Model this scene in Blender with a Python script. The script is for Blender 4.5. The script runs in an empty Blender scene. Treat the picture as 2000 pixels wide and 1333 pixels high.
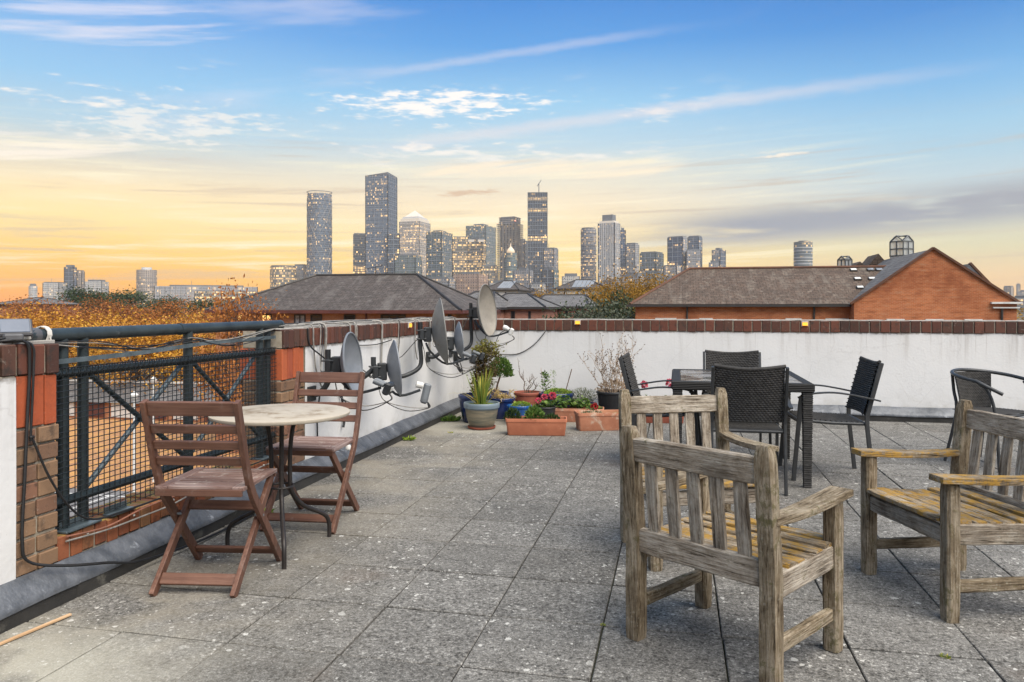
import bpy, bmesh, math, random
from mathutils import Vector, Matrix, noise as mnoise
R = math.radians
PI = math.pi
rnd = random.Random(7)
SC = bpy.context.scene
COL = SC.collection

# ------------------------------------------------------------------ camera, sky, sun, exposure
EYE = 1.25                       # eye height above the terrace slabs
YAW = math.atan(322 / 1480)      # camera turned left of the paving joints
cam = bpy.data.cameras.new('camera')
cam.sensor_width = 36.0
cam.lens = 36 * 1480 / 2000
cam.shift_y = -65.5 / 2000
cam.clip_start = 0.05
cam.clip_end = 20000
cam_o = bpy.data.objects.new('camera', cam)
cam_o.location = (0, 0, EYE)
cam_o.rotation_euler = (R(90), 0, YAW)
COL.objects.link(cam_o)
SC.camera = cam_o

SC.view_settings.view_transform = 'Standard'
SC.view_settings.look = 'None'
SC.view_settings.gamma = 1.0
SC.view_settings.use_curve_mapping = False
SC.view_settings.exposure = 1.68
SC.cycles.max_bounces = 6
SC.cycles.diffuse_bounces = 3
SC.cycles.glossy_bounces = 3
SC.cycles.transmission_bounces = 4
SC.cycles.transparent_max_bounces = 8
SC.cycles.volume_bounces = 1
SC.cycles.sample_clamp_indirect = 4.0
SC.cycles.caustics_reflective = False
SC.cycles.caustics_refractive = False

SUN_EL, SUN_AZ = 54.0, 128.0      # high thin-cloud light from behind the camera (azimuth from +Y, clockwise)
sun = bpy.data.lights.new('sun', 'SUN')
sun.energy = 2.15
sun.angle = R(62)
sun.color = (1.0, 0.915, 0.80)
sun_o = bpy.data.objects.new('sun', sun)
d = Vector((math.sin(R(SUN_AZ)) * math.cos(R(SUN_EL)), math.cos(R(SUN_AZ)) * math.cos(R(SUN_EL)), math.sin(R(SUN_EL))))
sun_o.rotation_euler = d.to_track_quat('Z', 'Y').to_euler()
COL.objects.link(sun_o)


def lin(c):
    return tuple(((v / 255) / 12.92 if v <= 10 else (((v / 255) + 0.055) / 1.055) ** 2.4) for v in c)


def nd(nt, typ, ins=None, **props):
    n = nt.nodes.new('ShaderNode' + typ)
    for k, v in props.items():
        setattr(n, k, v)
    for k, v in (ins or {}).items():
        s = n.inputs[k]
        if isinstance(v, bpy.types.NodeSocket):
            nt.links.new(v, s)
        else:
            s.default_value = v
    return n


def mth(nt, op, a, b=None, c=None, clamp=False):
    n = nt.nodes.new('ShaderNodeMath')
    n.operation = op
    n.use_clamp = clamp
    for i, v in enumerate((a, b, c)):
        if v is None:
            continue
        if isinstance(v, bpy.types.NodeSocket):
            nt.links.new(v, n.inputs[i])
        else:
            n.inputs[i].default_value = v
    return n.outputs[0]


def mix(nt, fac, a, b, blend='MIX'):
    n = nt.nodes.new('ShaderNodeMix')
    n.data_type = 'RGBA'
    n.blend_type = blend
    n.clamp_factor = True
    for s, v in ((n.inputs[0], fac), (n.inputs[6], a), (n.inputs[7], b)):
        if isinstance(v, bpy.types.NodeSocket):
            nt.links.new(v, s)
        elif isinstance(v, (int, float)):
            s.default_value = v
        else:
            s.default_value = (*v[:3], 1)
    return n.outputs[2]


def ramp(nt, fac, stops, interp='LINEAR'):
    n = nt.nodes.new('ShaderNodeValToRGB')
    cr = n.color_ramp
    cr.interpolation = interp
    full = lambda c: (*c[:3], 1) if hasattr(c, '__len__') else (c, c, c, 1)
    cr.elements[0].position, cr.elements[0].color = stops[0][0], full(stops[0][1])
    cr.elements[1].position, cr.elements[1].color = stops[-1][0], full(stops[-1][1])
    for p, c in stops[1:-1]:
        cr.elements.new(p).color = full(c)
    nt.links.new(fac, n.inputs[0])
    return n.outputs[0]


def mrange(nt, v, a, b, c=0.0, d_=1.0, interp='SMOOTHSTEP'):
    n = nt.nodes.new('ShaderNodeMapRange')
    n.interpolation_type = interp
    nt.links.new(v, n.inputs[0])
    for i, x in enumerate((a, b, c, d_)):
        n.inputs[i + 1].default_value = x
    return n.outputs[0]


def pix_dir(px, py):
    """direction in the world through a point of the photograph (used for the contrails' great circles)"""
    x, z = (px - 1000) / 1480, (601 - py) / 1480
    c, s = math.cos(YAW), math.sin(YAW)
    return Vector((x * c - s, x * s + c, z)).normalized()


def build_world():
    w = bpy.data.worlds.new('World')
    SC.world = w
    w.use_nodes = True
    nt = w.node_tree
    nt.nodes.clear()
    tc = nd(nt, 'TexCoord')
    D = tc.outputs['Generated']
    sep = nd(nt, 'SeparateXYZ', {0: D})
    x, y, z = sep.outputs
    rr = mth(nt, 'SQRT', mth(nt, 'ADD', mth(nt, 'MULTIPLY', x, x), mth(nt, 'MULTIPLY', y, y)))
    el = mth(nt, 'MULTIPLY', mth(nt, 'ARCTAN2', z, rr), 180 / PI)          # elevation, degrees
    az = mth(nt, 'MULTIPLY', mth(nt, 'ARCTAN2', x, y), 180 / PI)           # azimuth from +Y, degrees
    elf = mth(nt, 'DIVIDE', el, 90.0, clamp=True)
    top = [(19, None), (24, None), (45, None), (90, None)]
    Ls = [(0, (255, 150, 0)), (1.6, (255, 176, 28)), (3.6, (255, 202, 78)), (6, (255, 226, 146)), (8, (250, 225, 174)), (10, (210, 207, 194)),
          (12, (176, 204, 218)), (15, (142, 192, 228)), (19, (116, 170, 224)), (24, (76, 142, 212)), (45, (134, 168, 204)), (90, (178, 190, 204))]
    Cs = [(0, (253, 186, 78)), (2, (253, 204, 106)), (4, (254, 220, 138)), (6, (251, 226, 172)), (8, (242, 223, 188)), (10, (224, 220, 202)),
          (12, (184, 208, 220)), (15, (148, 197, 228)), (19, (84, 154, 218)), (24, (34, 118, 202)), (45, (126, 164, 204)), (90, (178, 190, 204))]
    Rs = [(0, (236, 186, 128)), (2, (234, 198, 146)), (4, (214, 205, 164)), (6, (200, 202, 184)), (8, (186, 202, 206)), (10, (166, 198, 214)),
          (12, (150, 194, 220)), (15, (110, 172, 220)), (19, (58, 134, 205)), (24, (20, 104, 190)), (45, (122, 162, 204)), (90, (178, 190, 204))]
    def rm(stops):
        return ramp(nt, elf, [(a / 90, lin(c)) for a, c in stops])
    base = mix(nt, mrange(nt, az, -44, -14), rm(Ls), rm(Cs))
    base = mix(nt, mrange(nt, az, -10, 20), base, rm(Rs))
    # --- long flat streaks low in the sky
    v1 = nd(nt, 'CombineXYZ', {0: mth(nt, 'MULTIPLY', az, 0.055), 1: mth(nt, 'MULTIPLY', mth(nt, 'SUBTRACT', el, mth(nt, 'MULTIPLY', az, 0.03)), 1.35), 2: 3.1})
    st = nd(nt, 'TexNoise', {'Vector': v1.outputs[0], 'Scale': 1.0, 'Detail': 5.0, 'Roughness': 0.64, 'Distortion': 0.45})
    low = mth(nt, 'MULTIPLY', mrange(nt, el, 0.3, 3.0), mrange(nt, el, 14.0, 9.0))
    lowaz = mrange(nt, az, 22, 2)
    lite = mth(nt, 'MULTIPLY', mth(nt, 'MULTIPLY', mrange(nt, st.outputs[0], 0.48, 0.72), low), mth(nt, 'MULTIPLY', lowaz, 0.8))
    base = mix(nt, lite, base, lin((255, 243, 206)))
    dark = mth(nt, 'MULTIPLY', mth(nt, 'MULTIPLY', mrange(nt, st.outputs[0], 0.47, 0.34), low), 0.5)
    base = mix(nt, dark, base, lin((196, 176, 152)))
    # --- slate cloud bank at the right, low
    bank_c = mth(nt, 'ADD', 6.1, mth(nt, 'MULTIPLY', mth(nt, 'SUBTRACT', az, 10.0), 0.06))
    dd = mth(nt, 'ABSOLUTE', mth(nt, 'SUBTRACT', el, bank_c))
    bank = mth(nt, 'MULTIPLY', mrange(nt, dd, 2.1, 0.2), mth(nt, 'MULTIPLY', mrange(nt, az, -9, 6), mrange(nt, az, 75, 40)))
    v2 = nd(nt, 'CombineXYZ', {0: mth(nt, 'MULTIPLY', az, 0.10), 1: mth(nt, 'MULTIPLY', el, 0.75), 2: 7.7})
    bn = nd(nt, 'TexNoise', {'Vector': v2.outputs[0], 'Scale': 1.0, 'Detail': 3.0, 'Roughness': 0.6})
    bank = mth(nt, 'MULTIPLY', bank, mrange(nt, bn.outputs[0], 0.22, 0.50))
    base = mix(nt, mth(nt, 'MULTIPLY', bank, 1.0), base, lin((148, 152, 160)))
    # --- thin high veil, everywhere above
    v3 = nd(nt, 'CombineXYZ', {0: mth(nt, 'MULTIPLY', az, 0.05), 1: mth(nt, 'MULTIPLY', mth(nt, 'SUBTRACT', el, mth(nt, 'MULTIPLY', az, 0.10)), 0.34), 2: 1.3})
    ve = nd(nt, 'TexNoise', {'Vector': v3.outputs[0], 'Scale': 1.0, 'Detail': 4.0, 'Roughness': 0.62})
    veil = mth(nt, 'MULTIPLY', mrange(nt, ve.outputs[0], 0.52, 0.78), mth(nt, 'MULTIPLY', mrange(nt, el, 9, 15), mrange(nt, az, 4, -34, 0.05, 0.4)))
    base = mix(nt, veil, base, lin((228, 222, 232)))
    # --- small white cloud rafts between 11 and 18 degrees
    v4 = nd(nt, 'CombineXYZ', {0: mth(nt, 'MULTIPLY', az, 0.21), 1: mth(nt, 'MULTIPLY', el, 0.95), 2: 4.4})
    p1 = nd(nt, 'TexNoise', {'Vector': v4.outputs[0], 'Scale': 1.15, 'Detail': 5.0, 'Roughness': 0.66})
    v5 = nd(nt, 'CombineXYZ', {0: mth(nt, 'MULTIPLY', az, 0.055), 1: mth(nt, 'MULTIPLY', el, 0.30), 2: 2.0})
    p2 = nd(nt, 'TexNoise', {'Vector': v5.outputs[0], 'Scale': 1.0, 'Detail': 1.0})
    band = mth(nt, 'MULTIPLY', mrange(nt, el, 9.5, 12.0), mrange(nt, el, 17.5, 14.5))
    raft = mth(nt, 'MULTIPLY', mrange(nt, mth(nt, 'ADD', p1.outputs[0], mth(nt, 'MULTIPLY', mth(nt, 'SUBTRACT', p2.outputs[0], 0.5), 0.55)), 0.56, 0.72), band)
    base = mix(nt, mth(nt, 'MULTIPLY', mth(nt, 'MULTIPLY', raft, mrange(nt, az, 8, -8)), 0.85), base, lin((250, 240, 228)))
    # --- named clouds: (photo x, y, half width deg, half height deg, strength)
    vv = nd(nt, 'CombineXYZ', {0: mth(nt, 'MULTIPLY', az, 0.45), 1: mth(nt, 'MULTIPLY', el, 2.0), 2: 11.0})
    nn = nd(nt, 'TexNoise', {'Vector': vv.outputs[0], 'Scale': 1.0, 'Detail': 5.0, 'Roughness': 0.66, 'Distortion': 0.0})

    vv2 = nd(nt, 'CombineXYZ', {0: mth(nt, 'MULTIPLY', az, 0.10), 1: mth(nt, 'MULTIPLY', mth(nt, 'SUBTRACT', el, mth(nt, 'MULTIPLY', az, 0.13)), 1.5), 2: 5.0})
    n2 = nd(nt, 'TexNoise', {'Vector': vv2.outputs[0], 'Scale': 1.0, 'Detail': 4.0, 'Roughness': 0.6})

    def blob(px, py, hw, hh, k, col, flat=False, slope=0.0):
        nonlocal base
        dv = pix_dir(px, py)
        a0 = math.degrees(math.atan2(dv.x, dv.y)); e0 = math.degrees(math.asin(dv.z))
        da = mth(nt, 'DIVIDE', mth(nt, 'SUBTRACT', az, a0), hw)
        de = mth(nt, 'DIVIDE', mth(nt, 'SUBTRACT', mth(nt, 'SUBTRACT', el, e0), mth(nt, 'MULTIPLY', mth(nt, 'SUBTRACT', az, a0), slope)), hh)
        q = mth(nt, 'ADD', mth(nt, 'MULTIPLY', da, da), mth(nt, 'MULTIPLY', de, de))
        f = mrange(nt, mth(nt, 'ADD', mth(nt, 'SUBTRACT', 0.5, mth(nt, 'MULTIPLY', q, 0.35)), mth(nt, 'MULTIPLY', mth(nt, 'SUBTRACT', (n2 if flat else nn).outputs[0], 0.5), 1.5 if flat else 2.2)), 0.16 if flat else 0.22, 0.66 if flat else 0.62)
        f = mth(nt, 'MULTIPLY', f, mrange(nt, q, 2.2, 0.5))
        base = mix(nt, mth(nt, 'MULTIPLY', f, k), base, lin(col))
    blob(860, 205, 9.0, 1.25, 0.95, (250, 243, 236), False, 0.03)
    blob(1505, 303, 3.0, 0.28, 0.9, (252, 236, 214), False)
    blob(40, 285, 7.5, 1.3, 0.75, (253, 240, 222), True, 0.13)
    blob(330, 245, 7.0, 1.7, 0.6, (250, 240, 226), False, 0.08)
    blob(230, 62, 10.0, 0.9, 0.55, (240, 230, 234), True, 0.14)
    blob(210, 18, 8.0, 0.6, 0.5, (240, 232, 238), True, 0.16)
    blob(930, 376, 3.6, 0.32, 0.75, (206, 170, 134), False, 0.10)
    blob(1060, 330, 14.0, 0.9, 0.75, (253, 232, 200), True)
    # --- two old contrails (great circles)
    def trail(a, b, w0, k, col, seed, lo, hi):
        nonlocal base
        n_ = pix_dir(*a).cross(pix_dir(*b)).normalized()
        dt = nd(nt, 'VectorMath', {0: D, 1: n_}, operation='DOT_PRODUCT').outputs['Value']
        wob = mth(nt, 'ADD', mth(nt, 'ABSOLUTE', dt), mth(nt, 'MULTIPLY', mth(nt, 'SUBTRACT', nn.outputs[0], 0.5), w0 * 1.1))
        f = mth(nt, 'MULTIPLY', mrange(nt, wob, w0, 0.0), mth(nt, 'MULTIPLY', mrange(nt, az, lo[0], lo[1]), mrange(nt, az, hi[0], hi[1])))
        f = mth(nt, 'MULTIPLY', f, mrange(nt, z, 0.0, 0.05))
        base = mix(nt, mth(nt, 'MULTIPLY', f, k), base, lin(col))
    trail((900, 268), (1700, 160), 0.0125, 0.40, (238, 222, 218), 21.0, (-28, -12), (24, 4))
    trail((640, 160), (1240, 68), 0.0085, 0.28, (232, 222, 224), 22.0, (-28, -16), (3, -8))
    # --- the clear-sky model gives a share of the light, same sun direction
    sky = nd(nt, 'TexSky', sky_type='NISHITA', sun_disc=False, sun_elevation=R(SUN_EL), sun_rotation=R(SUN_AZ), altitude=20.0)
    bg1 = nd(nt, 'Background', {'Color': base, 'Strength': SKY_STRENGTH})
    bg2 = nd(nt, 'Background', {'Color': sky.outputs[0], 'Strength': 0.05})
    ms = nd(nt, 'MixShader', {0: 0.02, 1: bg1.outputs[0], 2: bg2.outputs[0]})
    out = nd(nt, 'OutputWorld')
    nt.links.new(ms.outputs[0], out.inputs[0])
    w.cycles.sampling_method = 'NONE'


SKY_STRENGTH = 0.365
HAZE = 0.0001
build_world()

# ------------------------------------------------------------------ mesh and object helpers
def V(*a):
    return Vector(a)


class MB:
    """collects geometry; build() links it as one mesh object"""
    def __init__(s):
        s.v = []; s.f = []; s.uv = None

    def add(s, vs, fs):
        o = len(s.v)
        s.v += [tuple(p) for p in vs]
        s.f += [tuple(i + o for i in f) for f in fs]
        return s

    def box(s, c, size, b=0.0, M=None):
        hx, hy, hz = (k / 2 for k in size)
        h = (hx, hy, hz)
        c = Vector(c)
        if b <= 0:
            vs = [Vector((sx * hx, sy * hy, sz * hz)) for sx in (-1, 1) for sy in (-1, 1) for sz in (-1, 1)]
            fs = [(0, 1, 3, 2), (4, 6, 7, 5), (0, 4, 5, 1), (2, 3, 7, 6), (0, 2, 6, 4), (1, 5, 7, 3)]
        else:
            b = min(b, min(h) * 0.9)
            idx = {}; vs = []
            for sx in (-1, 1):
                for sy in (-1, 1):
                    for sz in (-1, 1):
                        sg = (sx, sy, sz)
                        for a in range(3):
                            p = [sg[k] * (h[k] - (0 if k == a else b)) for k in range(3)]
                            idx[(sg, a)] = len(vs); vs.append(Vector(p))
            fs = []
            for a in range(3):
                u, w = [k for k in range(3) if k != a]
                for sa in (-1, 1):
                    loop = []
                    for su, sw in ((-1, -1), (1, -1), (1, 1), (-1, 1)):
                        sg = [0, 0, 0]; sg[a] = sa; sg[u] = su; sg[w] = sw
                        loop.append(idx[(tuple(sg), a)])
                    fs.append(loop)
            for c_ in range(3):
                a, b_ = [k for k in range(3) if k != c_]
                for sa in (-1, 1):
                    for sb in (-1, 1):
                        g1 = [0, 0, 0]; g1[a] = sa; g1[b_] = sb; g1[c_] = -1
                        g2 = list(g1); g2[c_] = 1
                        fs.append([idx[(tuple(g1), a)], idx[(tuple(g2), a)], idx[(tuple(g2), b_)], idx[(tuple(g1), b_)]])
            for sx in (-1, 1):
                for sy in (-1, 1):
                    for sz in (-1, 1):
                        fs.append([idx[((sx, sy, sz), a)] for a in range(3)])
            out = []
            for f in fs:
                cc = sum((vs[i] for i in f), Vector()) / len(f)
                n = (vs[f[1]] - vs[f[0]]).cross(vs[f[2]] - vs[f[0]])
                out.append(f if n.dot(cc) > 0 else f[::-1])
            fs = out
        if M is not None:
            vs = [M @ p for p in vs]
        return s.add([p + c for p in vs], fs)

    def tube(s, pts, r, n=8, cap=True, flat=1.0, closed=False):
        pts = [Vector(p) for p in pts]
        m = len(pts)
        rs = r if hasattr(r, '__len__') else [r] * m
        o = len(s.v)
        prev = None
        for i, p in enumerate(pts):
            if closed:
                t = pts[(i + 1) % m] - pts[i - 1]
            else:
                t = pts[min(i + 1, m - 1)] - pts[max(i - 1, 0)]
            t = t.normalized() if t.length > 1e-9 else Vector((0, 0, 1))
            if prev is None:
                ref = Vector((0, 0, 1)) if abs(t.z) < 0.9 else Vector((1, 0, 0))
                a = t.cross(ref).normalized()
            else:
                a = prev - t * prev.dot(t)
                a = a.normalized() if a.length > 1e-6 else t.orthogonal().normalized()
            prev = a
            b = t.cross(a)
            for k in range(n):
                q = 2 * PI * k / n
                s.v.append(tuple(p + (a * math.cos(q) + b * math.sin(q) * flat) * rs[i]))
        for i in range(m if closed else m - 1):
            j = (i + 1) % m
            for k in range(n):
                k2 = (k + 1) % n
                s.f.append((o + i * n + k, o + i * n + k2, o + j * n + k2, o + j * n + k))
        if cap and not closed:
            s.f.append(tuple(o + k for k in range(n))[::-1])
            s.f.append(tuple(o + (m - 1) * n + k for k in range(n)))
        return s

    def lathe(s, prof, n=24, c=(0, 0, 0), sx=1.0, sy=1.0, M=None, capb=True, capt=False):
        o = len(s.v)
        c = Vector(c)
        for r, z in prof:
            for k in range(n):
                q = 2 * PI * k / n
                p = Vector((r * math.cos(q) * sx, r * math.sin(q) * sy, z))
                s.v.append(tuple((M @ p if M is not None else p) + c))
        for i in range(len(prof) - 1):
            for k in range(n):
                k2 = (k + 1) % n
                s.f.append((o + i * n + k, o + i * n + k2, o + (i + 1) * n + k2, o + (i + 1) * n + k))
        if capb:
            s.f.append(tuple(o + k for k in range(n))[::-1])
        if capt:
            s.f.append(tuple(o + (len(prof) - 1) * n + k for k in range(n)))
        return s

    def prism(s, poly, axis, a, b):
        """poly: 2-D outline in the two other axes; extruded along axis from a to b"""
        o = len(s.v); n = len(poly)
        for t in (a, b):
            for (u, w) in poly:
                p = [0, 0, 0]
                o1, o2 = [k for k in range(3) if k != axis]
                p[axis] = t; p[o1] = u; p[o2] = w
                s.v.append(tuple(p))
        s.f.append(tuple(range(o, o + n))[::-1]); s.f.append(tuple(range(o + n, o + 2 * n)))
        for k in range(n):
            k2 = (k + 1) % n
            s.f.append((o + k, o + k2, o + n + k2, o + n + k))
        return s

    def sweep(s, pts, w, t, side):
        """flat bar along pts; w across 'side', t thick"""
        side = Vector(side).normalized()
        pts = [Vector(p) for p in pts]
        o = len(s.v); m = len(pts)
        for i, p in enumerate(pts):
            tg = (pts[min(i + 1, m - 1)] - pts[max(i - 1, 0)]).normalized()
            sd = (side - tg * side.dot(tg)).normalized()
            up = tg.cross(sd).normalized()
            ww = w[i] if hasattr(w, '__len__') else w
            for a, b in ((-1, -1), (1, -1), (1, 1), (-1, 1)):
                s.v.append(tuple(p + sd * a * ww / 2 + up * b * t / 2))
        for i in range(m - 1):
            for k in range(4):
                k2 = (k + 1) % 4
                s.f.append((o + i * 4 + k, o + i * 4 + k2, o + (i + 1) * 4 + k2, o + (i + 1) * 4 + k))
        s.f.append((o + 3, o + 2, o + 1, o)); q = o + (m - 1) * 4
        s.f.append((q, q + 1, q + 2, q + 3))
        return s

    def mesh(s, name, mat, smooth=False, bev=0.0, angle=40, attr=None):
        me = bpy.data.meshes.new(name)
        me.from_pydata(s.v, [], s.f)
        if bev > 0 or smooth:
            bm = bmesh.new(); bm.from_mesh(me)
            bmesh.ops.remove_doubles(bm, verts=bm.verts, dist=1e-6) if bev > 0 else None
            bmesh.ops.recalc_face_normals(bm, faces=bm.faces)
            if bev > 0:
                ed = [e for e in bm.edges if len(e.link_faces) == 2 and e.calc_face_angle(0) > 0.35]
                bmesh.ops.bevel(bm, geom=ed, offset=bev, segments=2, profile=0.6, affect='EDGES', clamp_overlap=True)
            bm.to_mesh(me); bm.free()
        if smooth:
            me.shade_smooth()
            me.set_sharp_from_angle(angle=R(angle))
        if mat is not None:
            me.materials.append(mat)
        if s.uv:
            uvl = me.uv_layers.new(name='UVMap')
            for i, (a, b) in enumerate(s.uv):
                uvl.data[i].uv = (a, b)
        if attr is not None:
            at = me.attributes.new('rnd', 'FLOAT', 'FACE')
            at.data.foreach_set('value', attr)
        me.update()
        return me

    def build(s, name, mat, parent=None, smooth=False, bev=0.0, loc=None, rot=None, angle=40, attr=None):
        return link(name, s.mesh(name, mat, smooth, bev, angle, attr), parent, loc, rot)


def link(name, me, parent=None, loc=None, rot=None):
    o = bpy.data.objects.new(name, me)
    COL.objects.link(o)
    if parent is not None:
        o.parent = parent
    if loc is not None:
        o.location = loc
    if rot is not None:
        o.rotation_euler = rot
    return o


def tag(o, label=None, cat=None, group=None, kind=None):
    for k, v in (('label', label), ('category', cat), ('group', group), ('kind', kind)):
        if v:
            o[k] = v
    return o


def thing(name, label, cat, loc=(0, 0, 0), rz=0.0, group=None):
    o = link(name, None, None, loc, (0, 0, rz))
    o.empty_display_size = 0.1
    return tag(o, label, cat, group)


def beam(name, p0, p1, w, t, mat, parent, side=(1, 0, 0), b=0.003):
    """a board whose local Z runs along its length (so the grain follows it)"""
    p0, p1 = Vector(p0), Vector(p1)
    z = (p1 - p0); L = z.length; z.normalize()
    side = Vector(side)
    x = (side - z * side.dot(z)).normalized()
    y = z.cross(x)
    me = MB().box((0, 0, 0), (w, t, L), b).mesh(name, mat)
    o = link(name, me, parent)
    M = Matrix((x, y, z)).transposed().to_4x4()
    M.translation = (p0 + p1) / 2
    o.matrix_local = M
    return o


def old_beam(name, p0, p1, w, t, mat, parent, side=(1, 0, 0)):
    """a weathered board: rounded, slightly waney, local Z along its length"""
    p0, p1 = Vector(p0), Vector(p1)
    z = (p1 - p0); L = z.length; z.normalize()
    side = Vector(side)
    x = (side - z * side.dot(z)).normalized()
    y = z.cross(x)
    n = max(3, int(L / 0.035)); sd = rnd.uniform(0, 100)
    mb = MB(); c = min(w, t) * 0.17
    ring = [(-w / 2 + c, -t / 2), (w / 2 - c, -t / 2), (w / 2, -t / 2 + c), (w / 2, t / 2 - c), (w / 2 - c, t / 2), (-w / 2 + c, t / 2), (-w / 2, t / 2 - c), (-w / 2, -t / 2 + c)]
    for i in range(n + 1):
        q = -L / 2 + L * i / n
        e = 0.94 if i in (0, n) else 1.0
        for k, (a, b_) in enumerate(ring):
            j = mnoise.noise(Vector((sd + q * 9, k * 3.7, sd))) * 0.0024 + mnoise.noise(Vector((sd + q * 40, k * 5.1, 2))) * 0.0011
            mb.v.append((a * e + (j if a > 0 else -j), b_ * e + (j if b_ > 0 else -j) * 0.8, q))
    for i in range(n):
        for k in range(8):
            k2 = (k + 1) % 8
            mb.f.append((i * 8 + k, i * 8 + k2, (i + 1) * 8 + k2, (i + 1) * 8 + k))
    mb.f.append(tuple(range(8))[::-1]); mb.f.append(tuple(n * 8 + k for k in range(8)))
    o = link(name, mb.mesh(name, mat, True, 0.0, 32), parent)
    M = Matrix((x, y, z)).transposed().to_4x4()
    M.translation = (p0 + p1) / 2
    o.matrix_local = M
    return o


def arc(p0, p1, sag, n=10):
    p0, p1 = Vector(p0), Vector(p1)
    return [p0.lerp(p1, i / n) + Vector((0, 0, -sag * 4 * (i / n) * (1 - i / n))) for i in range(n + 1)]


def spline(pts, n=6):
    P = [Vector(p) for p in pts]
    out = []
    for i in range(len(P) - 1):
        a, b = P[max(i - 1, 0)], P[i]
        c, d_ = P[i + 1], P[min(i + 2, len(P) - 1)]
        for k in range(n):
            t = k / n
            out.append(0.5 * ((2 * b) + (c - a) * t + (2 * a - 5 * b + 4 * c - d_) * t * t + (3 * b - a - 3 * c + d_) * t ** 3))
    out.append(P[-1])
    return out


# ------------------------------------------------------------------ materials
MATS = {}


def newmat(name):
    m = bpy.data.materials.new(name)
    m.use_nodes = True
    nt = m.node_tree
    b = nt.nodes['Principled BSDF']
    MATS[name] = m
    return m, nt, b


def setc(nt, b, col=None, rough=None, metal=None, normal=None, spec=None):
    for key, v in (('Base Color', col), ('Roughness', rough), ('Metallic', metal), ('Normal', normal), ('Specular IOR Level', spec)):
        if v is None:
            continue
        if isinstance(v, bpy.types.NodeSocket):
            nt.links.new(v, b.inputs[key])
        elif key == 'Base Color':
            b.inputs[key].default_value = (*v[:3], 1)
        else:
            b.inputs[key].default_value = v


def noise(nt, vec, scale, detail=4.0, rough=0.6, dist=0.0):
    return nd(nt, 'TexNoise', {'Vector': vec, 'Scale': scale, 'Detail': detail, 'Roughness': rough, 'Distortion': dist}).outputs[0]


def bump(nt, h, strength=0.4, dist=0.01):
    return nd(nt, 'Bump', {'Strength': strength, 'Distance': dist, 'Height': h}).outputs[0]


def objco(nt, stretch=(1, 1, 1), rand=True):
    tc = nd(nt, 'TexCoord')
    mp = nd(nt, 'Mapping', {'Vector': tc.outputs['Object'], 'Scale': stretch})
    if not rand:
        return mp.outputs[0], None
    oi = nd(nt, 'ObjectInfo')
    off = nd(nt, 'VectorMath', {0: mp.outputs[0]}, operation='ADD')
    cx = nd(nt, 'CombineXYZ', {0: mth(nt, 'MULTIPLY', oi.outputs['Random'], 37.0), 1: mth(nt, 'MULTIPLY', oi.outputs['Random'], 91.0), 2: mth(nt, 'MULTIPLY', oi.outputs['Random'], 53.0)})
    nt.links.new(cx.outputs[0], off.inputs[1])
    return off.outputs[0], oi.outputs['Random']


def mat_plain(name, c1, c2=None, rough=0.6, scale=8.0, metal=0.0, bmp=0.15, bscale=60.0, bdist=0.004, wear=None, wscale=5.0, wlo=0.6, spec=None):
    """mottled surface: two tones by noise, optional patches of wear"""
    m, nt, b = newmat(name)
    co, rn = objco(nt)
    c2 = c2 or tuple(v * 0.7 for v in c1)
    col = mix(nt, mrange(nt, noise(nt, co, scale, 6.0, 0.65), 0.3, 0.7), c2, c1)
    if wear is not None:
        col = mix(nt, mrange(nt, noise(nt, co, wscale, 7.0, 0.7, 0.4), wlo, wlo + 0.12), col, wear)
    n2 = noise(nt, co, bscale, 4.0)
    setc(nt, b, col, mth(nt, 'ADD', rough - 0.08, mth(nt, 'MULTIPLY', n2, 0.16)), metal, bump(nt, n2, bmp, bdist), spec)
    return m


def mat_wood(name, c_dark, c_mid, c_lite, green=0.0, yellow=0.0, rough=0.8, grain=1.0, pale=0.0):
    m, nt, b = newmat(name)
    co, rn = objco(nt, (1, 1, 1))
    st = nd(nt, 'Mapping', {'Vector': co, 'Scale': (55, 55, 2.6)}).outputs[0]
    g1 = noise(nt, st, 1.0, 6.0, 0.65, 0.6)
    st2 = nd(nt, 'Mapping', {'Vector': co, 'Scale': (170, 170, 6)}).outputs[0]
    g2 = noise(nt, st2, 1.0, 3.0, 0.6)
    pat = noise(nt, co, 5.0, 5.0, 0.6, 0.3)
    f = mth(nt, 'ADD', mth(nt, 'MULTIPLY', g1, 0.7), mth(nt, 'MULTIPLY', pat, 0.3))
    col = ramp(nt, f, [(0.30, c_dark), (0.48, c_mid), (0.66, c_lite)])
    col = mix(nt, mrange(nt, g2, 0.36, 0.22), col, tuple(v * 0.35 for v in c_dark))
    col = mix(nt, mth(nt, 'MULTIPLY', mrange(nt, rn, 0, 1, 0, 0.35, 'LINEAR'), 1.0), col, c_dark)
    if pale > 0:
        col = mix(nt, mth(nt, 'MULTIPLY', mrange(nt, noise(nt, co, 11.0, 7.0, 0.7), 0.55, 0.72), pale), col, (0.52, 0.49, 0.44))
    if green > 0:
        gm = mrange(nt, noise(nt, co, 9.0, 8.0, 0.72), 0.62 - 0.2 * green, 0.74 - 0.1 * green)
        col = mix(nt, mth(nt, 'MULTIPLY', gm, 0.7), col, (0.13, 0.125, 0.035))
    if yellow > 0:
        ym = mrange(nt, noise(nt, co, 12.0, 8.0, 0.75), 0.60 - 0.25 * yellow, 0.70 - 0.12 * yellow)
        col = mix(nt, mth(nt, 'MULTIPLY', ym, 0.85), col, (0.42, 0.25, 0.035))
    h = mth(nt, 'ADD', mth(nt, 'MULTIPLY', g1, 0.7), mth(nt, 'MULTIPLY', g2, 0.5))
    setc(nt, b, col, rough, 0.0, bump(nt, h, 0.55 * grain, 0.004))
    return m


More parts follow.
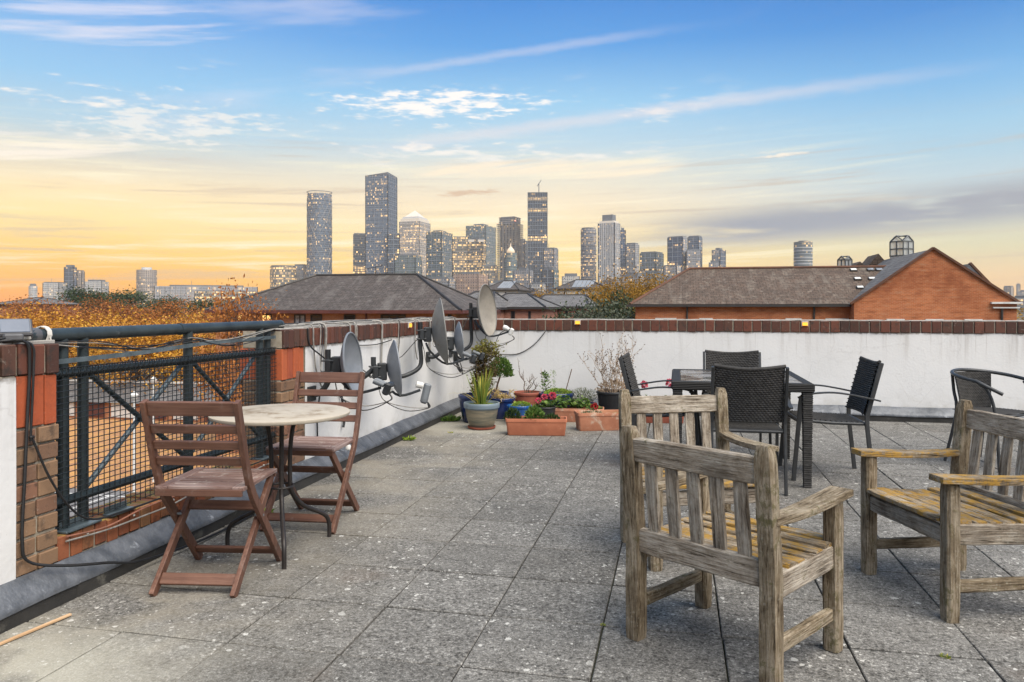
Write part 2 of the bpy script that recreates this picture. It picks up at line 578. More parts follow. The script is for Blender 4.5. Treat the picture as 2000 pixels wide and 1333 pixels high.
def mat_teak(name, c_dark, c_mid, c_lite, moss=0.3, gold=0.0):
    """bare teak left out for years: silvered high spots, open dark grain and splits, crusts of lichen and moss"""
    m, nt, b = newmat(name)
    co, rn = objco(nt)
    g1 = noise(nt, nd(nt, 'Mapping', {'Vector': co, 'Scale': (105, 105, 7.0)}).outputs[0], 1.0, 5.0, 0.7, 0.6)
    g2 = noise(nt, nd(nt, 'Mapping', {'Vector': co, 'Scale': (210, 210, 9)}).outputs[0], 1.0, 3.0, 0.65)
    blot = noise(nt, nd(nt, 'Mapping', {'Vector': co, 'Scale': (9, 9, 5)}).outputs[0], 1.0, 7.0, 0.75, 0.4)
    f = mth(nt, 'ADD', mth(nt, 'ADD', mth(nt, 'MULTIPLY', g1, 0.34), mth(nt, 'MULTIPLY', g2, 0.20)), mth(nt, 'MULTIPLY', blot, 0.46))
    col = ramp(nt, f, [(0.40, c_dark), (0.48, c_mid), (0.575, c_lite)])
    col = mix(nt, mth(nt, 'MULTIPLY', mrange(nt, g1, 0.41, 0.33), 0.8), col, tuple(v * 0.35 for v in c_dark))
    col = mix(nt, mrange(nt, rn, 0, 1, 0, 0.40, 'LINEAR'), col, mix(nt, 0.5, col, c_dark))
    crust = noise(nt, co, 26.0, 6.0, 0.78, 0.3)
    col = mix(nt, mth(nt, 'MULTIPLY', mrange(nt, mth(nt, 'ADD', mth(nt, 'MULTIPLY', crust, 0.6), mth(nt, 'MULTIPLY', blot, 0.4)), 0.63 - 0.16 * moss, 0.69 - 0.10 * moss), 0.75), col, (0.085, 0.075, 0.022))
    vo = nd(nt, 'TexVoronoi', {'Vector': co, 'Scale': 60.0})
    pale = mth(nt, 'MULTIPLY', mrange(nt, vo.outputs['Distance'], 0.36, 0.22), mrange(nt, noise(nt, co, 8.0, 4.0), 0.50, 0.62))
    col = mix(nt, mth(nt, 'MULTIPLY', pale, mth(nt, 'MULTIPLY', crust, 0.55)), col, (0.44, 0.42, 0.34))
    if gold > 0:
        ym = mrange(nt, mth(nt, 'ADD', mth(nt, 'MULTIPLY', noise(nt, co, 13.0, 7.0, 0.75), 0.7), mth(nt, 'MULTIPLY', g1, 0.3)), 0.57 - 0.12 * gold, 0.64 - 0.10 * gold)
        col = mix(nt, mth(nt, 'MULTIPLY', ym, 0.85), col, mix(nt, crust, (0.20, 0.105, 0.012), (0.52, 0.30, 0.05)))
    h = mth(nt, 'ADD', mth(nt, 'MULTIPLY', g1, 1.0), mth(nt, 'ADD', mth(nt, 'MULTIPLY', g2, 0.5), mth(nt, 'MULTIPLY', crust, 0.5)))
    setc(nt, b, col, 0.9, 0.0, bump(nt, h, 1.0, 0.009), 0.2)
    return m


def mat_brick_each(name, stops, rough=0.85, soot=0.3, moss=0.0, pale=0.25):
    """for bricks built one by one: each takes its own tone"""
    m, nt, b = newmat(name)
    co, rn = objco(nt)
    col = ramp(nt, rn, stops)
    n1 = noise(nt, co, 16.0, 6.0, 0.7)
    col = mix(nt, mth(nt, 'MULTIPLY', mrange(nt, n1, 0.50, 0.68), soot), col, (0.03, 0.022, 0.018))
    col = mix(nt, mth(nt, 'MULTIPLY', mrange(nt, noise(nt, co, 34.0, 5.0, 0.7), 0.60, 0.72), pale), col, (0.45, 0.40, 0.34))
    if moss > 0:
        geo = nd(nt, 'NewGeometry')
        up = nd(nt, 'SeparateXYZ', {0: geo.outputs['Normal']}).outputs[2]
        col = mix(nt, mth(nt, 'MULTIPLY', mth(nt, 'MULTIPLY', mrange(nt, up, 0.2, 0.8), mrange(nt, noise(nt, geo.outputs['Position'], 13.0, 6.0, 0.7), 0.42, 0.6)), moss), col, (0.22, 0.19, 0.04))
    n2 = noise(nt, co, 90.0, 5.0, 0.7)
    setc(nt, b, col, rough, 0.0, bump(nt, mth(nt, 'ADD', n2, n1), 0.5, 0.004))
    return m


def mat_brickwork(name, c1, c2, mortar, scale=1.0, bmp=0.4):
    """far brickwork whose courses are only a few pixels: brick texture on world-aligned faces"""
    m, nt, b = newmat(name)
    uv = nd(nt, 'TexCoord').outputs['UV']
    bt = nd(nt, 'TexBrick', {'Vector': uv, 'Color1': (*c1, 1), 'Color2': (*c2, 1), 'Mortar': (*mortar, 1), 'Scale': 1.0, 'Mortar Size': 0.008, 'Mortar Smooth': 0.2, 'Bias': 0.0, 'Brick Width': 0.225 * scale, 'Row Height': 0.075 * scale})
    geo = nd(nt, 'NewGeometry').outputs['Position']
    n1 = noise(nt, geo, 0.5, 6.0, 0.65)
    col = mix(nt, mrange(nt, n1, 0.42, 0.72), bt.outputs[0], tuple(v * 0.62 for v in c2))
    rowv = noise(nt, nd(nt, 'Mapping', {'Vector': uv, 'Scale': (1.1, 6.5, 1)}).outputs[0], 1.0, 4.0, 0.7)
    col = mix(nt, mth(nt, 'MULTIPLY', mrange(nt, rowv, 0.50, 0.66), 0.55), col, tuple(v * 0.5 for v in c2))
    col = mix(nt, mth(nt, 'MULTIPLY', mrange(nt, rowv, 0.45, 0.32), 0.45), col, mortar)
    n2 = noise(nt, geo, 6.0, 5.0, 0.7)
    col = mix(nt, mth(nt, 'MULTIPLY', mrange(nt, n2, 0.55, 0.7), 0.35), col, tuple(v * 1.35 for v in c1))
    setc(nt, b, col, 0.9, 0.0, bump(nt, bt.outputs['Fac'], -bmp, 0.02))
    return m


def mat_roof(name, c1, c2, lichen, row=0.28, wid=0.30, lich=0.5):
    m, nt, b = newmat(name)
    uv = nd(nt, 'TexCoord').outputs['UV']
    bt = nd(nt, 'TexBrick', {'Vector': uv, 'Color1': (*c1, 1), 'Color2': (*c2, 1), 'Mortar': (*tuple(v * 0.3 for v in c2), 1), 'Scale': 1.0, 'Mortar Size': 0.02, 'Mortar Smooth': 0.4, 'Brick Width': wid, 'Row Height': row})
    geo = nd(nt, 'NewGeometry').outputs['Position']
    st = nd(nt, 'Mapping', {'Vector': uv, 'Scale': (1.6, 0.35, 1)}).outputs[0]
    n1 = noise(nt, st, 1.0, 7.0, 0.7, 0.4)
    col = mix(nt, mth(nt, 'MULTIPLY', mrange(nt, n1, 0.48, 0.68), lich), bt.outputs[0], lichen)
    rowv = noise(nt, nd(nt, 'Mapping', {'Vector': uv, 'Scale': (0.8, 3.6, 1)}).outputs[0], 1.0, 5.0, 0.75)
    col = mix(nt, mth(nt, 'MULTIPLY', mrange(nt, rowv, 0.48, 0.62), 0.6), col, tuple(v * 0.45 for v in c2))
    n2 = noise(nt, geo, 2.4, 7.0, 0.75)
    col = mix(nt, mth(nt, 'MULTIPLY', mrange(nt, n2, 0.54, 0.68), lich), col, tuple(v * 1.25 for v in lichen))
    n3 = noise(nt, geo, 9.0, 4.0, 0.7)
    col = mix(nt, mth(nt, 'MULTIPLY', mrange(nt, n3, 0.58, 0.7), lich * 0.8), col, tuple(min(1, v * 1.7) for v in lichen))
    setc(nt, b, col, 0.92, 0.0, bump(nt, bt.outputs['Fac'], -0.5, 0.04))
    return m


def mat_leaf(name, stops, rough=0.6, trans=0.25):
    """leaves: tone by leaf (face attribute) and a little by object"""
    m, nt, b = newmat(name)
    at = nd(nt, 'Attribute', attribute_name='rnd')
    oi = nd(nt, 'ObjectInfo')
    f = mth(nt, 'ADD', mth(nt, 'MULTIPLY', at.outputs['Fac'], 0.85), mth(nt, 'MULTIPLY', oi.outputs['Random'], 0.15))
    col = ramp(nt, f, stops)
    setc(nt, b, col, rough, 0.0, None, 0.3)
    if trans > 0:
        tr = nd(nt, 'BsdfTranslucent', {'Color': col})
        ms = nd(nt, 'MixShader', {0: trans, 1: b.outputs[0], 2: tr.outputs[0]})
        nt.links.new(ms.outputs[0], nt.nodes['Material Output'].inputs[0])
    return m


def mat_emit(name, col, strength):
    m, nt, b = newmat(name)
    setc(nt, b, (0.8, 0.7, 0.5), 0.4)
    b.inputs['Emission Color'].default_value = (*col, 1)
    b.inputs['Emission Strength'].default_value = strength
    return m


def make_slab_mat():
    m, nt, b = newmat('paving_slab')
    geo = nd(nt, 'NewGeometry')
    P = geo.outputs['Position']
    oi = nd(nt, 'ObjectInfo').outputs['Random']
    off = nd(nt, 'CombineXYZ', {0: mth(nt, 'MULTIPLY', oi, 17.0), 1: mth(nt, 'MULTIPLY', oi, 29.0), 2: 0.0}).outputs[0]
    Q = nd(nt, 'VectorMath', {0: P, 1: off}, operation='ADD').outputs[0]
    n1 = noise(nt, Q, 150.0, 3.0, 0.75)
    n2 = noise(nt, Q, 55.0, 3.0, 0.7)
    n3 = noise(nt, Q, 9.0, 5.0, 0.65)
    f = mth(nt, 'ADD', mth(nt, 'ADD', mth(nt, 'MULTIPLY', n1, 0.44), mth(nt, 'MULTIPLY', n2, 0.38)), mth(nt, 'MULTIPLY', n3, 0.18))
    col = ramp(nt, f, [(0.38, (0.017, 0.015, 0.0135)), (0.455, (0.095, 0.091, 0.083)), (0.545, (0.185, 0.178, 0.165)), (0.63, (0.40, 0.39, 0.36))])
    # dark pits
    vo = nd(nt, 'TexVoronoi', {'Vector': Q, 'Scale': 36.0, 'Randomness': 1.0})
    pit = mth(nt, 'MULTIPLY', mrange(nt, vo.outputs['Distance'], 0.36, 0.16), mrange(nt, noise(nt, Q, 11.0, 2.0), 0.40, 0.58))
    col = mix(nt, mth(nt, 'MULTIPLY', pit, 0.75), col, (0.03, 0.029, 0.027))
    # slab to slab tone, wide weather stains
    tone = mrange(nt, oi, 0, 1, 0.84, 1.12, 'LINEAR')
    col = mix(nt, 1.0, col, nd(nt, 'CombineColor', {0: tone, 1: tone, 2: tone}).outputs[0], 'MULTIPLY')
    sx = nd(nt, 'SeparateXYZ', {0: P})
    wn = noise(nt, P, 1.5, 5.0, 0.6, 0.5)
    near_wall = mrange(nt, sx.outputs[0], -0.9, -2.3)
    pots = mth(nt, 'MULTIPLY', mrange(nt, sx.outputs[1], 6.4, 7.6), mrange(nt, sx.outputs[0], -0.4, -1.4))
    brown = mth(nt, 'MULTIPLY', mth(nt, 'MAXIMUM', near_wall, pots), mrange(nt, wn, 0.36, 0.60))
    col = mix(nt, mth(nt, 'MULTIPLY', brown, 0.62), col, mix(nt, n1, (0.17, 0.145, 0.105), (0.34, 0.315, 0.26)))
    wash = mth(nt, 'MULTIPLY', mrange(nt, sx.outputs[0], -1.35, -2.1), mth(nt, 'MAXIMUM', mrange(nt, sx.outputs[1], 2.75, 2.2), mth(nt, 'MULTIPLY', mrange(nt, sx.outputs[1], 6.9, 7.5), 0.7)))
    wash = mth(nt, 'MULTIPLY', wash, mrange(nt, noise(nt, P, 2.6, 4.0, 0.55), 0.30, 0.55))
    col = mix(nt, mth(nt, 'MULTIPLY', wash, 0.7), col, mix(nt, n1, (0.30, 0.29, 0.23), (0.50, 0.48, 0.41)))
    red = mth(nt, 'MULTIPLY', mrange(nt, noise(nt, P, 1.1, 4.0, 0.6), 0.58, 0.74), 0.30)
    col = mix(nt, red, col, (0.16, 0.115, 0.085))
    # white lichen rosettes
    dn = noise(nt, Q, 30.0, 3.0)
    dv = nd(nt, 'CombineXYZ', {0: mth(nt, 'MULTIPLY', dn, 0.03), 1: mth(nt, 'MULTIPLY', n2, 0.03), 2: 0.0}).outputs[0]
    Q2 = nd(nt, 'VectorMath', {0: Q, 1: dv}, operation='ADD').outputs[0]
    fl2 = nd(nt, 'VectorMath', {0: Q2, 1: (1, 1, 0)}, operation='MULTIPLY').outputs[0]
    for sc, th, dens in ((14.0, 0.13, 0.66), (30.0, 0.16, 0.70), (6.0, 0.085, 0.74)):
        v = nd(nt, 'TexVoronoi', {'Vector': fl2, 'Scale': sc, 'Randomness': 1.0}, voronoi_dimensions='2D')
        keep = nd(nt, 'SeparateColor', {0: v.outputs['Color']})
        k = mth(nt, 'GREATER_THAN', keep.outputs[0], dens)
        size = mth(nt, 'MULTIPLY', keep.outputs[1], th)
        spot = mth(nt, 'MULTIPLY', k, mth(nt, 'LESS_THAN', v.outputs['Distance'], mth(nt, 'ADD', size, 0.02)))
        spot = mth(nt, 'MULTIPLY', spot, mrange(nt, noise(nt, P, 1.9, 3.0), 0.44, 0.56))
        spot = mth(nt, 'MULTIPLY', spot, mrange(nt, n1, 0.30, 0.46))
        col = mix(nt, mth(nt, 'MULTIPLY', spot, 0.8), col, (0.55, 0.54, 0.50))
    setc(nt, b, col, 0.88, 0.0, bump(nt, mth(nt, 'ADD', n1, mth(nt, 'MULTIPLY', n2, 0.8)), 0.55, 0.006), 0.25)
    return m


def make_render_mat(name, base=(0.66, 0.655, 0.645)):
    m, nt, b = newmat(name)
    P = nd(nt, 'NewGeometry').outputs['Position']
    z = nd(nt, 'SeparateXYZ', {0: P}).outputs[2]
    cloud = noise(nt, P, 1.8, 5.0, 0.6)
    col = mix(nt, mth(nt, 'MULTIPLY', mrange(nt, cloud, 0.4, 0.7), 0.5), base, tuple(v * 0.88 for v in base))
    # run-down stains that start at the coping
    st = nd(nt, 'Mapping', {'Vector': P, 'Scale': (9, 9, 0.55)}).outputs[0]
    run = mrange(nt, noise(nt, st, 1.0, 6.0, 0.68), 0.50, 0.72)
    hi = mrange(nt, z, 0.45, 0.97)
    col = mix(nt, mth(nt, 'MULTIPLY', mth(nt, 'MULTIPLY', run, hi), 0.38), col, (0.30, 0.27, 0.235))
    thin = mrange(nt, noise(nt, nd(nt, 'Mapping', {'Vector': P, 'Scale': (38, 38, 0.8)}).outputs[0], 1.0, 4.0, 0.6), 0.60, 0.72)
    col = mix(nt, mth(nt, 'MULTIPLY', mth(nt, 'MULTIPLY', thin, mrange(nt, z, 0.6, 0.96)), 0.4), col, (0.24, 0.21, 0.18))
    ck = nd(nt, 'TexVoronoi', {'Vector': nd(nt, 'VectorMath', {0: P, 1: nd(nt, 'CombineXYZ', {0: mth(nt, 'MULTIPLY', cloud, 0.9), 1: mth(nt, 'MULTIPLY', cloud, 0.9), 2: cloud}).outputs[0]}, operation='ADD').outputs[0], 'Scale': 1.1}, feature='DISTANCE_TO_EDGE')
    col = mix(nt, mth(nt, 'MULTIPLY', mrange(nt, ck.outputs['Distance'], 0.006, 0.001), 0.14), col, (0.22, 0.2, 0.18))
    edge = mth(nt, 'ADD', z, mth(nt, 'MULTIPLY', mth(nt, 'SUBTRACT', noise(nt, P, 11.0, 6.0, 0.7), 0.5), 0.09))
    col = mix(nt, mth(nt, 'MULTIPLY', mrange(nt, edge, 0.945, 0.972), 0.8), col, (0.15, 0.125, 0.10))
    foot = mth(nt, 'MULTIPLY', mrange(nt, z, 0.34, 0.13), mrange(nt, noise(nt, P, 6.0, 6.0, 0.65), 0.35, 0.65))
    col = mix(nt, mth(nt, 'MULTIPLY', foot, 0.35), col, (0.36, 0.34, 0.28))
    spots = mrange(nt, noise(nt, P, 45.0, 3.0, 0.6), 0.70, 0.76)
    col = mix(nt, mth(nt, 'MULTIPLY', spots, 0.35), col, (0.25, 0.23, 0.2))
    h = mth(nt, 'ADD', noise(nt, P, 40.0, 4.0), mth(nt, 'MULTIPLY', noise(nt, P, 5.0, 3.0), 2.0))
    setc(nt, b, col, 0.82, 0.0, bump(nt, h, 0.22, 0.006))
    return m


make_slab_mat()
make_render_mat('white_render')
mat_plain('joint_grit', (0.05, 0.047, 0.04), (0.035, 0.045, 0.015), 0.95, 6.0, wear=(0.12, 0.13, 0.02), wscale=3.5, wlo=0.60)
mat_plain('lead', (0.145, 0.155, 0.172), (0.060, 0.067, 0.078), 0.5, 5.0, 0.2, 0.5, 11.0, 0.03, wear=(0.36, 0.38, 0.41), wscale=7.0, wlo=0.60)
mat_plain('felt_upstand', (0.035, 0.033, 0.03), (0.018, 0.017, 0.016), 0.9, 6.0, bscale=90, bmp=0.5, wear=(0.10, 0.095, 0.08), wlo=0.62)
mat_plain('mortar', (0.40, 0.355, 0.28), (0.27, 0.235, 0.18), 0.95, 20.0, bscale=120, bmp=0.6)
mat_plain('cement_cap', (0.42, 0.40, 0.37), (0.26, 0.245, 0.22), 0.95, 12.0, bscale=60, bmp=0.6, wear=(0.12, 0.11, 0.09), wlo=0.58)
mat_brick_each('coping_brick', [(0.0, (0.045, 0.020, 0.014)), (0.35, (0.085, 0.030, 0.019)), (0.7, (0.135, 0.043, 0.025)), (1.0, (0.075, 0.036, 0.024))], soot=0.8, pale=0.25)
mat_brick_each('red_brick', [(0.0, (0.36, 0.075, 0.025)), (0.5, (0.42, 0.10, 0.035)), (1.0, (0.30, 0.065, 0.03))], soot=0.22, pale=0.15)
mat_brick_each('stock_brick', [(0.0, (0.25, 0.15, 0.085)), (0.4, (0.20, 0.12, 0.068)), (0.75, (0.165, 0.09, 0.055)), (1.0, (0.26, 0.12, 0.07))], soot=0.6, pale=0.3)
mat_brick_each('plinth_brick', [(0.0, (0.30, 0.10, 0.04)), (0.5, (0.24, 0.075, 0.035)), (1.0, (0.28, 0.14, 0.06))], soot=0.4, moss=0.85, pale=0.2)
mat_plain('rail_paint', (0.045, 0.062, 0.068), (0.022, 0.03, 0.034), 0.42, 7.0, 0.25, 0.12, wear=(0.15, 0.17, 0.175), wlo=0.62)
mat_plain('brace_paint', (0.13, 0.165, 0.185), (0.06, 0.08, 0.09), 0.45, 9.0, 0.25, 0.15, wear=(0.025, 0.03, 0.033), wlo=0.56)
mat_plain('wire_black', (0.022, 0.026, 0.028), (0.012, 0.014, 0.015), 0.5, 20.0, 0.2)
mat_plain('cable_black', (0.014, 0.014, 0.015), (0.009, 0.009, 0.01), 0.55, 20.0)
mat_plain('cable_grey', (0.30, 0.285, 0.26), (0.17, 0.16, 0.145), 0.6, 20.0, wear=(0.06, 0.05, 0.04), wlo=0.58)
mat_plain('cable_rust', (0.30, 0.12, 0.075), (0.18, 0.08, 0.05), 0.7, 20.0)
mat_plain('clip_white', (0.62, 0.60, 0.56), (0.42, 0.40, 0.36), 0.6, 30.0)
mat_teak('teak', (0.10, 0.076, 0.054), (0.265, 0.222, 0.172), (0.48, 0.43, 0.36), moss=0.42)
mat_teak('teak_mossy', (0.066, 0.047, 0.028), (0.205, 0.160, 0.105), (0.40, 0.34, 0.255), moss=0.72)
mat_teak('teak_lichen', (0.075, 0.052, 0.030), (0.235, 0.185, 0.125), (0.44, 0.37, 0.28), moss=0.25, gold=0.85)
mat_wood('stained_wood', (0.055, 0.022, 0.013), (0.122, 0.053, 0.032), (0.20, 0.100, 0.066), rough=0.55, grain=0.6, pale=0.12)
mat_wood('stained_wood_worn', (0.09, 0.045, 0.034), (0.19, 0.115, 0.095), (0.40, 0.32, 0.29), rough=0.6, grain=0.8, pale=0.6)
mat_wood('raw_lath', (0.34, 0.20, 0.10), (0.48, 0.31, 0.17), (0.6, 0.43, 0.27))
mat_plain('table_leg_paint', (0.042, 0.034, 0.03), (0.02, 0.017, 0.016), 0.5, 9.0, 0.3, wear=(0.10, 0.065, 0.045), wlo=0.6)
mat_plain('rattan', (0.060, 0.058, 0.056), (0.034, 0.033, 0.032), 0.7, 30.0, bmp=0.1, spec=0.15)
mat_plain('rattan_frame', (0.052, 0.054, 0.056), (0.034, 0.036, 0.038), 0.45, 9.0, 0.3, 0.05)
mat_plain('terracotta', (0.46, 0.165, 0.085), (0.36, 0.12, 0.062), 0.75, 7.0, wear=(0.52, 0.32, 0.24), wlo=0.60)
mat_plain('terracotta_old', (0.46, 0.20, 0.115), (0.34, 0.135, 0.075), 0.85, 7.0, wear=(0.50, 0.37, 0.28), wlo=0.50)
mat_plain('terracotta_dark', (0.30, 0.085, 0.05), (0.22, 0.06, 0.035), 0.7, 7.0, wear=(0.38, 0.2, 0.14), wlo=0.62)
mat_plain('glaze_navy', (0.012, 0.028, 0.115), (0.008, 0.016, 0.06), 0.18, 5.0, bmp=0.05)
mat_plain('glaze_blue', (0.015, 0.10, 0.31), (0.012, 0.055, 0.19), 0.16, 5.0, bmp=0.05)
mat_plain('glaze_violet', (0.055, 0.075, 0.24), (0.035, 0.045, 0.15), 0.22, 5.0, bmp=0.05)
mat_plain('glaze_steel', (0.14, 0.19, 0.235), (0.085, 0.115, 0.145), 0.28, 5.0, bmp=0.05)
mat_plain('black_plastic', (0.022, 0.023, 0.026), (0.014, 0.015, 0.017), 0.5, 9.0)
mat_plain('soil', (0.045, 0.03, 0.02), (0.02, 0.014, 0.01), 0.95, 30.0, bscale=70, bmp=0.9, bdist=0.02)
mat_plain('moss_soil', (0.16, 0.22, 0.03), (0.05, 0.06, 0.015), 0.95, 22.0, bscale=70, bmp=0.9, bdist=0.02)
mat_plain('dish_grey', (0.20, 0.215, 0.238), (0.135, 0.148, 0.165), 0.45, 4.0, 0.1, 0.06, wear=(0.15, 0.145, 0.14), wlo=0.66)
mat_plain('dish_beige', (0.29, 0.265, 0.225), (0.19, 0.17, 0.142), 0.55, 4.0, 0.05, 0.08, wear=(0.17, 0.075, 0.03), wscale=7.0, wlo=0.645)
mat_plain('dish_back', (0.20, 0.195, 0.18), (0.13, 0.125, 0.115), 0.55, 4.0, 0.05, 0.08, wear=(0.12, 0.07, 0.04), wlo=0.62)
mat_plain('dish_metal', (0.040, 0.044, 0.048), (0.02, 0.022, 0.024), 0.5, 9.0, 0.3, wear=(0.12, 0.07, 0.045), wlo=0.64)
mat_plain('lnb_grey', (0.16, 0.175, 0.19), (0.11, 0.12, 0.13), 0.5, 9.0)
mat_plain('lnb_white', (0.66, 0.65, 0.62), (0.5, 0.49, 0.46), 0.45, 9.0)
mat_plain('lamp_plastic', (0.10, 0.10, 0.105), (0.06, 0.06, 0.065), 0.45, 9.0)
mat_plain('solar_cell', (0.13, 0.155, 0.20), (0.09, 0.11, 0.15), 0.5, 3.0, 0.0, 0.02)
mat_emit('lamp_glow', (1.0, 0.40, 0.04), 0.5)
MATS['lamp_glow'].node_tree.nodes['Principled BSDF'].inputs['Base Color'].default_value = (0.5, 0.22, 0.03, 1)
mat_emit('window_glow', (1.0, 0.58, 0.14), 0.45)

# ------------------------------------------------------------------ the terrace
GZ = -8.0                         # street level below the terrace
WX = -2.62                        # inner face of the left parapet
WY = 9.10                         # inner face of the far parapet
m_ = MATS

bed = MB().box((3.2, 2.6, -0.071), (11.9, 13.4, 0.10)).build('terrace_floor', m_['joint_grit'])
tag(bed, None, None, None, 'structure')
PX_, PY_ = 0.4525, 0.448
slab_me = [MB().box((0, 0, 0), (PX_ - 0.0065, PY_ - 0.0115, 0.042), 0.003).mesh('slab', m_['paving_slab']) for _ in range(1)][0]
slab_cut = MB().box((0, 0, 0), (PX_ - 0.007, 0.19, 0.042), 0.003).mesh('slab', m_['paving_slab'])
for j in range(-2, 15):
    for i in range(16):
        x = -2.5475 + PX_ * (i + 0.5)
        y = 2.54 + PY_ * (j + 0.5)
        me = slab_me
        if j == 14:
            y = 2.54 + PY_ * 14 + 0.0975; me = slab_cut
        o = link('slab', me, bed, (x + rnd.gauss(0, 0.0012), y + rnd.gauss(0, 0.0012), -0.0225 + rnd.gauss(0, 0.0009)), (rnd.gauss(0, 0.0022), rnd.gauss(0, 0.0022), rnd.gauss(0, 0.0025)))
more = MB()
for j in range(-15, 15):
    for i in range(-0, 28):
        if -2 <= j and i < 16:
            continue
        y = 2.54 + PY_ * (j + 0.5)
        if y < -3.8:
            continue
        if j == 14:
            more.box((-2.5475 + PX_ * (i + 0.5), 2.54 + PY_ * 14 + 0.0975, -0.0225), (PX_ - 0.007, 0.19, 0.042), 0.003)
        else:
            more.box((-2.5475 + PX_ * (i + 0.5), y, -0.0225), (PX_ - 0.007, PY_ - 0.007, 0.042), 0.003)
o = more.build('paving', m_['paving_slab'], bed); o['kind'] = 'stuff'

brick_cache = {}


def brick(parent, c, size, mat, name='brick', j=0.0015):
    key = (tuple(round(s, 4) for s in size), mat)
    if key not in brick_cache:
        brick_cache[key] = MB().box((0, 0, 0), size, 0.004).mesh('brick', m_[mat])
    return link(name, brick_cache[key], parent, tuple(v + rnd.gauss(0, j) for v in c), tuple(rnd.gauss(0, 0.006) for _ in range(3)))


def flashing(parent, axis, a, b, face, sgn):
    """lead dressed over a felt upstand. axis: the wall runs along it (0 x, 1 y); face: wall plane; sgn: towards the terrace"""
    n = max(1, round((b - a) / 1.5)); L = (b - a) / n
    for k in range(n):
        q0, q1 = a + k * L - (0.02 if k else 0), a + (k + 1) * L
        prof = [(0.004, 0.152), (0.012, 0.148), (0.040, 0.124), (0.066, 0.102), (0.088, 0.084), (0.094, 0.070), (0.094, 0.058)]
        steps = 16
        mb = MB(); W = len(prof)
        for i in range(steps + 1):
            q = q0 + (q1 - q0) * i / steps
            for (off, z) in prof:
                wob = mnoise.noise(Vector((q * 3.2, off * 14, 3.3 + face))) * 0.010
                off2 = off + max(0, wob) + (0.004 if k % 2 else 0)
                z2 = z + mnoise.noise(Vector((q * 2.3, 7.1 + off * 5, face))) * 0.011
                mb.v.append((face + sgn * off2, q, z2) if axis == 1 else (q, face + sgn * off2, z2))
        for i in range(steps):
            for r_ in range(W - 1):
                mb.f.append((i * W + r_, i * W + r_ + 1, (i + 1) * W + r_ + 1, (i + 1) * W + r_))
        mb.build('lead_flashing', m_['lead'], parent, smooth=True)
    c = (face + sgn * 0.045, (a + b) / 2, 0.033) if axis == 1 else ((a + b) / 2, face + sgn * 0.045, 0.033)
    s = (0.09, b - a, 0.085) if axis == 1 else (b - a, 0.09, 0.085)
    MB().box(c, s, 0.006).build('felt_upstand', m_['felt_upstand'], parent)


def coping(parent, axis, a, b, face, sgn, pitch, depth=0.30, z0=0.972, z1=1.098):
    n = round((b - a) / pitch); p = (b - a) / n
    zc, h = (z0 + z1) / 2, z1 - z0
    for k in range(n):
        q = a + (k + 0.5) * p
        f = face - sgn * (depth / 2 - 0.012)
        hh = h * rnd.uniform(0.97, 1.0)
        if axis == 1:
            brick(parent, (f, q, zc), (depth, p - 0.011, h), 'coping_brick', j=0.002)
        else:
            brick(parent, (q, f, zc), (p - 0.011, depth, h), 'coping_brick', j=0.002)
    f = face - sgn * (depth / 2 - 0.004)
    if axis == 1:
        MB().box((f, (a + b) / 2, zc - 0.004), (depth - 0.012, b - a, h - 0.012)).build('mortar_bed', m_['mortar'], parent)
        cap = MB(); n2 = int((b - a) / 0.12)
        for k in range(n2):
            L = (b - a) / n2
            cap.box((face - sgn * (depth / 2), a + (k + 0.5) * L, z1 + 0.004), (depth - 0.015 + rnd.uniform(-0.015, 0.012), L - 0.001, 0.012 + rnd.uniform(-0.004, 0.006)), 0.002)
    else:
        MB().box(((a + b) / 2, f, zc - 0.004), (b - a, depth - 0.012, h - 0.012)).build('mortar_bed', m_['mortar'], parent)
        cap = MB(); n2 = int((b - a) / 0.12)
        for k in range(n2):
            L = (b - a) / n2
            cap.box((a + (k + 0.5) * L, face - sgn * (depth / 2), z1 + 0.004), (L - 0.001, depth - 0.015 + rnd.uniform(-0.015, 0.012), 0.012 + rnd.uniform(-0.004, 0.006)), 0.002)
    cap.build('cement_capping', m_['cement_cap'], parent)


def render_panel(parent, axis, a, b, face, sgn, z0=0.10, z1=0.974, depth=0.28):
    """trowelled white render: a slightly uneven face"""
    nz, nq = 10, max(4, int((b - a) / 0.12))
    mb = MB()
    for i in range(nq + 1):
        q = a + (b - a) * i / nq
        for k in range(nz + 1):
            z = z0 + (z1 - z0) * k / nz
            e = mnoise.noise(Vector((q * 1.3, z * 1.6, face))) * 0.004
            if k == nz:
                z -= abs(mnoise.noise(Vector((q * 6, 1.0, face)))) * 0.02
            mb.v.append((face + sgn * e, q, z) if axis == 1 else (q, face + sgn * e, z))
    for i in range(nq):
        for k in range(nz):
            mb.f.append((i * (nz + 1) + k, i * (nz + 1) + k + 1, (i + 1) * (nz + 1) + k + 1, (i + 1) * (nz + 1) + k))
    mb.build('render_face', m_['white_render'], parent, smooth=True)
    c = face - sgn * (depth / 2 + 0.006)
    if axis == 1:
        MB().box((c, (a + b) / 2, z1 / 2 - 0.1), (depth, b - a, z1 + 0.2)).build('wall_core', m_['mortar'], parent)
    else:
        MB().box(((a + b) / 2, c, z1 / 2 - 0.1), (b - a, depth, z1 + 0.2)).build('wall_core', m_['mortar'], parent)


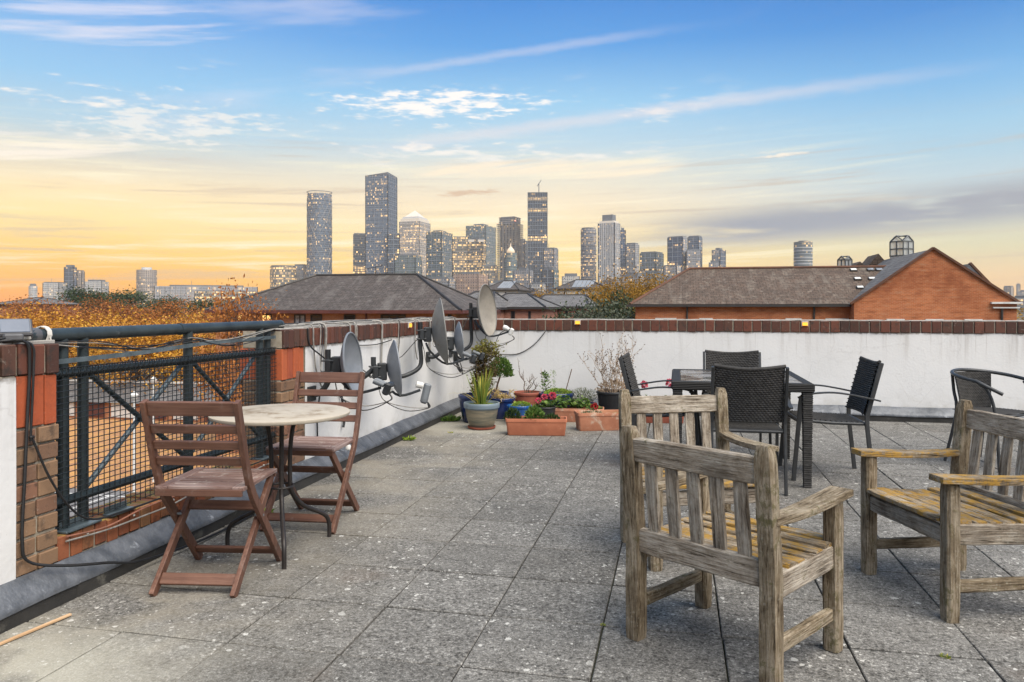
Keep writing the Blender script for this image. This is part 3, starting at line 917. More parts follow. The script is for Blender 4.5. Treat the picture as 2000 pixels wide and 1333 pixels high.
def pier(parent, y0, y1, z0=0.10, end_face=False):
    """brick pier in the left parapet: stock courses, a red soldier course, then the coping"""
    X0 = WX - 0.29
    MB().box(((X0 + WX) / 2 - 0.004, (y0 + y1) / 2, 0.43), (WX - X0 - 0.014, y1 - y0 - 0.012, 1.08)).build('mortar_core', m_['mortar'], parent)
    zs = 0.076
    course = 0
    while zs + 0.065 < 0.752:
        z = zs + 0.0325
        w = y1 - y0
        cuts = [(y0, y0 + 0.105), (y0 + 0.115, y1)] if course % 2 else [(y0, y1 - 0.115), (y1 - 0.105, y1)]
        for a, b in cuts:
            if b - a > 0.03:
                brick(parent, (WX - 0.048, (a + b) / 2, z), (0.10, b - a, 0.065), 'stock_brick')
        if end_face:
            xs = [(X0, X0 + 0.085), (X0 + 0.095, WX - 0.11)] if course % 2 else [(X0, WX - 0.11)]
            for a, b in xs:
                brick(parent, ((a + b) / 2, y0 + 0.048, z), (b - a, 0.10, 0.065), 'stock_brick')
        zs += 0.0755; course += 1
    n = round((y1 - y0) / 0.076); p = (y1 - y0) / n
    for k in range(n):
        brick(parent, (WX - 0.047, y0 + (k + 0.5) * p, 0.861), (0.10, p - 0.010, 0.212), 'red_brick')
    if end_face:
        for k in range(3):
            brick(parent, (WX - 0.135 - k * 0.074, y0 + 0.049, 0.861), (0.064, 0.10, 0.212), 'red_brick')
    coping(parent, 1, y0, y1, WX, 1, 0.076)


wall_near = thing('parapet_wall', 'white rendered parapet end with brown brick pier at the left edge, beside the railing', 'wall')
render_panel(wall_near, 1, -3.9, 2.565, WX + 0.012, 1)
pier(wall_near, 2.575, 2.79)
coping(wall_near, 1, -3.9, 2.57, WX, 1, 0.076)
flashing(wall_near, 1, -3.9, 2.80, WX, 1)

plinth = thing('brick_plinth', 'low mossy red brick plinth under the metal railing', 'plinth')
MB().box((WX - 0.16, 3.74, 0.02), (0.27, 1.90, 0.40)).build('mortar_bed', m_['mortar'], plinth)
n = 25; p = (4.68 - 2.80) / n
for k in range(n):
    brick(plinth, (WX - 0.125, 2.80 + (k + 0.5) * p, 0.196), (0.225, p - 0.010, 0.107), 'plinth_brick', j=0.003)
flashing(plinth, 1, 2.80, 4.68, WX, 1)

wall_left = thing('parapet_wall', 'white rendered left parapet carrying the satellite dishes, dark brick coping', 'wall')
pier(wall_left, 4.69, 5.01, end_face=True)
render_panel(wall_left, 1, 5.015, WY, WX + 0.004, 1)
coping(wall_left, 1, 5.01, WY - 0.02, WX, 1, 0.078)
flashing(wall_left, 1, 4.68, WY - 0.095, WX, 1)

wall_far = thing('parapet_wall', 'long white rendered parapet with red brick coping across the far side', 'wall')
render_panel(wall_far, 0, WX + 0.0, 9.0, WY, -1)
coping(wall_far, 0, WX - 0.30, 9.0, WY, -1, 0.105)
flashing(wall_far, 0, WX + 0.09, 9.0, WY, -1)

# ---- railing in the opening
RX = -2.69
rail = thing('metal_railing', 'dark green steel railing with black wire mesh between the brick piers', 'railing')
MB().tube([(RX, 2.70, 1.128), (RX, 3.75, 1.130), (RX, 4.80, 1.132)], 0.030, 16).build('top_rail', m_['rail_paint'], rail, smooth=True)
for yy in (2.71, 3.71, 4.79):
    MB().tube([(RX, yy - 0.012, 1.13), (RX, yy + 0.012, 1.13)], 0.0325, 16).build('rail_collar', m_['rail_paint'], rail, smooth=True)
for yy in (2.889, 3.009, 3.781, 4.53, 4.625):
    MB().tube([(RX, yy, 0.23), (RX, yy, 1.115)], 0.024 if yy != 3.781 else 0.026, 14).build('post', m_['rail_paint'], rail, smooth=True)
    MB().box((RX + 0.01, yy, 0.256), (0.11, 0.09, 0.010), 0.002).build('base_plate', m_['brace_paint'], rail)
MB().tube([(RX + 0.012, 2.81, 0.955), (RX + 0.012, 4.68, 0.950)], 0.020, 12).build('mid_rail', m_['rail_paint'], rail, smooth=True)
MB().tube([(RX + 0.012, 2.81, 0.385), (RX + 0.012, 4.68, 0.385)], 0.021, 12).build('bottom_rail', m_['rail_paint'], rail, smooth=True)
for (ya, za, yb, zb, mm) in ((3.03, 0.945, 3.76, 0.405, 'rail_paint'), (3.03, 0.405, 3.76, 0.945, 'brace_paint'), (3.80, 0.945, 4.51, 0.405, 'rail_paint'), (3.80, 0.405, 4.51, 0.945, 'brace_paint')):
    dx = 0.012 if mm == 'rail_paint' else -0.012
    MB().tube([(RX + dx, ya, za), (RX + dx, yb, zb)], 0.0135, 10).build('brace', m_[mm], rail, smooth=True)
mesh_b = MB()
XM = RX + 0.037
for k in range(53):
    yy = 2.815 + k * 0.0355
    ph = rnd.gauss(0, 0.0012)
    mesh_b.tube([(XM, yy + ph, 0.275), (XM, yy - ph, 0.985)], 0.0023, 5)
for k in range(28):
    zz = 0.285 + k * 0.0258
    ph = rnd.gauss(0, 0.001)
    mesh_b.tube([(XM + 0.003, 2.80, zz + ph), (XM + 0.003, 4.675, zz - ph)], 0.0023, 5)
o = mesh_b.build('wire_mesh', m_['wire_black'], rail); o['kind'] = 'stuff'
# rolled-up strip of mesh lying along the mid rail
roll = MB()
for k in range(52):
    yy = 2.83 + k * 0.0355
    pts = [(XM - 0.012 + 0.020 * math.cos(q * PI / 4), yy, 0.962 + 0.020 * math.sin(q * PI / 4)) for q in range(8)]
    roll.tube(pts, 0.0022, 5, closed=True)
o = roll.build('rolled_mesh_edge', m_['wire_black'], rail); o['kind'] = 'stuff'
MB().sweep([(XM + 0.006, 2.80, 1.012), (XM + 0.006, 3.3, 1.02), (XM + 0.004, 3.9, 1.045), (XM, 4.67, 1.05)], 0.022, 0.003, (0, 0, 1)).build('flat_strip', m_['brace_paint'], rail)
# bracket feet on the plinth
for yy in (2.93, 3.20):
    mb = MB().box((WX - 0.03, yy, 0.258), (0.06, 0.16, 0.008), 0.001)
    mb.box((WX - 0.055, yy, 0.275), (0.006, 0.15, 0.035), 0.001)
    mb.build('foot_bracket', m_['brace_paint'], rail)


def cable(name, pts, r, mat, parent=None, n=6, k=6):
    return MB().tube(spline(pts, k), r, n).build(name, m_[mat], parent, smooth=True)


# cables slung along the railing
rc = thing('cable_bundle', 'loose bundle of black and grey cables slung under the railing top rail', 'cable')
for q in range(6):
    pts = [(RX + 0.02 + rnd.uniform(-0.01, 0.015), 2.72, 1.09 + rnd.uniform(-0.01, 0.01))]
    for yy in (3.05, 3.4, 3.75, 4.1, 4.45, 4.75):
        pts.append((RX + 0.035 + rnd.uniform(-0.012, 0.012), yy, 1.07 + rnd.uniform(-0.035, 0.025) - (0.02 if yy in (3.4, 4.1) else 0)))
    pts[-1] = (WX - 0.06, 4.80, 1.115)
    cable('cable', pts, rnd.choice((0.0035, 0.004, 0.003)), rnd.choice(('cable_black', 'cable_black', 'cable_grey', 'cable_rust')), rc)
c1 = thing('power_cable', 'pair of black cables hanging down the near brick pier to the floor', 'cable')
cable('cable', [(WX - 0.02, 2.50, 1.115), (WX + 0.02, 2.60, 1.11), (WX + 0.022, 2.62, 1.02), (WX + 0.016, 2.615, 0.80), (WX + 0.018, 2.60, 0.55), (WX + 0.016, 2.59, 0.30), (WX + 0.02, 2.62, 0.205), (WX + 0.07, 2.75, 0.15), (WX + 0.115, 2.95, 0.10), (WX + 0.13, 3.15, 0.045), (WX + 0.15, 3.6, 0.012), (WX + 0.14, 4.2, 0.012)], 0.0065, 'cable_black', c1)
cable('cable', [(WX - 0.02, 2.52, 1.112), (WX + 0.024, 2.625, 1.10), (WX + 0.026, 2.635, 0.98), (WX + 0.018, 2.63, 0.72), (WX + 0.02, 2.64, 0.70), (WX + 0.03, 2.72, 0.52), (WX + 0.03, 2.84, 0.36), (WX + 0.02, 2.97, 0.285), (WX + 0.012, 3.15, 0.268), (WX + 0.010, 3.5, 0.263), (WX + 0.012, 4.0, 0.262), (WX + 0.010, 4.6, 0.262)], 0.005, 'cable_black', c1)
MB().box((WX + 0.02, 2.633, 0.715), (0.014, 0.022, 0.012), 0.003).build('cable_clip', m_['cable_black'], c1)
c2 = thing('power_cable', 'thin reddish and grey cables clipped along the front of the brick plinth', 'cable')
for q, (mm, dz) in enumerate((('cable_rust', 0.0), ('cable_grey', -0.02))):
    pts = [(WX + 0.004, 2.83, 0.245 + dz)]
    for k in range(1, 9):
        pts.append((WX + 0.006 + rnd.uniform(0, 0.01), 2.83 + k * 0.23, 0.236 + dz + rnd.uniform(-0.012, 0.012)))
    cable('cable', pts, 0.0045, mm, c2)
for k in range(6):
    MB().box((WX + 0.008, 2.95 + k * 0.3, 0.228), (0.008, 0.012, 0.014), 0.003).build('cable_clip', m_['clip_white'], c2)

# solar lamp on the near pier and white cap tied to the rail end
sl = thing('solar_lamp', 'small solar panel lamp lying tilted on top of the near brick pier', 'lamp', (WX - 0.03, 2.60, 1.115), R(-128))
Mt = Matrix.Rotation(R(-52), 3, 'X')
MB().box((0, -0.01, 0.052), (0.125, 0.085, 0.022), 0.006, Mt).build('lamp_case', m_['lamp_plastic'], sl)
MB().box(tuple(Vector((0, -0.01, 0.052)) + Mt @ Vector((0, 0, 0.012))), (0.104, 0.066, 0.006), 0.002, Mt).build('solar_panel', m_['solar_cell'], sl)
MB().box((0.01, 0.035, 0.014), (0.07, 0.05, 0.028), 0.006).build('lamp_foot', m_['lamp_plastic'], sl)
MB().tube(spline([(0.03, 0.05, 0.015), (0.09, 0.08, 0.006), (0.16, 0.06, 0.008), (0.21, 0.10, 0.02)], 6), 0.006, 6).build('lead', m_['cable_black'], sl, smooth=True)
cp = thing('plastic_sleeve', 'white plastic scrap tied with string round the end of the top rail', 'sleeve', (RX, 2.70, 1.13))
MB().box((0.0, -0.012, 0.006), (0.052, 0.012, 0.044), 0.003, Matrix.Rotation(R(14), 3, 'X')).build('plastic_tab', m_['clip_white'], cp)
MB().tube([(0, -0.004, 0), (0, 0.03, 0.001), (0, 0.05, 0)], [0.032, 0.033, 0.032], 14, cap=True).build('end_cap', m_['lamp_plastic'], cp, smooth=True)
st = MB()
for k in range(4):
    st.tube([(0.0375 * math.cos(q * PI / 6), 0.072 + k * 0.006 + 0.003 * math.sin(q), 0.0375 * math.sin(q * PI / 6)) for q in range(12)], 0.0032, 5, closed=True)
st.tube(spline([(0.036, 0.08, 0.0), (0.045, 0.085, -0.04), (0.038, 0.10, -0.07), (0.046, 0.11, -0.06)], 6), 0.003, 5)
st.build('string', m_['clip_white'], cp)

# lath on the floor, bottom left
lath = thing('wood_lath', 'thin strip of raw wood lying on the floor at the bottom left', 'wood strip')
beam('lath', (-2.478, 2.12, 0.006), (-2.40, 2.62, 0.007), 0.014, 0.008, m_['raw_lath'], lath, (1, 0, 0), 0.001)

# small amber lamps set on the coping
def coping_lamp(loc, rz, label):
    t = thing('coping_lamp', label, 'lamp', loc, rz, 'amber lamps on the coping')
    mb = MB().box((0, 0.004, 0.028), (0.072, 0.012, 0.010), 0.002)
    mb.box((-0.033, 0.004, 0.0), (0.006, 0.012, 0.05), 0.001); mb.box((0.033, 0.004, 0.0), (0.006, 0.012, 0.05), 0.001)
    mb.build('lamp_case', m_['clip_white'], t)
    MB().box((0, -0.004, 0.002), (0.056, 0.016, 0.036), 0.004).build('lens', m_['lamp_glow'], t)
coping_lamp((-1.168, WY - 0.025, 1.065), 0, 'small glowing amber lamp on the far coping, behind the pots')
coping_lamp((1.415, WY - 0.025, 1.06), 0, 'small glowing amber lamp on the far coping, behind the dining table')
coping_lamp((WX + 0.025, 7.155, 1.07), R(90), 'small glowing amber lamp on the left coping among the dishes')

# building below the terrace
bb = MB()
bb.box((3.0, 2.5, (GZ - 0.15) / 2 - 0.07), (11.3, 13.0, -GZ - 0.2))
tag(bb.build('building_mass', m_['stock_brick']), None, None, None, 'structure')

# ------------------------------------------------------------------ furniture
def garden_chair(label, mid_rear, facing, lichen_arms=False, seat_mat='teak_lichen'):
    """weathered slatted garden armchair; local +Y is the way it faces, rear posts on y = 0"""
    fx, fy = facing
    rz = math.atan2(-fx, fy)
    t = thing('garden_armchair', label, 'armchair', (mid_rear[0], mid_rear[1], 0), rz, 'weathered wooden garden armchairs')
    W, Dp = 0.55, 0.45
    T1, T2, T3 = m_['teak'], m_['teak_mossy'], m_[seat_mat]
    for s in (-1, 1):
        x = s * W / 2
        # rear post: upright below the seat, leaning back above it
        prof = [(-0.030, 0), (0.030, 0), (0.030, 0.36), (-0.012, 0.79), (-0.024, 0.806), (-0.052, 0.806), (-0.066, 0.79), (-0.030, 0.36)]
        mb = MB(); sd = rnd.uniform(0, 99); nz = 26
        for i in range(nz + 1):
            z = 0.806 * i / nz
            y0 = 0.0 if z < 0.36 else -0.042 * (z - 0.36) / 0.446
            e = 1.0 if 0 < i < nz - 1 else (0.93 if i != nz else 0.66)
            hy, hx = (0.031 if z < 0.40 else 0.028) * e, 0.031 * e
            for k in range(12):
                a_ = 2 * PI * (k + 0.5) / 12
                ca, sa = math.cos(a_), math.sin(a_)
                m4 = (abs(ca) ** 7 + abs(sa) ** 7) ** (1 / 7)
                j = 1 + 0.045 * mnoise.noise(Vector((sd + z * 8, ca * 1.5, sa * 1.5))) + 0.03 * mnoise.noise(Vector((sd + z * 34, ca * 4, sa * 4)))
                mb.v.append((hx * ca / m4 * j, y0 + hy * sa / m4 * j, z))
        for i in range(nz):
            for k in range(12):
                k2 = (k + 1) % 12
                mb.f.append((i * 12 + k, i * 12 + k2, (i + 1) * 12 + k2, (i + 1) * 12 + k))
        mb.f.append(tuple(range(12))[::-1]); mb.f.append(tuple(nz * 12 + k for k in range(12)))
        mb.build('rear_leg', T2, t, smooth=True, angle=35, loc=(x, 0, 0))
        old_beam('front_leg', (x, Dp, 0), (x, Dp, 0.556), 0.060, 0.058, T2, t)
        pts = [(x + s * 0.004, -0.560, -0.022), (x + s * 0.004, -0.553, 0.12), (x + s * 0.004, -0.556, 0.28), (x + s * 0.004, -0.570, Dp + 0.065)]   # local Z is the chair's Y, so the grain runs along the arm
        MB().sweep(spline(pts, 3), [0.062, 0.064, 0.068, 0.072, 0.076, 0.08, 0.084, 0.086, 0.087, 0.088], 0.026, (1, 0, 0)).build('armrest', m_['teak_lichen'] if lichen_arms else T2, t, bev=0.004, rot=(R(-90), 0, 0))
        old_beam('side_rail', (x, 0.03, 0.335), (x, Dp - 0.03, 0.345), 0.032, 0.085, T1, t, (1, 0, 0))
        old_beam('stretcher', (x, 0.03, 0.135), (x, Dp - 0.03, 0.135), 0.030, 0.048, T2, t, (1, 0, 0))
    old_beam('top_rail', (-W / 2 + 0.03, -0.040, 0.722), (W / 2 - 0.03, -0.040, 0.722), 0.094, 0.030, T1, t, (0, -0.09, 1))
    old_beam('lower_rail', (-W / 2 + 0.03, -0.004, 0.378), (W / 2 - 0.03, -0.004, 0.378), 0.092, 0.032, T1, t, (0, -0.04, 1))
    for k in range(5):
        x = (k - 2) * (W - 0.06) / 5.35
        old_beam('back_slat', (x, -0.006, 0.42), (x, -0.037, 0.682), 0.051, 0.016, T1, t, (1, 0, 0))
    old_beam('front_apron', (-W / 2 + 0.03, Dp, 0.335), (W / 2 - 0.03, Dp, 0.335), 0.070, 0.028, T1, t, (0, 0, 1))
    dip = [0.0, -0.010, -0.016, -0.016, -0.010, -0.002, 0.002]
    for k in range(7):
        y = 0.055 + k * 0.0665
        hw = W / 2 - (0.028 if k in (0, 6) else -0.010)
        old_beam('seat_slat', (-hw, y, 0.392 + dip[k] + rnd.gauss(0, 0.001)), (hw, y, 0.392 + dip[k] + rnd.gauss(0, 0.001)), 0.056, 0.020, T3, t, (0, 1, 0))
    return t


ch = R(55.0)
garden_chair('nearest weathered wooden garden armchair, mossy, its slatted back to the camera', (0.075, 2.748), (math.cos(R(55)), math.sin(R(55))), False)
garden_chair('weathered wooden garden armchair half hidden behind the nearest one, facing the camera', (-0.006, 4.195), (0.36, -0.93), False)
garden_chair('weathered wooden garden armchair cut by the right edge, orange lichen on its seat', (1.40, 3.735), (-0.944, -0.329), True)


def folding_chair(label, loc, rz):
    """slatted folding bistro chair; local +Y is the way it faces"""
    t = thing('folding_chair', label, 'chair', (loc[0], loc[1], 0), rz, 'folding wooden bistro chairs')
    S, SW = m_['stained_wood'], m_['stained_wood_worn']
    W = 0.205
    for s in (-1, 1):
        path = [(s * W, 0.262, 0.0), (s * W, -0.085, 0.405), (s * W, -0.128, 0.475), (s * W, -0.168, 0.575), (s * W, -0.255, 0.848)]
        mb = MB().sweep(path, 0.022, 0.042, (1, 0, 0))
        mb.build('back_upright', S, t, bev=0.003)
        mb = MB().sweep([(s * (W - 0.026), -0.235, 0.0), (s * (W - 0.026), 0.205, 0.432)], 0.021, 0.042, (1, 0, 0))
        mb.build('cross_leg', S, t, bev=0.003)
        beam('seat_side', (s * (W - 0.030), -0.175, 0.452), (s * (W - 0.030), 0.225, 0.452), 0.055, 0.019, SW, t, (1, 0, 0), 0.003)
        MB().tube([(s * (W + 0.012), 0.013, 0.290), (s * (W - 0.03), 0.013, 0.290)], 0.006, 8).build('pivot_bolt', m_['lnb_grey'], t)
    for z, h in ((0.814, 0.066), (0.722, 0.040), (0.648, 0.040), (0.574, 0.040)):
        y = -0.168 - (z - 0.575) * (0.087 / 0.273)
        beam('back_slat', (-W + 0.011, y, z), (W - 0.011, y, z), h, 0.016, S, t, (0, -0.3, 1), 0.003)
    for k in range(7):
        y = -0.145 + k * 0.0555
        beam('seat_slat', (-W + 0.058, y, 0.453), (W - 0.058, y, 0.453), 0.041, 0.017, SW, t, (0, 1, 0), 0.003)
    beam('seat_front', (-W + 0.010, 0.222, 0.436), (W - 0.010, 0.222, 0.436), 0.030, 0.018, S, t, (0, 0, 1), 0.002)
    beam('seat_rear', (-W + 0.010, -0.178, 0.436), (W - 0.010, -0.178, 0.436), 0.030, 0.018, S, t, (0, 0, 1), 0.002)
    beam('stretcher', (-W + 0.036, -0.178, 0.056), (W - 0.036, -0.178, 0.056), 0.052, 0.016, S, t, (0, 0.5, 0.6), 0.003)
    beam('stretcher', (-W + 0.011, 0.205, 0.066), (W - 0.011, 0.205, 0.066), 0.046, 0.016, S, t, (0, -0.5, 0.6), 0.003)
    beam('stretcher', (-W + 0.036, 0.085, 0.314), (W - 0.036, 0.085, 0.314), 0.046, 0.016, S, t, (0, 0.5, 0.6), 0.003)
    return t


folding_chair('brown folding slatted chair with its back to the camera, near side of the round table', (-2.08, 3.135), R(9))
folding_chair('brown folding slatted chair facing the camera, behind the round table', (-2.085, 4.12), R(185))

# ---- round bistro table
rt = thing('round_table', 'small round bistro table with worn cream top and dark curved legs', 'table', (-1.995, 3.565, 0))


def make_tabletop_mat():
    m, nt, b = newmat('worn_cream_top')
    co, _ = objco(nt, rand=False)
    sp = nd(nt, 'SeparateXYZ', {0: co})
    rr = mth(nt, 'SQRT', mth(nt, 'ADD', mth(nt, 'MULTIPLY', sp.outputs[0], sp.outputs[0]), mth(nt, 'MULTIPLY', sp.outputs[1], sp.outputs[1])))
    n1 = noise(nt, co, 9.0, 7.0, 0.68, 0.6)
    n2 = noise(nt, co, 24.0, 5.0, 0.7)
    col = mix(nt, n2, (0.34, 0.295, 0.23), (0.45, 0.40, 0.32))
    ring = mth(nt, 'MULTIPLY', mth(nt, 'MULTIPLY', mrange(nt, rr, 0.31, 0.22), mrange(nt, n1, 0.42, 0.62)), mrange(nt, noise(nt, co, 3.2, 3.0), 0.42, 0.58))
    col = mix(nt, mth(nt, 'MULTIPLY', ring, 0.85), col, (0.17, 0.115, 0.06))
    col = mix(nt, mth(nt, 'MULTIPLY', mrange(nt, noise(nt, co, 5.0, 6.0, 0.7), 0.54, 0.70), 0.4), col, (0.33, 0.28, 0.18))
    setc(nt, b, col, 0.6, 0.0, bump(nt, n2, 0.2, 0.003))


make_tabletop_mat()
MB().lathe([(0.0001, 0.690), (0.335, 0.690), (0.346, 0.694), (0.350, 0.702), (0.349, 0.709), (0.343, 0.712), (0.0001, 0.713)], 64).build('table_top', m_['worn_cream_top'], rt, smooth=True)
for k in range(3):
    a = R(-58 + 120 * k)
    ca, sa = math.cos(a), math.sin(a)
    pts = [(0.10, 0.685), (0.07, 0.62), (0.055, 0.50), (0.055, 0.34), (0.075, 0.27), (0.14, 0.20), (0.24, 0.145), (0.285, 0.11), (0.30, 0.06), (0.30, 0.0)]
    MB().tube(spline([(r_ * ca, r_ * sa, z) for r_, z in pts], 4), 0.0115, 10).build('leg', m_['table_leg_paint'], rt, smooth=True)
MB().lathe([(0.0001, 0.680), (0.15, 0.680), (0.15, 0.6895), (0.0001, 0.6895)], 32).build('top_plate', m_['table_leg_paint'], rt, smooth=True)
MB().tube([(0.062 * math.cos(2 * PI * k / 24), 0.062 * math.sin(2 * PI * k / 24), 0.33) for k in range(24)], 0.006, 6, closed=True).build('brace_ring', m_['table_leg_paint'], rt, smooth=True)


# ---- woven rattan set
def weave(fn, nrow, nper, amp=0.0035):
    """woven surface: strands in rows pass over and under; fn(u, v) -> point, normal"""
    mb = MB()
    cu, rv = nper * 4, nrow * 3
    for j in range(rv + 1):
        r_, s_ = divmod(j, 3)
        prof = (0.0, 0.85, 0.85)[s_]
        for i in range(cu + 1):
            u, v = i / cu, j / rv
            p, n_ = fn(u, v)
            ph = math.cos(2 * PI * i / 4 + PI * r_)
            h = amp * (prof * (0.55 + 0.45 * ph) - 0.35)
            mb.v.append(tuple(p + n_ * h))
    for j in range(rv):
        for i in range(cu):
            a = j * (cu + 1) + i
            mb.f.append((a, a + 1, a + cu + 2, a + cu + 1))
    return mb


def rattan_parts():
    W = 0.225
    back = weave(lambda u, v: (V((u - 0.5) * 2 * W, -0.215 - 0.105 * (0.06 + v) - 0.030 * math.cos((u - 0.5) * PI), 0.475 + v * (0.385 - 0.020 * math.cos((u - 0.5) * PI))), V(0, -1, -0.2).normalized()), 25, 18, 0.011)
    front = weave(lambda u, v: (V((u - 0.5) * 2 * W, -0.199 - 0.105 * (0.06 + v) - 0.030 * math.cos((u - 0.5) * PI), 0.475 + v * (0.385 - 0.020 * math.cos((u - 0.5) * PI))), V(0, 1, 0.2).normalized()), 25, 18, 0.011)
    o = len(back.v); back.v += front.v; back.f += [tuple(i + o for i in f) for f in front.f]
    seat = weave(lambda u, v: (V((u - 0.5) * 2 * 0.222, -0.215 + v * 0.45, 0.425 + 0.022 * v * v - 0.006 * math.cos((u - 0.5) * PI) - (0.05 * max(0, v - 0.9) * 6 * (v - 0.9) * 10 if v > 0.9 else 0)), V(0, 0, 1)), 25, 18, 0.009)
    return back.mesh('backrest', m_['rattan'], True, angle=70), seat.mesh('seat', m_['rattan'], True, angle=70)


RB, RS = rattan_parts()


def rattan_chair(label, loc, rz):
    t = thing('rattan_chair', label, 'chair', (loc[0], loc[1], 0), rz, 'black woven dining chairs')
    link('backrest', RB, t); s_ = link('seat', RS, t)
    Fm = m_['rattan_frame']
    for s in (-1, 1):
        x = s * 0.238
        MB().sweep([(x, -0.275, 0.0), (x, -0.232, 0.40), (x, -0.232, 0.47), (x, -0.33, 0.855)], 0.020, 0.030, (1, 0, 0)).build('rear_leg', Fm, t, bev=0.004)
        MB().sweep(spline([(x + s * 0.022, 0.275, 0.0), (x + s * 0.020, 0.238, 0.42), (x + s * 0.024, 0.224, 0.585), (x + s * 0.026, 0.20, 0.618)], 4), 0.020, 0.030, (1, 0, 0)).build('front_leg', Fm, t, bev=0.003)
        MB().sweep(spline([(x + s * 0.026, 0.245, 0.598), (x + s * 0.028, 0.16, 0.628), (x + s * 0.028, 0.0, 0.640), (x + s * 0.026, -0.16, 0.618), (x + s * 0.024, -0.315, 0.585)], 5), 0.030, 0.012, (1, 0, 0)).build('armrest', Fm, t, bev=0.003)
        MB().tube([(s * 0.222, -0.225, 0.413), (s * 0.222, 0.0, 0.416), (s * 0.222, 0.225, 0.432)], 0.012, 10).build('seat_rail', Fm, t, smooth=True)
    MB().tube([(-0.23, 0.232, 0.428), (0.23, 0.232, 0.428)], 0.012, 10).build('seat_rail', Fm, t, smooth=True)
    MB().tube([(-0.23, -0.225, 0.413), (0.23, -0.225, 0.413)], 0.012, 10).build('seat_rail', Fm, t, smooth=True)
    tp = [(x / 10 * 0.228, -0.215 - 0.112 - 0.030 * math.cos(x / 20 * PI) + 0.008, 0.862 - 0.020 * math.cos(x / 20 * PI)) for x in range(-10, 11)]
    MB().tube(tp, 0.012, 8).build('top_rail', m_['rattan'], t, smooth=True)
    return t


rattan_chair('black woven chair seen from behind, on the near side of the dining table', (0.465, 5.58), R(1.5))
rattan_chair('black woven chair on the wall side of the dining table, facing the camera', (0.475, 6.66), R(180))
rattan_chair('black woven armchair pulled out at the right end of the dining table', (1.085, 6.06), R(93))
rattan_chair('black woven chair seen edge-on at the left end of the dining table', (-0.09, 6.18), R(-93))


def make_glass_top():
    m, nt, b = newmat('table_glass')
    co, _ = objco(nt, rand=False)
    n1 = noise(nt, co, 6.0, 6.0, 0.7, 0.4)
    col = mix(nt, mrange(nt, n1, 0.4, 0.62), (0.045, 0.040, 0.035), (0.20, 0.17, 0.14))
    setc(nt, b, col, mrange(nt, n1, 0.35, 0.65, 0.06, 0.35), 0.0, None, 0.8)
    m, nt, b = newmat('rattan_wrap')
    co, _ = objco(nt, rand=False)
    st = nd(nt, 'Mapping', {'Vector': co, 'Scale': (1, 1, 1)}).outputs[0]
    wv = nd(nt, 'TexWave', {'Vector': st, 'Scale': 26.0, 'Distortion': 0.6, 'Detail': 1.0}, wave_type='BANDS', bands_direction='Z').outputs['Fac']
    setc(nt, b, mix(nt, wv, (0.012, 0.012, 0.012), (0.050, 0.049, 0.048)), 0.7, 0.0, bump(nt, wv, 0.9, 0.012), 0.2)


make_glass_top()
dt = thing('dining_table', 'rectangular black woven dining table with smoked glass top', 'table', (0.445, 6.10, 0))
TX, TY = 0.485, 0.565
frame_b = MB()
for sx, sy, w, dpt in ((0, -TY + 0.035, 2 * TX, 0.07), (0, TY - 0.035, 2 * TX, 0.07), (-TX + 0.035, 0, 0.07, 2 * TY - 0.14), (TX - 0.035, 0, 0.07, 2 * TY - 0.14)):
    frame_b.box((sx, sy, 0.692), (w, dpt, 0.062), 0.010)
frame_b.build('table_frame', m_['rattan_wrap'], dt)
MB().box((0, 0, 0.716), (2 * TX - 0.135, 2 * TY - 0.135, 0.008), 0.002).build('glass_top', m_['table_glass'], dt)
for sx in (-1, 1):
    for sy in (-1, 1):
        rows = MB()
        nseg = 44
        for k in range(nseg):
            z = 0.66 * (k + 0.5) / nseg
            w = 0.052 + 0.016 * (z / 0.66)
            rows.box((0, 0, z), (w + (0.003 if k % 2 else 0), w + (0 if k % 2 else 0.003), 0.66 / nseg - 0.001), 0.0035)
        rows.build('leg', m_['rattan'], dt, loc=(sx * (TX - 0.045), sy * (TY - 0.045), 0))

# ---- tub chair at the right edge
tub = thing('tub_chair', 'round-backed black woven tub chair at the right edge by the far wall', 'chair', (2.44, 6.72, 0), R(-146))
ringp = []
for k in range(-13, 14):
    a = R(-90) + R(k * 10.2)
    rr_ = 0.275
    zz = 0.735 - 0.085 * (abs(k) / 13) ** 1.6 - (0.06 * max(0, abs(k) - 10) / 3)
    ringp.append((rr_ * math.cos(a) * 1.02, rr_ * math.sin(a) + 0.02 + (0.05 * max(0, abs(k) - 9) / 4), zz))
MB().tube(ringp, 0.014, 10).build('arm_frame', m_['rattan_frame'], tub, smooth=True)
bk = weave(lambda u, v: (V((0.262 - 0.05 * (1 - v)) * math.cos(R(-90) + (u - 0.5) * R(105)), 0.02 + (0.262 - 0.05 * (1 - v)) * math.sin(R(-90) + (u - 0.5) * R(105)), 0.43 + v * 0.29), V(math.cos(R(-90) + (u - 0.5) * R(105)), math.sin(R(-90) + (u - 0.5) * R(105)), 0)), 26, 22, 0.007)
bk.build('backrest', m_['rattan'], tub, smooth=True, angle=70)
st_ = weave(lambda u, v: (V((u - 0.5) * 0.44 * math.sqrt(max(0.05, 1 - (1.7 * (v - 0.5)) ** 2 * 0.55)), -0.20 + v * 0.43, 0.425 + 0.01 * v), V(0, 0, 1)), 28, 24, 0.006)
st_.build('seat', m_['rattan'], tub, smooth=True, angle=70)
MB().tube([(0.215 * math.cos(2 * PI * k / 28), 0.012 + 0.215 * math.sin(2 * PI * k / 28), 0.418) for k in range(28)], 0.012, 8, closed=True).build('seat_ring', m_['rattan_frame'], tub, smooth=True)
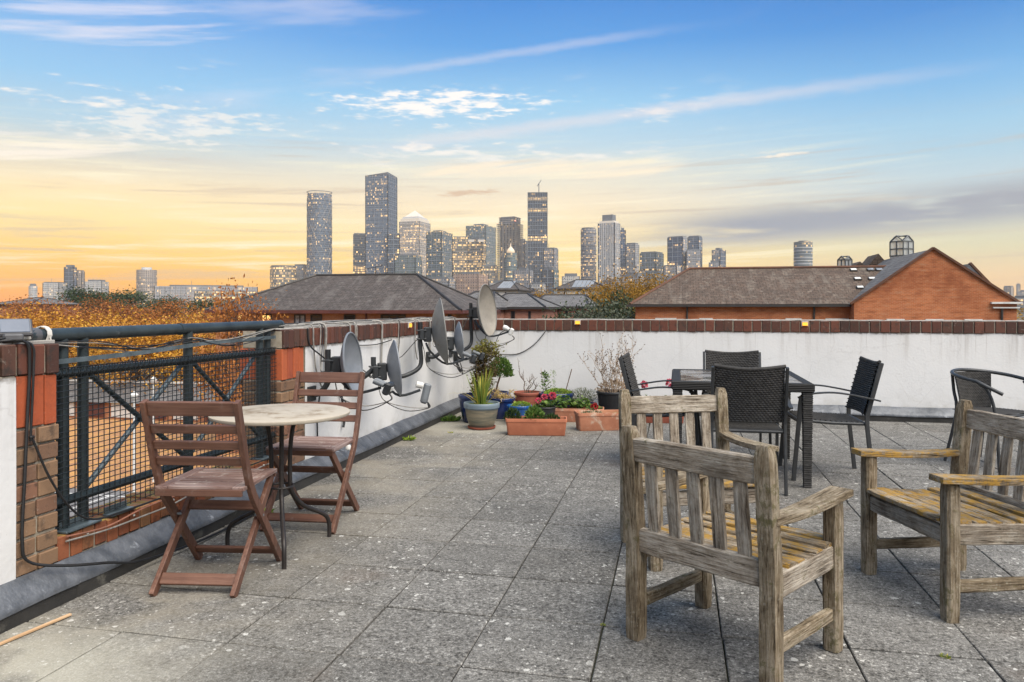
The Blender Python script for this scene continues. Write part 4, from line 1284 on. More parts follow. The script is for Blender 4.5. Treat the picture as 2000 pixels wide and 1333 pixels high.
for s in (-1, 1):
    MB().tube(spline([(s * 0.215, 0.235, 0.0), (s * 0.212, 0.20, 0.42), (s * 0.235, 0.16, 0.60), (s * 0.255, 0.10, 0.66)], 5), 0.012, 10).build('leg', m_['rattan_frame'], tub, smooth=True)
    MB().tube(spline([(s * 0.205, -0.235, 0.0), (s * 0.165, -0.165, 0.40), (s * 0.16, -0.19, 0.58), (s * 0.165, -0.20, 0.72)], 5), 0.012, 10).build('leg', m_['rattan_frame'], tub, smooth=True)

# ------------------------------------------------------------------ satellite dishes on the left parapet
LY = Matrix(((1, 0, 0), (0, 0, 1), (0, -1, 0)))       # lathe axis to +Y


def dish(label, c, az, w, h, face_mat, wall_y, wall_z, arm=0.30, tilt=6.0, lnb='twin', pole='j'):
    """offset dish; local +Y is the way it looks"""
    c = Vector(c)
    t = thing('satellite_dish', label, 'satellite dish', c, -R(az), 'satellite dishes on the left parapet')
    Mr = Matrix.Rotation(R(tilt), 3, 'X') @ LY
    dep = 0.085 * h / 0.5
    prof = [(0.0005, 0.0), (0.12, dep * 0.06), (0.25, dep * 0.25), (0.36, dep * 0.52), (0.44, dep * 0.78), (0.485, dep * 0.95), (0.5, dep * 1.02)]
    MB().lathe([(r_ * h, z) for r_, z in prof], 40, sx=w / h, M=Mr, capb=False).build('reflector_face', m_[face_mat], t, smooth=True)
    MB().lathe([(r_ * h + 0.0, z - 0.006) for r_, z in prof], 40, sx=w / h, M=Mr, capb=False).build('reflector_back', m_['dish_back' if face_mat == 'dish_beige' else 'dish_grey'], t, smooth=True)
    rim = MB().tube([Mr @ V(0.503 * w * math.cos(2 * PI * k / 40), 0.503 * h * math.sin(2 * PI * k / 40), dep * 1.01) for k in range(40)], 0.007, 6, closed=True)
    rim.build('rim', m_['dish_back' if face_mat == 'dish_beige' else 'dish_grey'], t, smooth=True)
    # mount behind the reflector
    mb = MB().box((0, -0.045, -0.02), (0.075, 0.075, 0.14), 0.008)
    mb.box((0, -0.10, -0.02), (0.11, 0.045, 0.10), 0.006)
    for k in (-1, 1):
        mb.tube([(k * 0.045, -0.06, 0.02), (k * 0.045, -0.15, 0.02)], 0.007, 6)
        mb.tube([(k * 0.045, -0.06, -0.06), (k * 0.045, -0.15, -0.06)], 0.007, 6)
    mb.build('mount', m_['dish_metal'], t)
    low = Mr @ V(0, 0.485 * h, dep)          # lower rim (lathe y maps to -z)
    tip = V(0, arm, -0.40 * h)
    MB().sweep(spline([V(0, -0.06, -0.10), V(0, -0.012, -0.30 * h), low + V(0, 0.0, -0.012), tip], 4), 0.024, 0.020, (1, 0, 0)).build('feed_arm', m_['dish_metal'], t, bev=0.003)
    lb = MB()
    back = (V(0, 0.02, 0.0) - tip).normalized()
    if lnb == 'sleeve':
        lb.box(tip + V(0, 0.045, -0.03), (0.055, 0.06, 0.17), 0.014, Matrix.Rotation(R(-14), 3, 'X'))
        lb.build('receiver', m_['lnb_grey'], t)
        MB().tube([tip + V(0, 0.02, 0.035), tip + V(0, -0.02, 0.045), tip + V(0, -0.035, 0.048)], [0.026, 0.028, 0.026], 14).build('feed_horn', m_['lnb_white'], t, smooth=True)
        mbb = MB()
        for k in range(4):
            mbb.tube([tip + V(-0.02 + 0.013 * k, 0.065, -0.11), tip + V(-0.02 + 0.013 * k, 0.072, -0.145)], 0.005, 6)
        mbb.build('connector', m_['dish_metal'], t)
    elif lnb == 'white':
        MB().tube([tip + V(0, 0.02, 0.03), tip + V(0, -0.02, 0.05), tip + V(0, -0.05, 0.06)], [0.020, 0.030, 0.028], 14).build('feed_horn', m_['lnb_white'], t, smooth=True)
        lb.box(tip + V(0, 0.045, 0.005), (0.036, 0.05, 0.085), 0.010, Matrix.Rotation(R(-25), 3, 'X'))
        lb.build('receiver', m_['lnb_white'], t)
        MB().tube([tip + V(0, 0.0, -0.01), tip + V(0, 0.01, 0.045)], 0.017, 10).build('clamp', m_['dish_metal'], t, smooth=True)
    else:
        for k in (-1, 1):
            MB().tube([tip + V(k * 0.03, 0.03, 0.02), tip + V(k * 0.03, -0.02, 0.04), tip + V(k * 0.03, -0.045, 0.05)], [0.016, 0.020, 0.019], 12).build('feed_horn', m_['lnb_grey'], t, smooth=True)
        lb.box(tip + V(0, 0.055, -0.005), (0.12, 0.05, 0.09), 0.012, Matrix.Rotation(R(-20), 3, 'X'))
        lb.build('receiver', m_['dish_metal'], t)
        MB().box(tip + V(0.0, 0.082, -0.01), (0.06, 0.006, 0.03), 0.002, Matrix.Rotation(R(-20), 3, 'X')).build('sticker', m_['lnb_white'], t)
    # pole from the wall (converted to the dish's own frame)
    inv = Matrix.Rotation(R(az), 4, 'Z')
    def loc(p):
        return inv @ (Vector(p) - c)
    bx, by = (inv.inverted() @ V(0, -0.115, 0)).xy
    top = c + V(bx, by, 0.10)
    out = V(top.x, top.y, wall_z)
    if pole == 'j':
        pts = [V(WX + 0.005, wall_y, wall_z), V((WX + top.x) / 2, (wall_y * 0.6 + top.y * 0.4), wall_z + 0.005), V(top.x, top.y, wall_z + 0.09), V(top.x, top.y, (wall_z + top.z) / 2 + 0.04), top]
        MB().tube([loc(p) for p in spline(pts, 6)], 0.021, 12).build('pole', m_['dish_metal'], t, smooth=True)
    MB().box(loc((WX + 0.012, wall_y, wall_z)), (0.02, 0.11, 0.11), 0.003, inv.to_3x3()).build('wall_plate', m_['dish_metal'], t)
    # coax: from the receiver sagging back to the mount, then up over the coping
    for k in range(2):
        a = tip + V(0.01 * (k * 2 - 1), 0.06, -0.10 if lnb == 'sleeve' else -0.04)
        mid1 = V(0.02 * k, arm * 0.55, -0.5 * h - 0.09 - 0.03 * k)
        mid2 = V(-0.02, -0.03, -0.5 * h - 0.03)
        mt = V(0.01, -0.13, -0.06)
        up1 = loc((WX + 0.03, wall_y + 0.10 + 0.03 * k, 0.95)); up2 = loc((WX + 0.02, wall_y + 0.12 + 0.03 * k, 1.115)); up3 = loc((WX - 0.06, wall_y + 0.16, 1.122))
        MB().tube(spline([a, a + V(0, 0.01, -0.05), mid1, mid2, V(-0.03, -0.08, -0.25 * h), mt, loc((WX + 0.06, wall_y + 0.05, (wall_z + 0.75) / 2 + 0.1)), up1, up2, up3], 6), 0.0042, 6).build('coax', m_['cable_black' if k else 'cable_grey'], t, smooth=True)
    return t


dish('grey satellite dish on the parapet just behind the farther folding chair', (-2.36, 5.10, 0.845), 84, 0.40, 0.43, 'dish_grey', 4.98 + 0.12, 0.62, 0.28, lnb='twin')
dish('blue-grey satellite dish seen edge-on with its receiver hanging out to the right', (-2.32, 5.86, 0.745), 62, 0.40, 0.45, 'dish_grey', 5.72, 0.66, 0.27, lnb='sleeve')
dish('tall beige satellite dish seen edge-on, rising above the coping', (-2.30, 6.96, 1.01), 68, 0.55, 0.63, 'dish_beige', 6.72, 0.60, 0.34, lnb='twin')
dish('small blue-grey satellite dish beside the tall one, near the corner', (-2.34, 7.84, 0.885), 66, 0.34, 0.40, 'dish_grey', 7.75, 0.72, 0.24, lnb='twin')
dish('large rust-spotted beige satellite dish high in the far corner above the coping', (-2.32, 8.83, 1.205), 98, 0.54, 0.62, 'dish_beige', 8.58, 0.72, 0.36, lnb='white')

bundle = thing('cable_bundle', 'tangle of pale cables lying along the top of the left coping', 'cable')
for q in range(9):
    x0 = WX - 0.03 - 0.018 * q
    pts = []
    for k in range(15):
        pts.append((x0 + rnd.uniform(-0.025, 0.03), 4.75 + k * 0.30 + rnd.uniform(-0.05, 0.05), 1.118 + 0.004 * (q % 3) + rnd.uniform(0, 0.014)))
    cable('cable', pts, rnd.choice((0.004, 0.005, 0.006)), ('cable_grey', 'cable_grey', 'cable_black', 'cable_grey', 'cable_rust')[q % 5], bundle)
for yy, zb, mm, rr_, dy in ((5.10, 0.66, 'cable_grey', 0.006, 0.12), (5.30, 0.80, 'cable_grey', 0.011, 0.0), (5.74, 0.74, 'cable_grey', 0.007, 0.10), (5.86, 0.88, 'cable_grey', 0.009, -0.02),
                         (6.42, 0.55, 'cable_grey', 0.010, 0.0), (7.30, 0.72, 'cable_grey', 0.007, 0.06), (7.42, 0.80, 'cable_grey', 0.009, 0.0), (7.78, 0.78, 'cable_grey', 0.010, 0.0), (8.05, 0.84, 'cable_grey', 0.006, 0.10)):
    cable('cable', [(WX - 0.12, yy - 0.10, 1.122), (WX - 0.02, yy - 0.02, 1.130), (WX + 0.022, yy, 1.105), (WX + 0.024, yy + 0.004, 1.0), (WX + 0.02, yy + dy * 0.4, (0.95 + zb) / 2), (WX + 0.03, yy + dy, zb)], rr_, mm, bundle)
cable('cable', [(WX + 0.02, 5.02, 1.10), (WX + 0.022, 5.05, 0.98), (WX + 0.05, 5.16, 0.90), (WX + 0.08, 5.34, 0.80), (WX + 0.10, 5.4, 0.72)], 0.006, 'cable_black', bundle)
cable('cable', [(WX + 0.03, 5.20, 0.62), (WX + 0.022, 5.17, 0.45), (WX + 0.025, 5.16, 0.25), (WX + 0.02, 5.10, 0.19)], 0.006, 'cable_black', bundle)
cable('cable', [(WX + 0.03, 5.55, 0.60), (WX + 0.022, 5.60, 0.50), (WX + 0.024, 5.63, 0.36), (WX + 0.03, 5.60, 0.30)], 0.010, 'cable_black', bundle)
cable('cable', [(WX + 0.03, 5.80, 0.945), (WX + 0.022, 6.0, 0.93), (WX + 0.03, 6.3, 0.925), (WX + 0.04, 6.62, 0.95)], 0.0045, 'cable_black', bundle)
sw = thing('hanging_cable', 'single black cable swagged across the far white wall from the corner dish', 'cable')
cable('cable', [(-2.25, 8.88, 0.93), (-2.30, 9.04, 0.80), (-2.22, 9.06, 0.70), (-2.06, 9.085, 0.672), (-1.88, 9.09, 0.69), (-1.70, 9.09, 0.80), (-1.56, 9.085, 0.96)], 0.005, 'cable_black', sw)
cable('cable', [(-2.02, 8.86, 0.97), (-2.10, 8.95, 0.93), (-2.16, 9.03, 0.84), (-2.2, 9.07, 0.74), (-2.3, 9.08, 0.72)], 0.0045, 'cable_black', sw)
jb = thing('junction_box', 'grey cable switch box with leads hung below the small dish', 'switch box', (-2.40, 8.12, 0.70))
MB().box((0, 0, 0), (0.05, 0.10, 0.13), 0.008).build('box', m_['dish_metal'], jb)
MB().box((0.027, 0, 0.02), (0.004, 0.06, 0.03), 0.001).build('sticker', m_['lnb_white'], jb)
for k in range(4):
    MB().tube(spline([(0.0, -0.03 + 0.02 * k, -0.06), (0.03, -0.05 + 0.03 * k, -0.13), (0.05, 0.03 * k, -0.17 - 0.01 * k), (0.03, 0.06, -0.08), (-0.04, 0.05, 0.02)], 6), 0.0045, 6).build('lead', m_['cable_black'], jb, smooth=True)
lb_ = thing('cable_joint', 'white round cable fitting on the lead flashing behind the folding chair', 'fitting', (WX + 0.11, 5.52, 0.155))
MB().lathe([(0.0005, 0.022), (0.014, 0.020), (0.022, 0.008), (0.024, -0.012), (0.018, -0.02)], 16).build('cap', m_['lnb_white'], lb_, smooth=True)
MB().tube([(0, 0, 0.02), (-0.02, 0.0, 0.05), (-0.09, 0.0, 0.06)], 0.008, 8).build('stem', m_['lnb_white'], lb_, smooth=True)

# ------------------------------------------------------------------ pots and plants
mat_leaf('leaf_green', [(0.0, (0.035, 0.075, 0.015)), (0.5, (0.085, 0.16, 0.03)), (1.0, (0.19, 0.27, 0.055))])
mat_leaf('leaf_bright', [(0.0, (0.07, 0.14, 0.015)), (0.5, (0.17, 0.27, 0.03)), (1.0, (0.33, 0.40, 0.06))])
mat_leaf('leaf_dark', [(0.0, (0.015, 0.03, 0.012)), (0.5, (0.04, 0.075, 0.02)), (1.0, (0.09, 0.13, 0.035))])
mat_leaf('leaf_bronze', [(0.0, (0.06, 0.035, 0.018)), (0.4, (0.12, 0.085, 0.03)), (0.75, (0.17, 0.16, 0.035)), (1.0, (0.30, 0.30, 0.05))])
mat_leaf('leaf_straw', [(0.0, (0.26, 0.17, 0.055)), (0.5, (0.42, 0.30, 0.11)), (1.0, (0.55, 0.44, 0.17))])
mat_leaf('leaf_dry', [(0.0, (0.20, 0.12, 0.07)), (0.5, (0.36, 0.26, 0.17)), (1.0, (0.52, 0.42, 0.30))])
mat_leaf('leaf_sage', [(0.0, (0.055, 0.07, 0.035)), (0.5, (0.12, 0.14, 0.075)), (1.0, (0.22, 0.235, 0.14))])
mat_leaf('leaf_strap', [(0.0, (0.09, 0.16, 0.03)), (0.45, (0.22, 0.28, 0.05)), (0.75, (0.50, 0.42, 0.07)), (1.0, (0.60, 0.46, 0.16))])
mat_leaf('petal_pink', [(0.0, (0.42, 0.025, 0.055)), (0.5, (0.58, 0.07, 0.12)), (1.0, (0.66, 0.20, 0.25))], trans=0.3)
mat_leaf('petal_red', [(0.0, (0.32, 0.02, 0.02)), (1.0, (0.50, 0.05, 0.05))], trans=0.3)
mat_plain('stem_brown', (0.15, 0.095, 0.06), (0.07, 0.045, 0.03), 0.85, 40.0)
mat_plain('stem_dry', (0.44, 0.33, 0.23), (0.26, 0.18, 0.12), 0.85, 40.0)
mat_plain('stem_green', (0.12, 0.17, 0.04), (0.07, 0.10, 0.03), 0.7, 40.0)


class Leaves:
    def __init__(s, seed):
        s.mb = MB(); s.a = []; s.r = random.Random(seed)

    def leaf(s, p, d_, L, w, fold=0.25, tone=None, curl=0.0):
        """a folded pointed leaf from p along d_"""
        d_ = d_.normalized()
        sd = d_.cross(V(s.r.uniform(-1, 1), s.r.uniform(-1, 1), s.r.uniform(-0.2, 1)))
        sd = sd.normalized() if sd.length > 1e-4 else d_.orthogonal().normalized()
        up = sd.cross(d_)
        m1 = p + d_ * L * 0.5
        tip = p + d_ * L - up * curl * L
        o = len(s.mb.v)
        s.mb.v += [tuple(p), tuple(m1 + sd * w / 2 + up * fold * w / 2), tuple(tip), tuple(m1 - sd * w / 2 + up * fold * w / 2)]
        s.mb.f += [(o, o + 1, o + 2), (o, o + 2, o + 3)]
        tn = s.r.random() if tone is None else min(1, max(0, tone + s.r.gauss(0, 0.12)))
        s.a += [tn, tn]

    def strap(s, p, d_, L, w, droop, tone, n=7):
        """long strap leaf that bends over"""
        d_ = d_.normalized()
        sd = d_.cross(V(0, 0, 1)); sd = sd.normalized() if sd.length > 1e-3 else V(1, 0, 0)
        o = len(s.mb.v)
        q = p.copy(); dd = d_.copy()
        for i in range(n + 1):
            f = i / n
            ww = w * (1 - f ** 2.2) * (0.6 + 0.4 * min(1, f * 4)) + 0.0008
            s.mb.v += [tuple(q - sd * ww / 2), tuple(q + sd * ww / 2)]
            q = q + dd * (L / n)
            dd = (dd + V(d_.x, d_.y, -1.1) * droop / n * (0.3 + f * 1.6)).normalized()
        for i in range(n):
            a = o + 2 * i
            s.mb.f.append((a, a + 1, a + 3, a + 2)); s.a.append(min(1, max(0, tone + s.r.gauss(0, 0.08))))

    def dome(s, c, rx, ry, rz, n, L, w, tones=(0, 1), up=0.3):
        for _ in range(n):
            th = s.r.uniform(0, 2 * PI); ph = math.acos(s.r.uniform(-0.1, 1)); k = s.r.uniform(0.55, 1.0) ** 0.6
            dv = V(math.sin(ph) * math.cos(th), math.sin(ph) * math.sin(th), math.cos(ph))
            p = Vector(c) + V(dv.x * rx, dv.y * ry, dv.z * rz) * k
            s.leaf(p, dv + V(s.r.uniform(-.7, .7), s.r.uniform(-.7, .7), s.r.uniform(-.3, .7) + up), L * s.r.uniform(0.6, 1.25), w * s.r.uniform(0.7, 1.2), tone=tones[0] + (tones[1] - tones[0]) * s.r.random())

    def build(s, name, mat, parent, **kw):
        return s.mb.build(name, m_[mat], parent, attr=s.a, **kw)


def pot_body(t, prof, mat, name='pot', z_soil=None, r_soil=None, soil='soil', band=None):
    """prof: outer (r, z) from the foot up; the inside is turned back down to the soil"""
    r_t, z_t = prof[-1]
    inner = [(r_t - 0.012, z_t), (r_t - 0.018, z_t - 0.02), (r_t - 0.024, z_t - 0.06)]
    o = MB().lathe(prof + inner, 36).build(name, m_[mat], t, smooth=True, angle=50)
    zs = z_soil if z_soil is not None else z_t - 0.025
    mb = MB(); n = 24; rs = r_t - 0.019
    mb.v.append((0, 0, zs + 0.012)); 
    for ring in (0.5, 1.0):
        for k in range(n):
            a = 2 * PI * k / n
            mb.v.append((rs * ring * math.cos(a), rs * ring * math.sin(a), zs + (0.008 if ring < 1 else 0) + rnd.uniform(-0.005, 0.005)))
    for k in range(n):
        k2 = (k + 1) % n
        mb.f.append((0, 1 + k, 1 + k2)); mb.f.append((1 + k, 1 + n + k, 1 + n + k2, 1 + k2))
    mb.build('soil', m_[soil], t, smooth=True)
    return o


def pot_prof(rb, rt, h, lip=0.012, lip_h=0.04):
    return [(0.0005, 0.0), (rb - 0.006, 0.0), (rb, 0.006), (rb + (rt - rb) * 0.5, (h - lip_h) * 0.52), (rt - lip, h - lip_h), (rt - 0.002, h - lip_h + 0.004), (rt, h - lip_h * 0.5), (rt, h - 0.005), (rt - 0.004, h)]


def make_banded_pot():
    m, nt, b = newmat('banded_stoneware')
    co, _ = objco(nt, rand=False)
    z = nd(nt, 'SeparateXYZ', {0: co}).outputs[2]
    n1 = noise(nt, nd(nt, 'Mapping', {'Vector': co, 'Scale': (4, 4, 34)}).outputs[0], 1.0, 4.0, 0.6)
    body = mix(nt, mrange(nt, n1, 0.35, 0.65), (0.10, 0.105, 0.085), (0.24, 0.205, 0.145))
    top = mix(nt, n1, (0.10, 0.135, 0.165), (0.20, 0.255, 0.295))
    setc(nt, b, mix(nt, mrange(nt, z, 0.195, 0.215), body, top), 0.4, 0.0, bump(nt, n1, 0.2, 0.004))


make_banded_pot()
# grey-blue banded pot with strap leaves
t = thing('potted_plant', 'banded grey-brown pot on a saucer with yellow-green strap leaves', 'potted plant', (-1.975, 7.60, 0))
MB().lathe([(0.0005, 0.0), (0.125, 0.0), (0.142, 0.008), (0.146, 0.026), (0.140, 0.026), (0.130, 0.012), (0.0005, 0.012)], 36).build('saucer', m_['terracotta_dark'], t, smooth=True)
pot_body(t, [(r_, z + 0.013) for r_, z in pot_prof(0.125, 0.187, 0.255, 0.014, 0.055)], 'banded_stoneware', z_soil=0.245, soil='moss_soil')
lv = Leaves(31)
for k in range(64):
    a = lv.r.uniform(0, 2 * PI)
    rr_ = lv.r.uniform(0, 0.06)
    lean = lv.r.uniform(0.05, 0.42) if k > 6 else lv.r.uniform(0.8, 1.2)
    lv.strap(V(rr_ * math.cos(a), rr_ * math.sin(a), 0.24), V(math.cos(a) * lean, math.sin(a) * lean, 1), lv.r.uniform(0.26, 0.45), lv.r.uniform(0.014, 0.022), lv.r.uniform(0.1, 0.5) if k > 6 else 1.0, lv.r.choice((0.12, 0.25, 0.45, 0.75)) if k > 6 else 0.9)
lv.build('strap_leaves', 'leaf_strap', t)

# blue pot at the wall with the tall bronze shrub
t = thing('potted_shrub', 'tall bronze-green shrub in a blue pot in the corner', 'potted shrub', (-2.16, 8.02, 0))
pot_body(t, pot_prof(0.13, 0.185, 0.30), 'glaze_navy')
lv = Leaves(32)
stm = MB()
for k in range(9):
    a = lv.r.uniform(0, 2 * PI); rr_ = lv.r.uniform(0.01, 0.07)
    b0 = V(rr_ * math.cos(a) + 0.06, rr_ * math.sin(a), 0.27)
    b1 = b0 + V(lv.r.uniform(-0.05, 0.16), lv.r.uniform(-0.06, 0.06), lv.r.uniform(0.48, 0.68))
    mid = b0.lerp(b1, 0.5) + V(lv.r.uniform(-.03, .03), lv.r.uniform(-.03, .03), 0)
    pts = spline([b0, mid, b1], 5); stm.tube(pts, [0.007 - 0.0005 * q for q in range(len(pts))], 6)
    for _ in range(300):
        f = lv.r.uniform(0.05, 1.0)
        p = pts[min(len(pts) - 1, int(f * len(pts)))] + V(lv.r.gauss(0, 0.036), lv.r.gauss(0, 0.036), lv.r.gauss(0, 0.02))
        lv.leaf(p, V(lv.r.gauss(0, 1), lv.r.gauss(0, 1), lv.r.uniform(-0.2, 1)), lv.r.uniform(0.026, 0.046), lv.r.uniform(0.013, 0.022), tone=0.15 + 0.62 * f ** 2.5)
    for _ in range(16):
        p = b1 + V(lv.r.gauss(0, 0.04), lv.r.gauss(0, 0.04), lv.r.uniform(-0.02, 0.05))
        lv.leaf(p, V(lv.r.gauss(0, 1), lv.r.gauss(0, 1), 0.6), 0.034, 0.018, tone=0.95)
stm.build('stems', m_['stem_brown'], t)
lv.build('foliage', 'leaf_bronze', t)

# green shrub behind it
t = thing('potted_shrub', 'rounded dark green shrub in a blue pot against the far wall', 'potted shrub', (-2.08, 8.66, 0))
pot_body(t, pot_prof(0.12, 0.165, 0.26), 'glaze_navy')
lv = Leaves(33)
MB().tube(spline([(0, 0, 0.22), (0.02, 0.0, 0.34), (0.05, 0.02, 0.44)], 4), 0.011, 7).build('stem', m_['stem_brown'], t)
lv.dome((0.06, 0, 0.46), 0.14, 0.135, 0.20, 1200, 0.036, 0.016, (0.1, 0.8), 0.5)
lv.dome((0.06, 0, 0.44), 0.08, 0.08, 0.12, 300, 0.036, 0.016, (0.0, 0.4), 0.3)
lv.build('foliage', 'leaf_green', t)

# blue pot with straw-coloured plant
t = thing('potted_plant', 'shiny navy pot with drooping straw-yellow foliage', 'potted plant', (-1.90, 8.22, 0))
MB().lathe([(0.0005, 0.0), (0.115, 0.0), (0.128, 0.022), (0.122, 0.022), (0.112, 0.008), (0.0005, 0.008)], 30).build('saucer', m_['clip_white'], t, smooth=True)
pot_body(t, [(r_, z + 0.009) for r_, z in pot_prof(0.105, 0.145, 0.24)], 'glaze_navy')
lv = Leaves(34)
stm = MB()
for k in range(26):
    a = lv.r.uniform(0, 2 * PI); d_ = V(math.cos(a), math.sin(a), lv.r.uniform(0.5, 1.6)).normalized()
    p0 = V(0.03 * math.cos(a), 0.03 * math.sin(a), 0.23); L = lv.r.uniform(0.10, 0.19)
    pts = [p0 + d_ * L * f + V(0, 0, -0.10 * f * f * (1 if k % 3 else 0.2)) for f in (0, 0.25, 0.5, 0.75, 1.0)]
    stm.tube(pts, 0.0028, 5)
    for _ in range(26):
        f = lv.r.random(); p = pts[0].lerp(pts[-1], f) + V(lv.r.gauss(0, 0.012), lv.r.gauss(0, 0.012), 0.02 * (1 - f) + lv.r.gauss(0, 0.012))
        lv.leaf(p, V(lv.r.gauss(0, 1), lv.r.gauss(0, 1), lv.r.gauss(0, 0.7)), lv.r.uniform(0.018, 0.035), lv.r.uniform(0.008, 0.014))
stm.build('stems', m_['stem_dry'], t)
lv.build('foliage', 'leaf_straw', t)

# terracotta pot with bare rose
def bare_bush(parent, base_z, shoots, seed, mat, r0=0.006, leaf=None, leaf_n=0, spread=0.35, twig=3, buds=None, lean=V(0, 0, 0)):
    rr = random.Random(seed)
    mb = MB(); lvs = Leaves(seed + 1); bd = MB()
    for (ox, oy, h, tx, ty) in shoots:
        pts = [V(ox, oy, base_z)]
        n = 6
        for i in range(1, n + 1):
            f = i / n
            pts.append(V(ox + tx * f + rr.gauss(0, 0.012), oy + ty * f + rr.gauss(0, 0.012), base_z + h * f))
        sp = spline(pts, 4)
        mb.tube(sp, [r0 * (1 - 0.72 * i / (len(sp) - 1)) for i in range(len(sp))], 6)
        for k in range(twig):
            i = rr.randrange(len(sp) // 3, len(sp) - 1)
            d_ = V(rr.gauss(0, 1), rr.gauss(0, 1), rr.uniform(0.4, 1.6)).normalized()
            L = h * rr.uniform(0.10, 0.28)
            q = [sp[i], sp[i] + d_ * L * 0.5 + V(0, 0, 0.01), sp[i] + d_ * L + V(0, 0, 0.03)]
            mb.tube(q, [r0 * 0.45, r0 * 0.35, r0 * 0.2], 5)
            for z in range(2):
                d2 = (d_ + V(rr.gauss(0, .6), rr.gauss(0, .6), 0.3)).normalized()
                mb.tube([q[1 + z % 2], q[1 + z % 2] + d2 * L * 0.45], [r0 * 0.28, r0 * 0.15], 4)
                if buds:
                    bd.lathe([(0.0005, -0.006), (0.0055, -0.003), (0.006, 0.002), (0.0005, 0.007)], 6, q[1 + z % 2] + d2 * L * 0.45)
            if buds:
                bd.lathe([(0.0005, -0.006), (0.0055, -0.003), (0.006, 0.002), (0.0005, 0.007)], 6, q[-1])
        for _ in range(leaf_n):
            i = rr.randrange(len(sp) // 8, len(sp))
            lvs.leaf(sp[i] + V(rr.gauss(0, 0.01), rr.gauss(0, 0.01), 0), V(rr.gauss(0, 1), rr.gauss(0, 1), rr.gauss(0, 0.6)), rr.uniform(0.016, 0.032), rr.uniform(0.008, 0.014))
    mb.build('stems', m_[mat], parent, smooth=True)
    if leaf_n:
        lvs.build('foliage', leaf, parent)
    if buds:
        bd.build('seed_heads', m_[buds], parent)['kind'] = 'stuff'


t = thing('potted_plant', 'round terracotta pot with a nearly bare rose bush', 'potted plant', (-1.70, 8.66, 0))
pot_body(t, pot_prof(0.125, 0.163, 0.27, 0.012, 0.035), 'terracotta_dark')
bare_bush(t, 0.24, [(-0.02, 0, 0.42, -0.10, 0.02), (0.02, 0.0, 0.18, 0.03, 0.02), (0.06, 0.01, 0.20, 0.05, -0.01), (0.0, 0.04, 0.16, 0.02, 0.03)], 41, 'stem_brown', 0.0065, 'leaf_dark', 10, twig=4)

# big navy bowl with mixed greens and a cane
t = thing('potted_plant', 'wide navy glazed pot with bright green cover and a leaning cane', 'potted plant', (-1.36, 8.66, 0))
pot_body(t, pot_prof(0.15, 0.205, 0.27, 0.012, 0.04), 'glaze_navy', soil='moss_soil')
lv = Leaves(35)
lv.dome((0.02, 0, 0.25), 0.165, 0.165, 0.06, 700, 0.022, 0.012, (0.3, 1.0), 0.6)
lv.build('ground_cover', 'leaf_bright', t)
lv = Leaves(36)
for k in range(150):
    z = lv.r.uniform(0, 0.24)
    lv.leaf(V(-0.13 + lv.r.gauss(0, 0.022), lv.r.gauss(0, 0.02), 0.26 + z), V(lv.r.gauss(0, 1), lv.r.gauss(0, 1), 0.5), 0.034, 0.018)
for k in range(70):
    z = lv.r.uniform(0, 0.26)
    lv.leaf(V(-0.03 + lv.r.gauss(0, 0.012), lv.r.gauss(0, 0.012), 0.26 + z), V(lv.r.gauss(0, .5), lv.r.gauss(0, .5), 1), 0.026, 0.006, tone=0.9)
lv.build('upright_shoots', 'leaf_green', t)
MB().tube([(0.09, 0.0, 0.22), (0.175, 0.03, 0.54)], 0.0055, 7).build('cane', m_['stem_brown'], t, smooth=True)
MB().tube([(-0.15, 0.0, 0.24), (-0.185, 0.03, 0.55)], 0.0025, 6).build('cane', m_['stem_dry'], t, smooth=True)

# small bright blue pot
t = thing('potted_plant', 'small bright blue glazed pot with low green cover, on a saucer', 'potted plant', (-1.66, 8.00, 0))
MB().lathe([(0.0005, 0.0), (0.11, 0.0), (0.124, 0.02), (0.118, 0.02), (0.108, 0.008), (0.0005, 0.008)], 30).build('saucer', m_['glaze_blue'], t, smooth=True)
pot_body(t, [(r_, z + 0.009) for r_, z in pot_prof(0.10, 0.138, 0.19, 0.010, 0.03)], 'glaze_blue', soil='moss_soil')
lv = Leaves(37)
lv.dome((0.02, 0, 0.185), 0.105, 0.105, 0.045, 500, 0.02, 0.011, (0.3, 1.0), 0.6)
lv.build('ground_cover', 'leaf_bright', t)


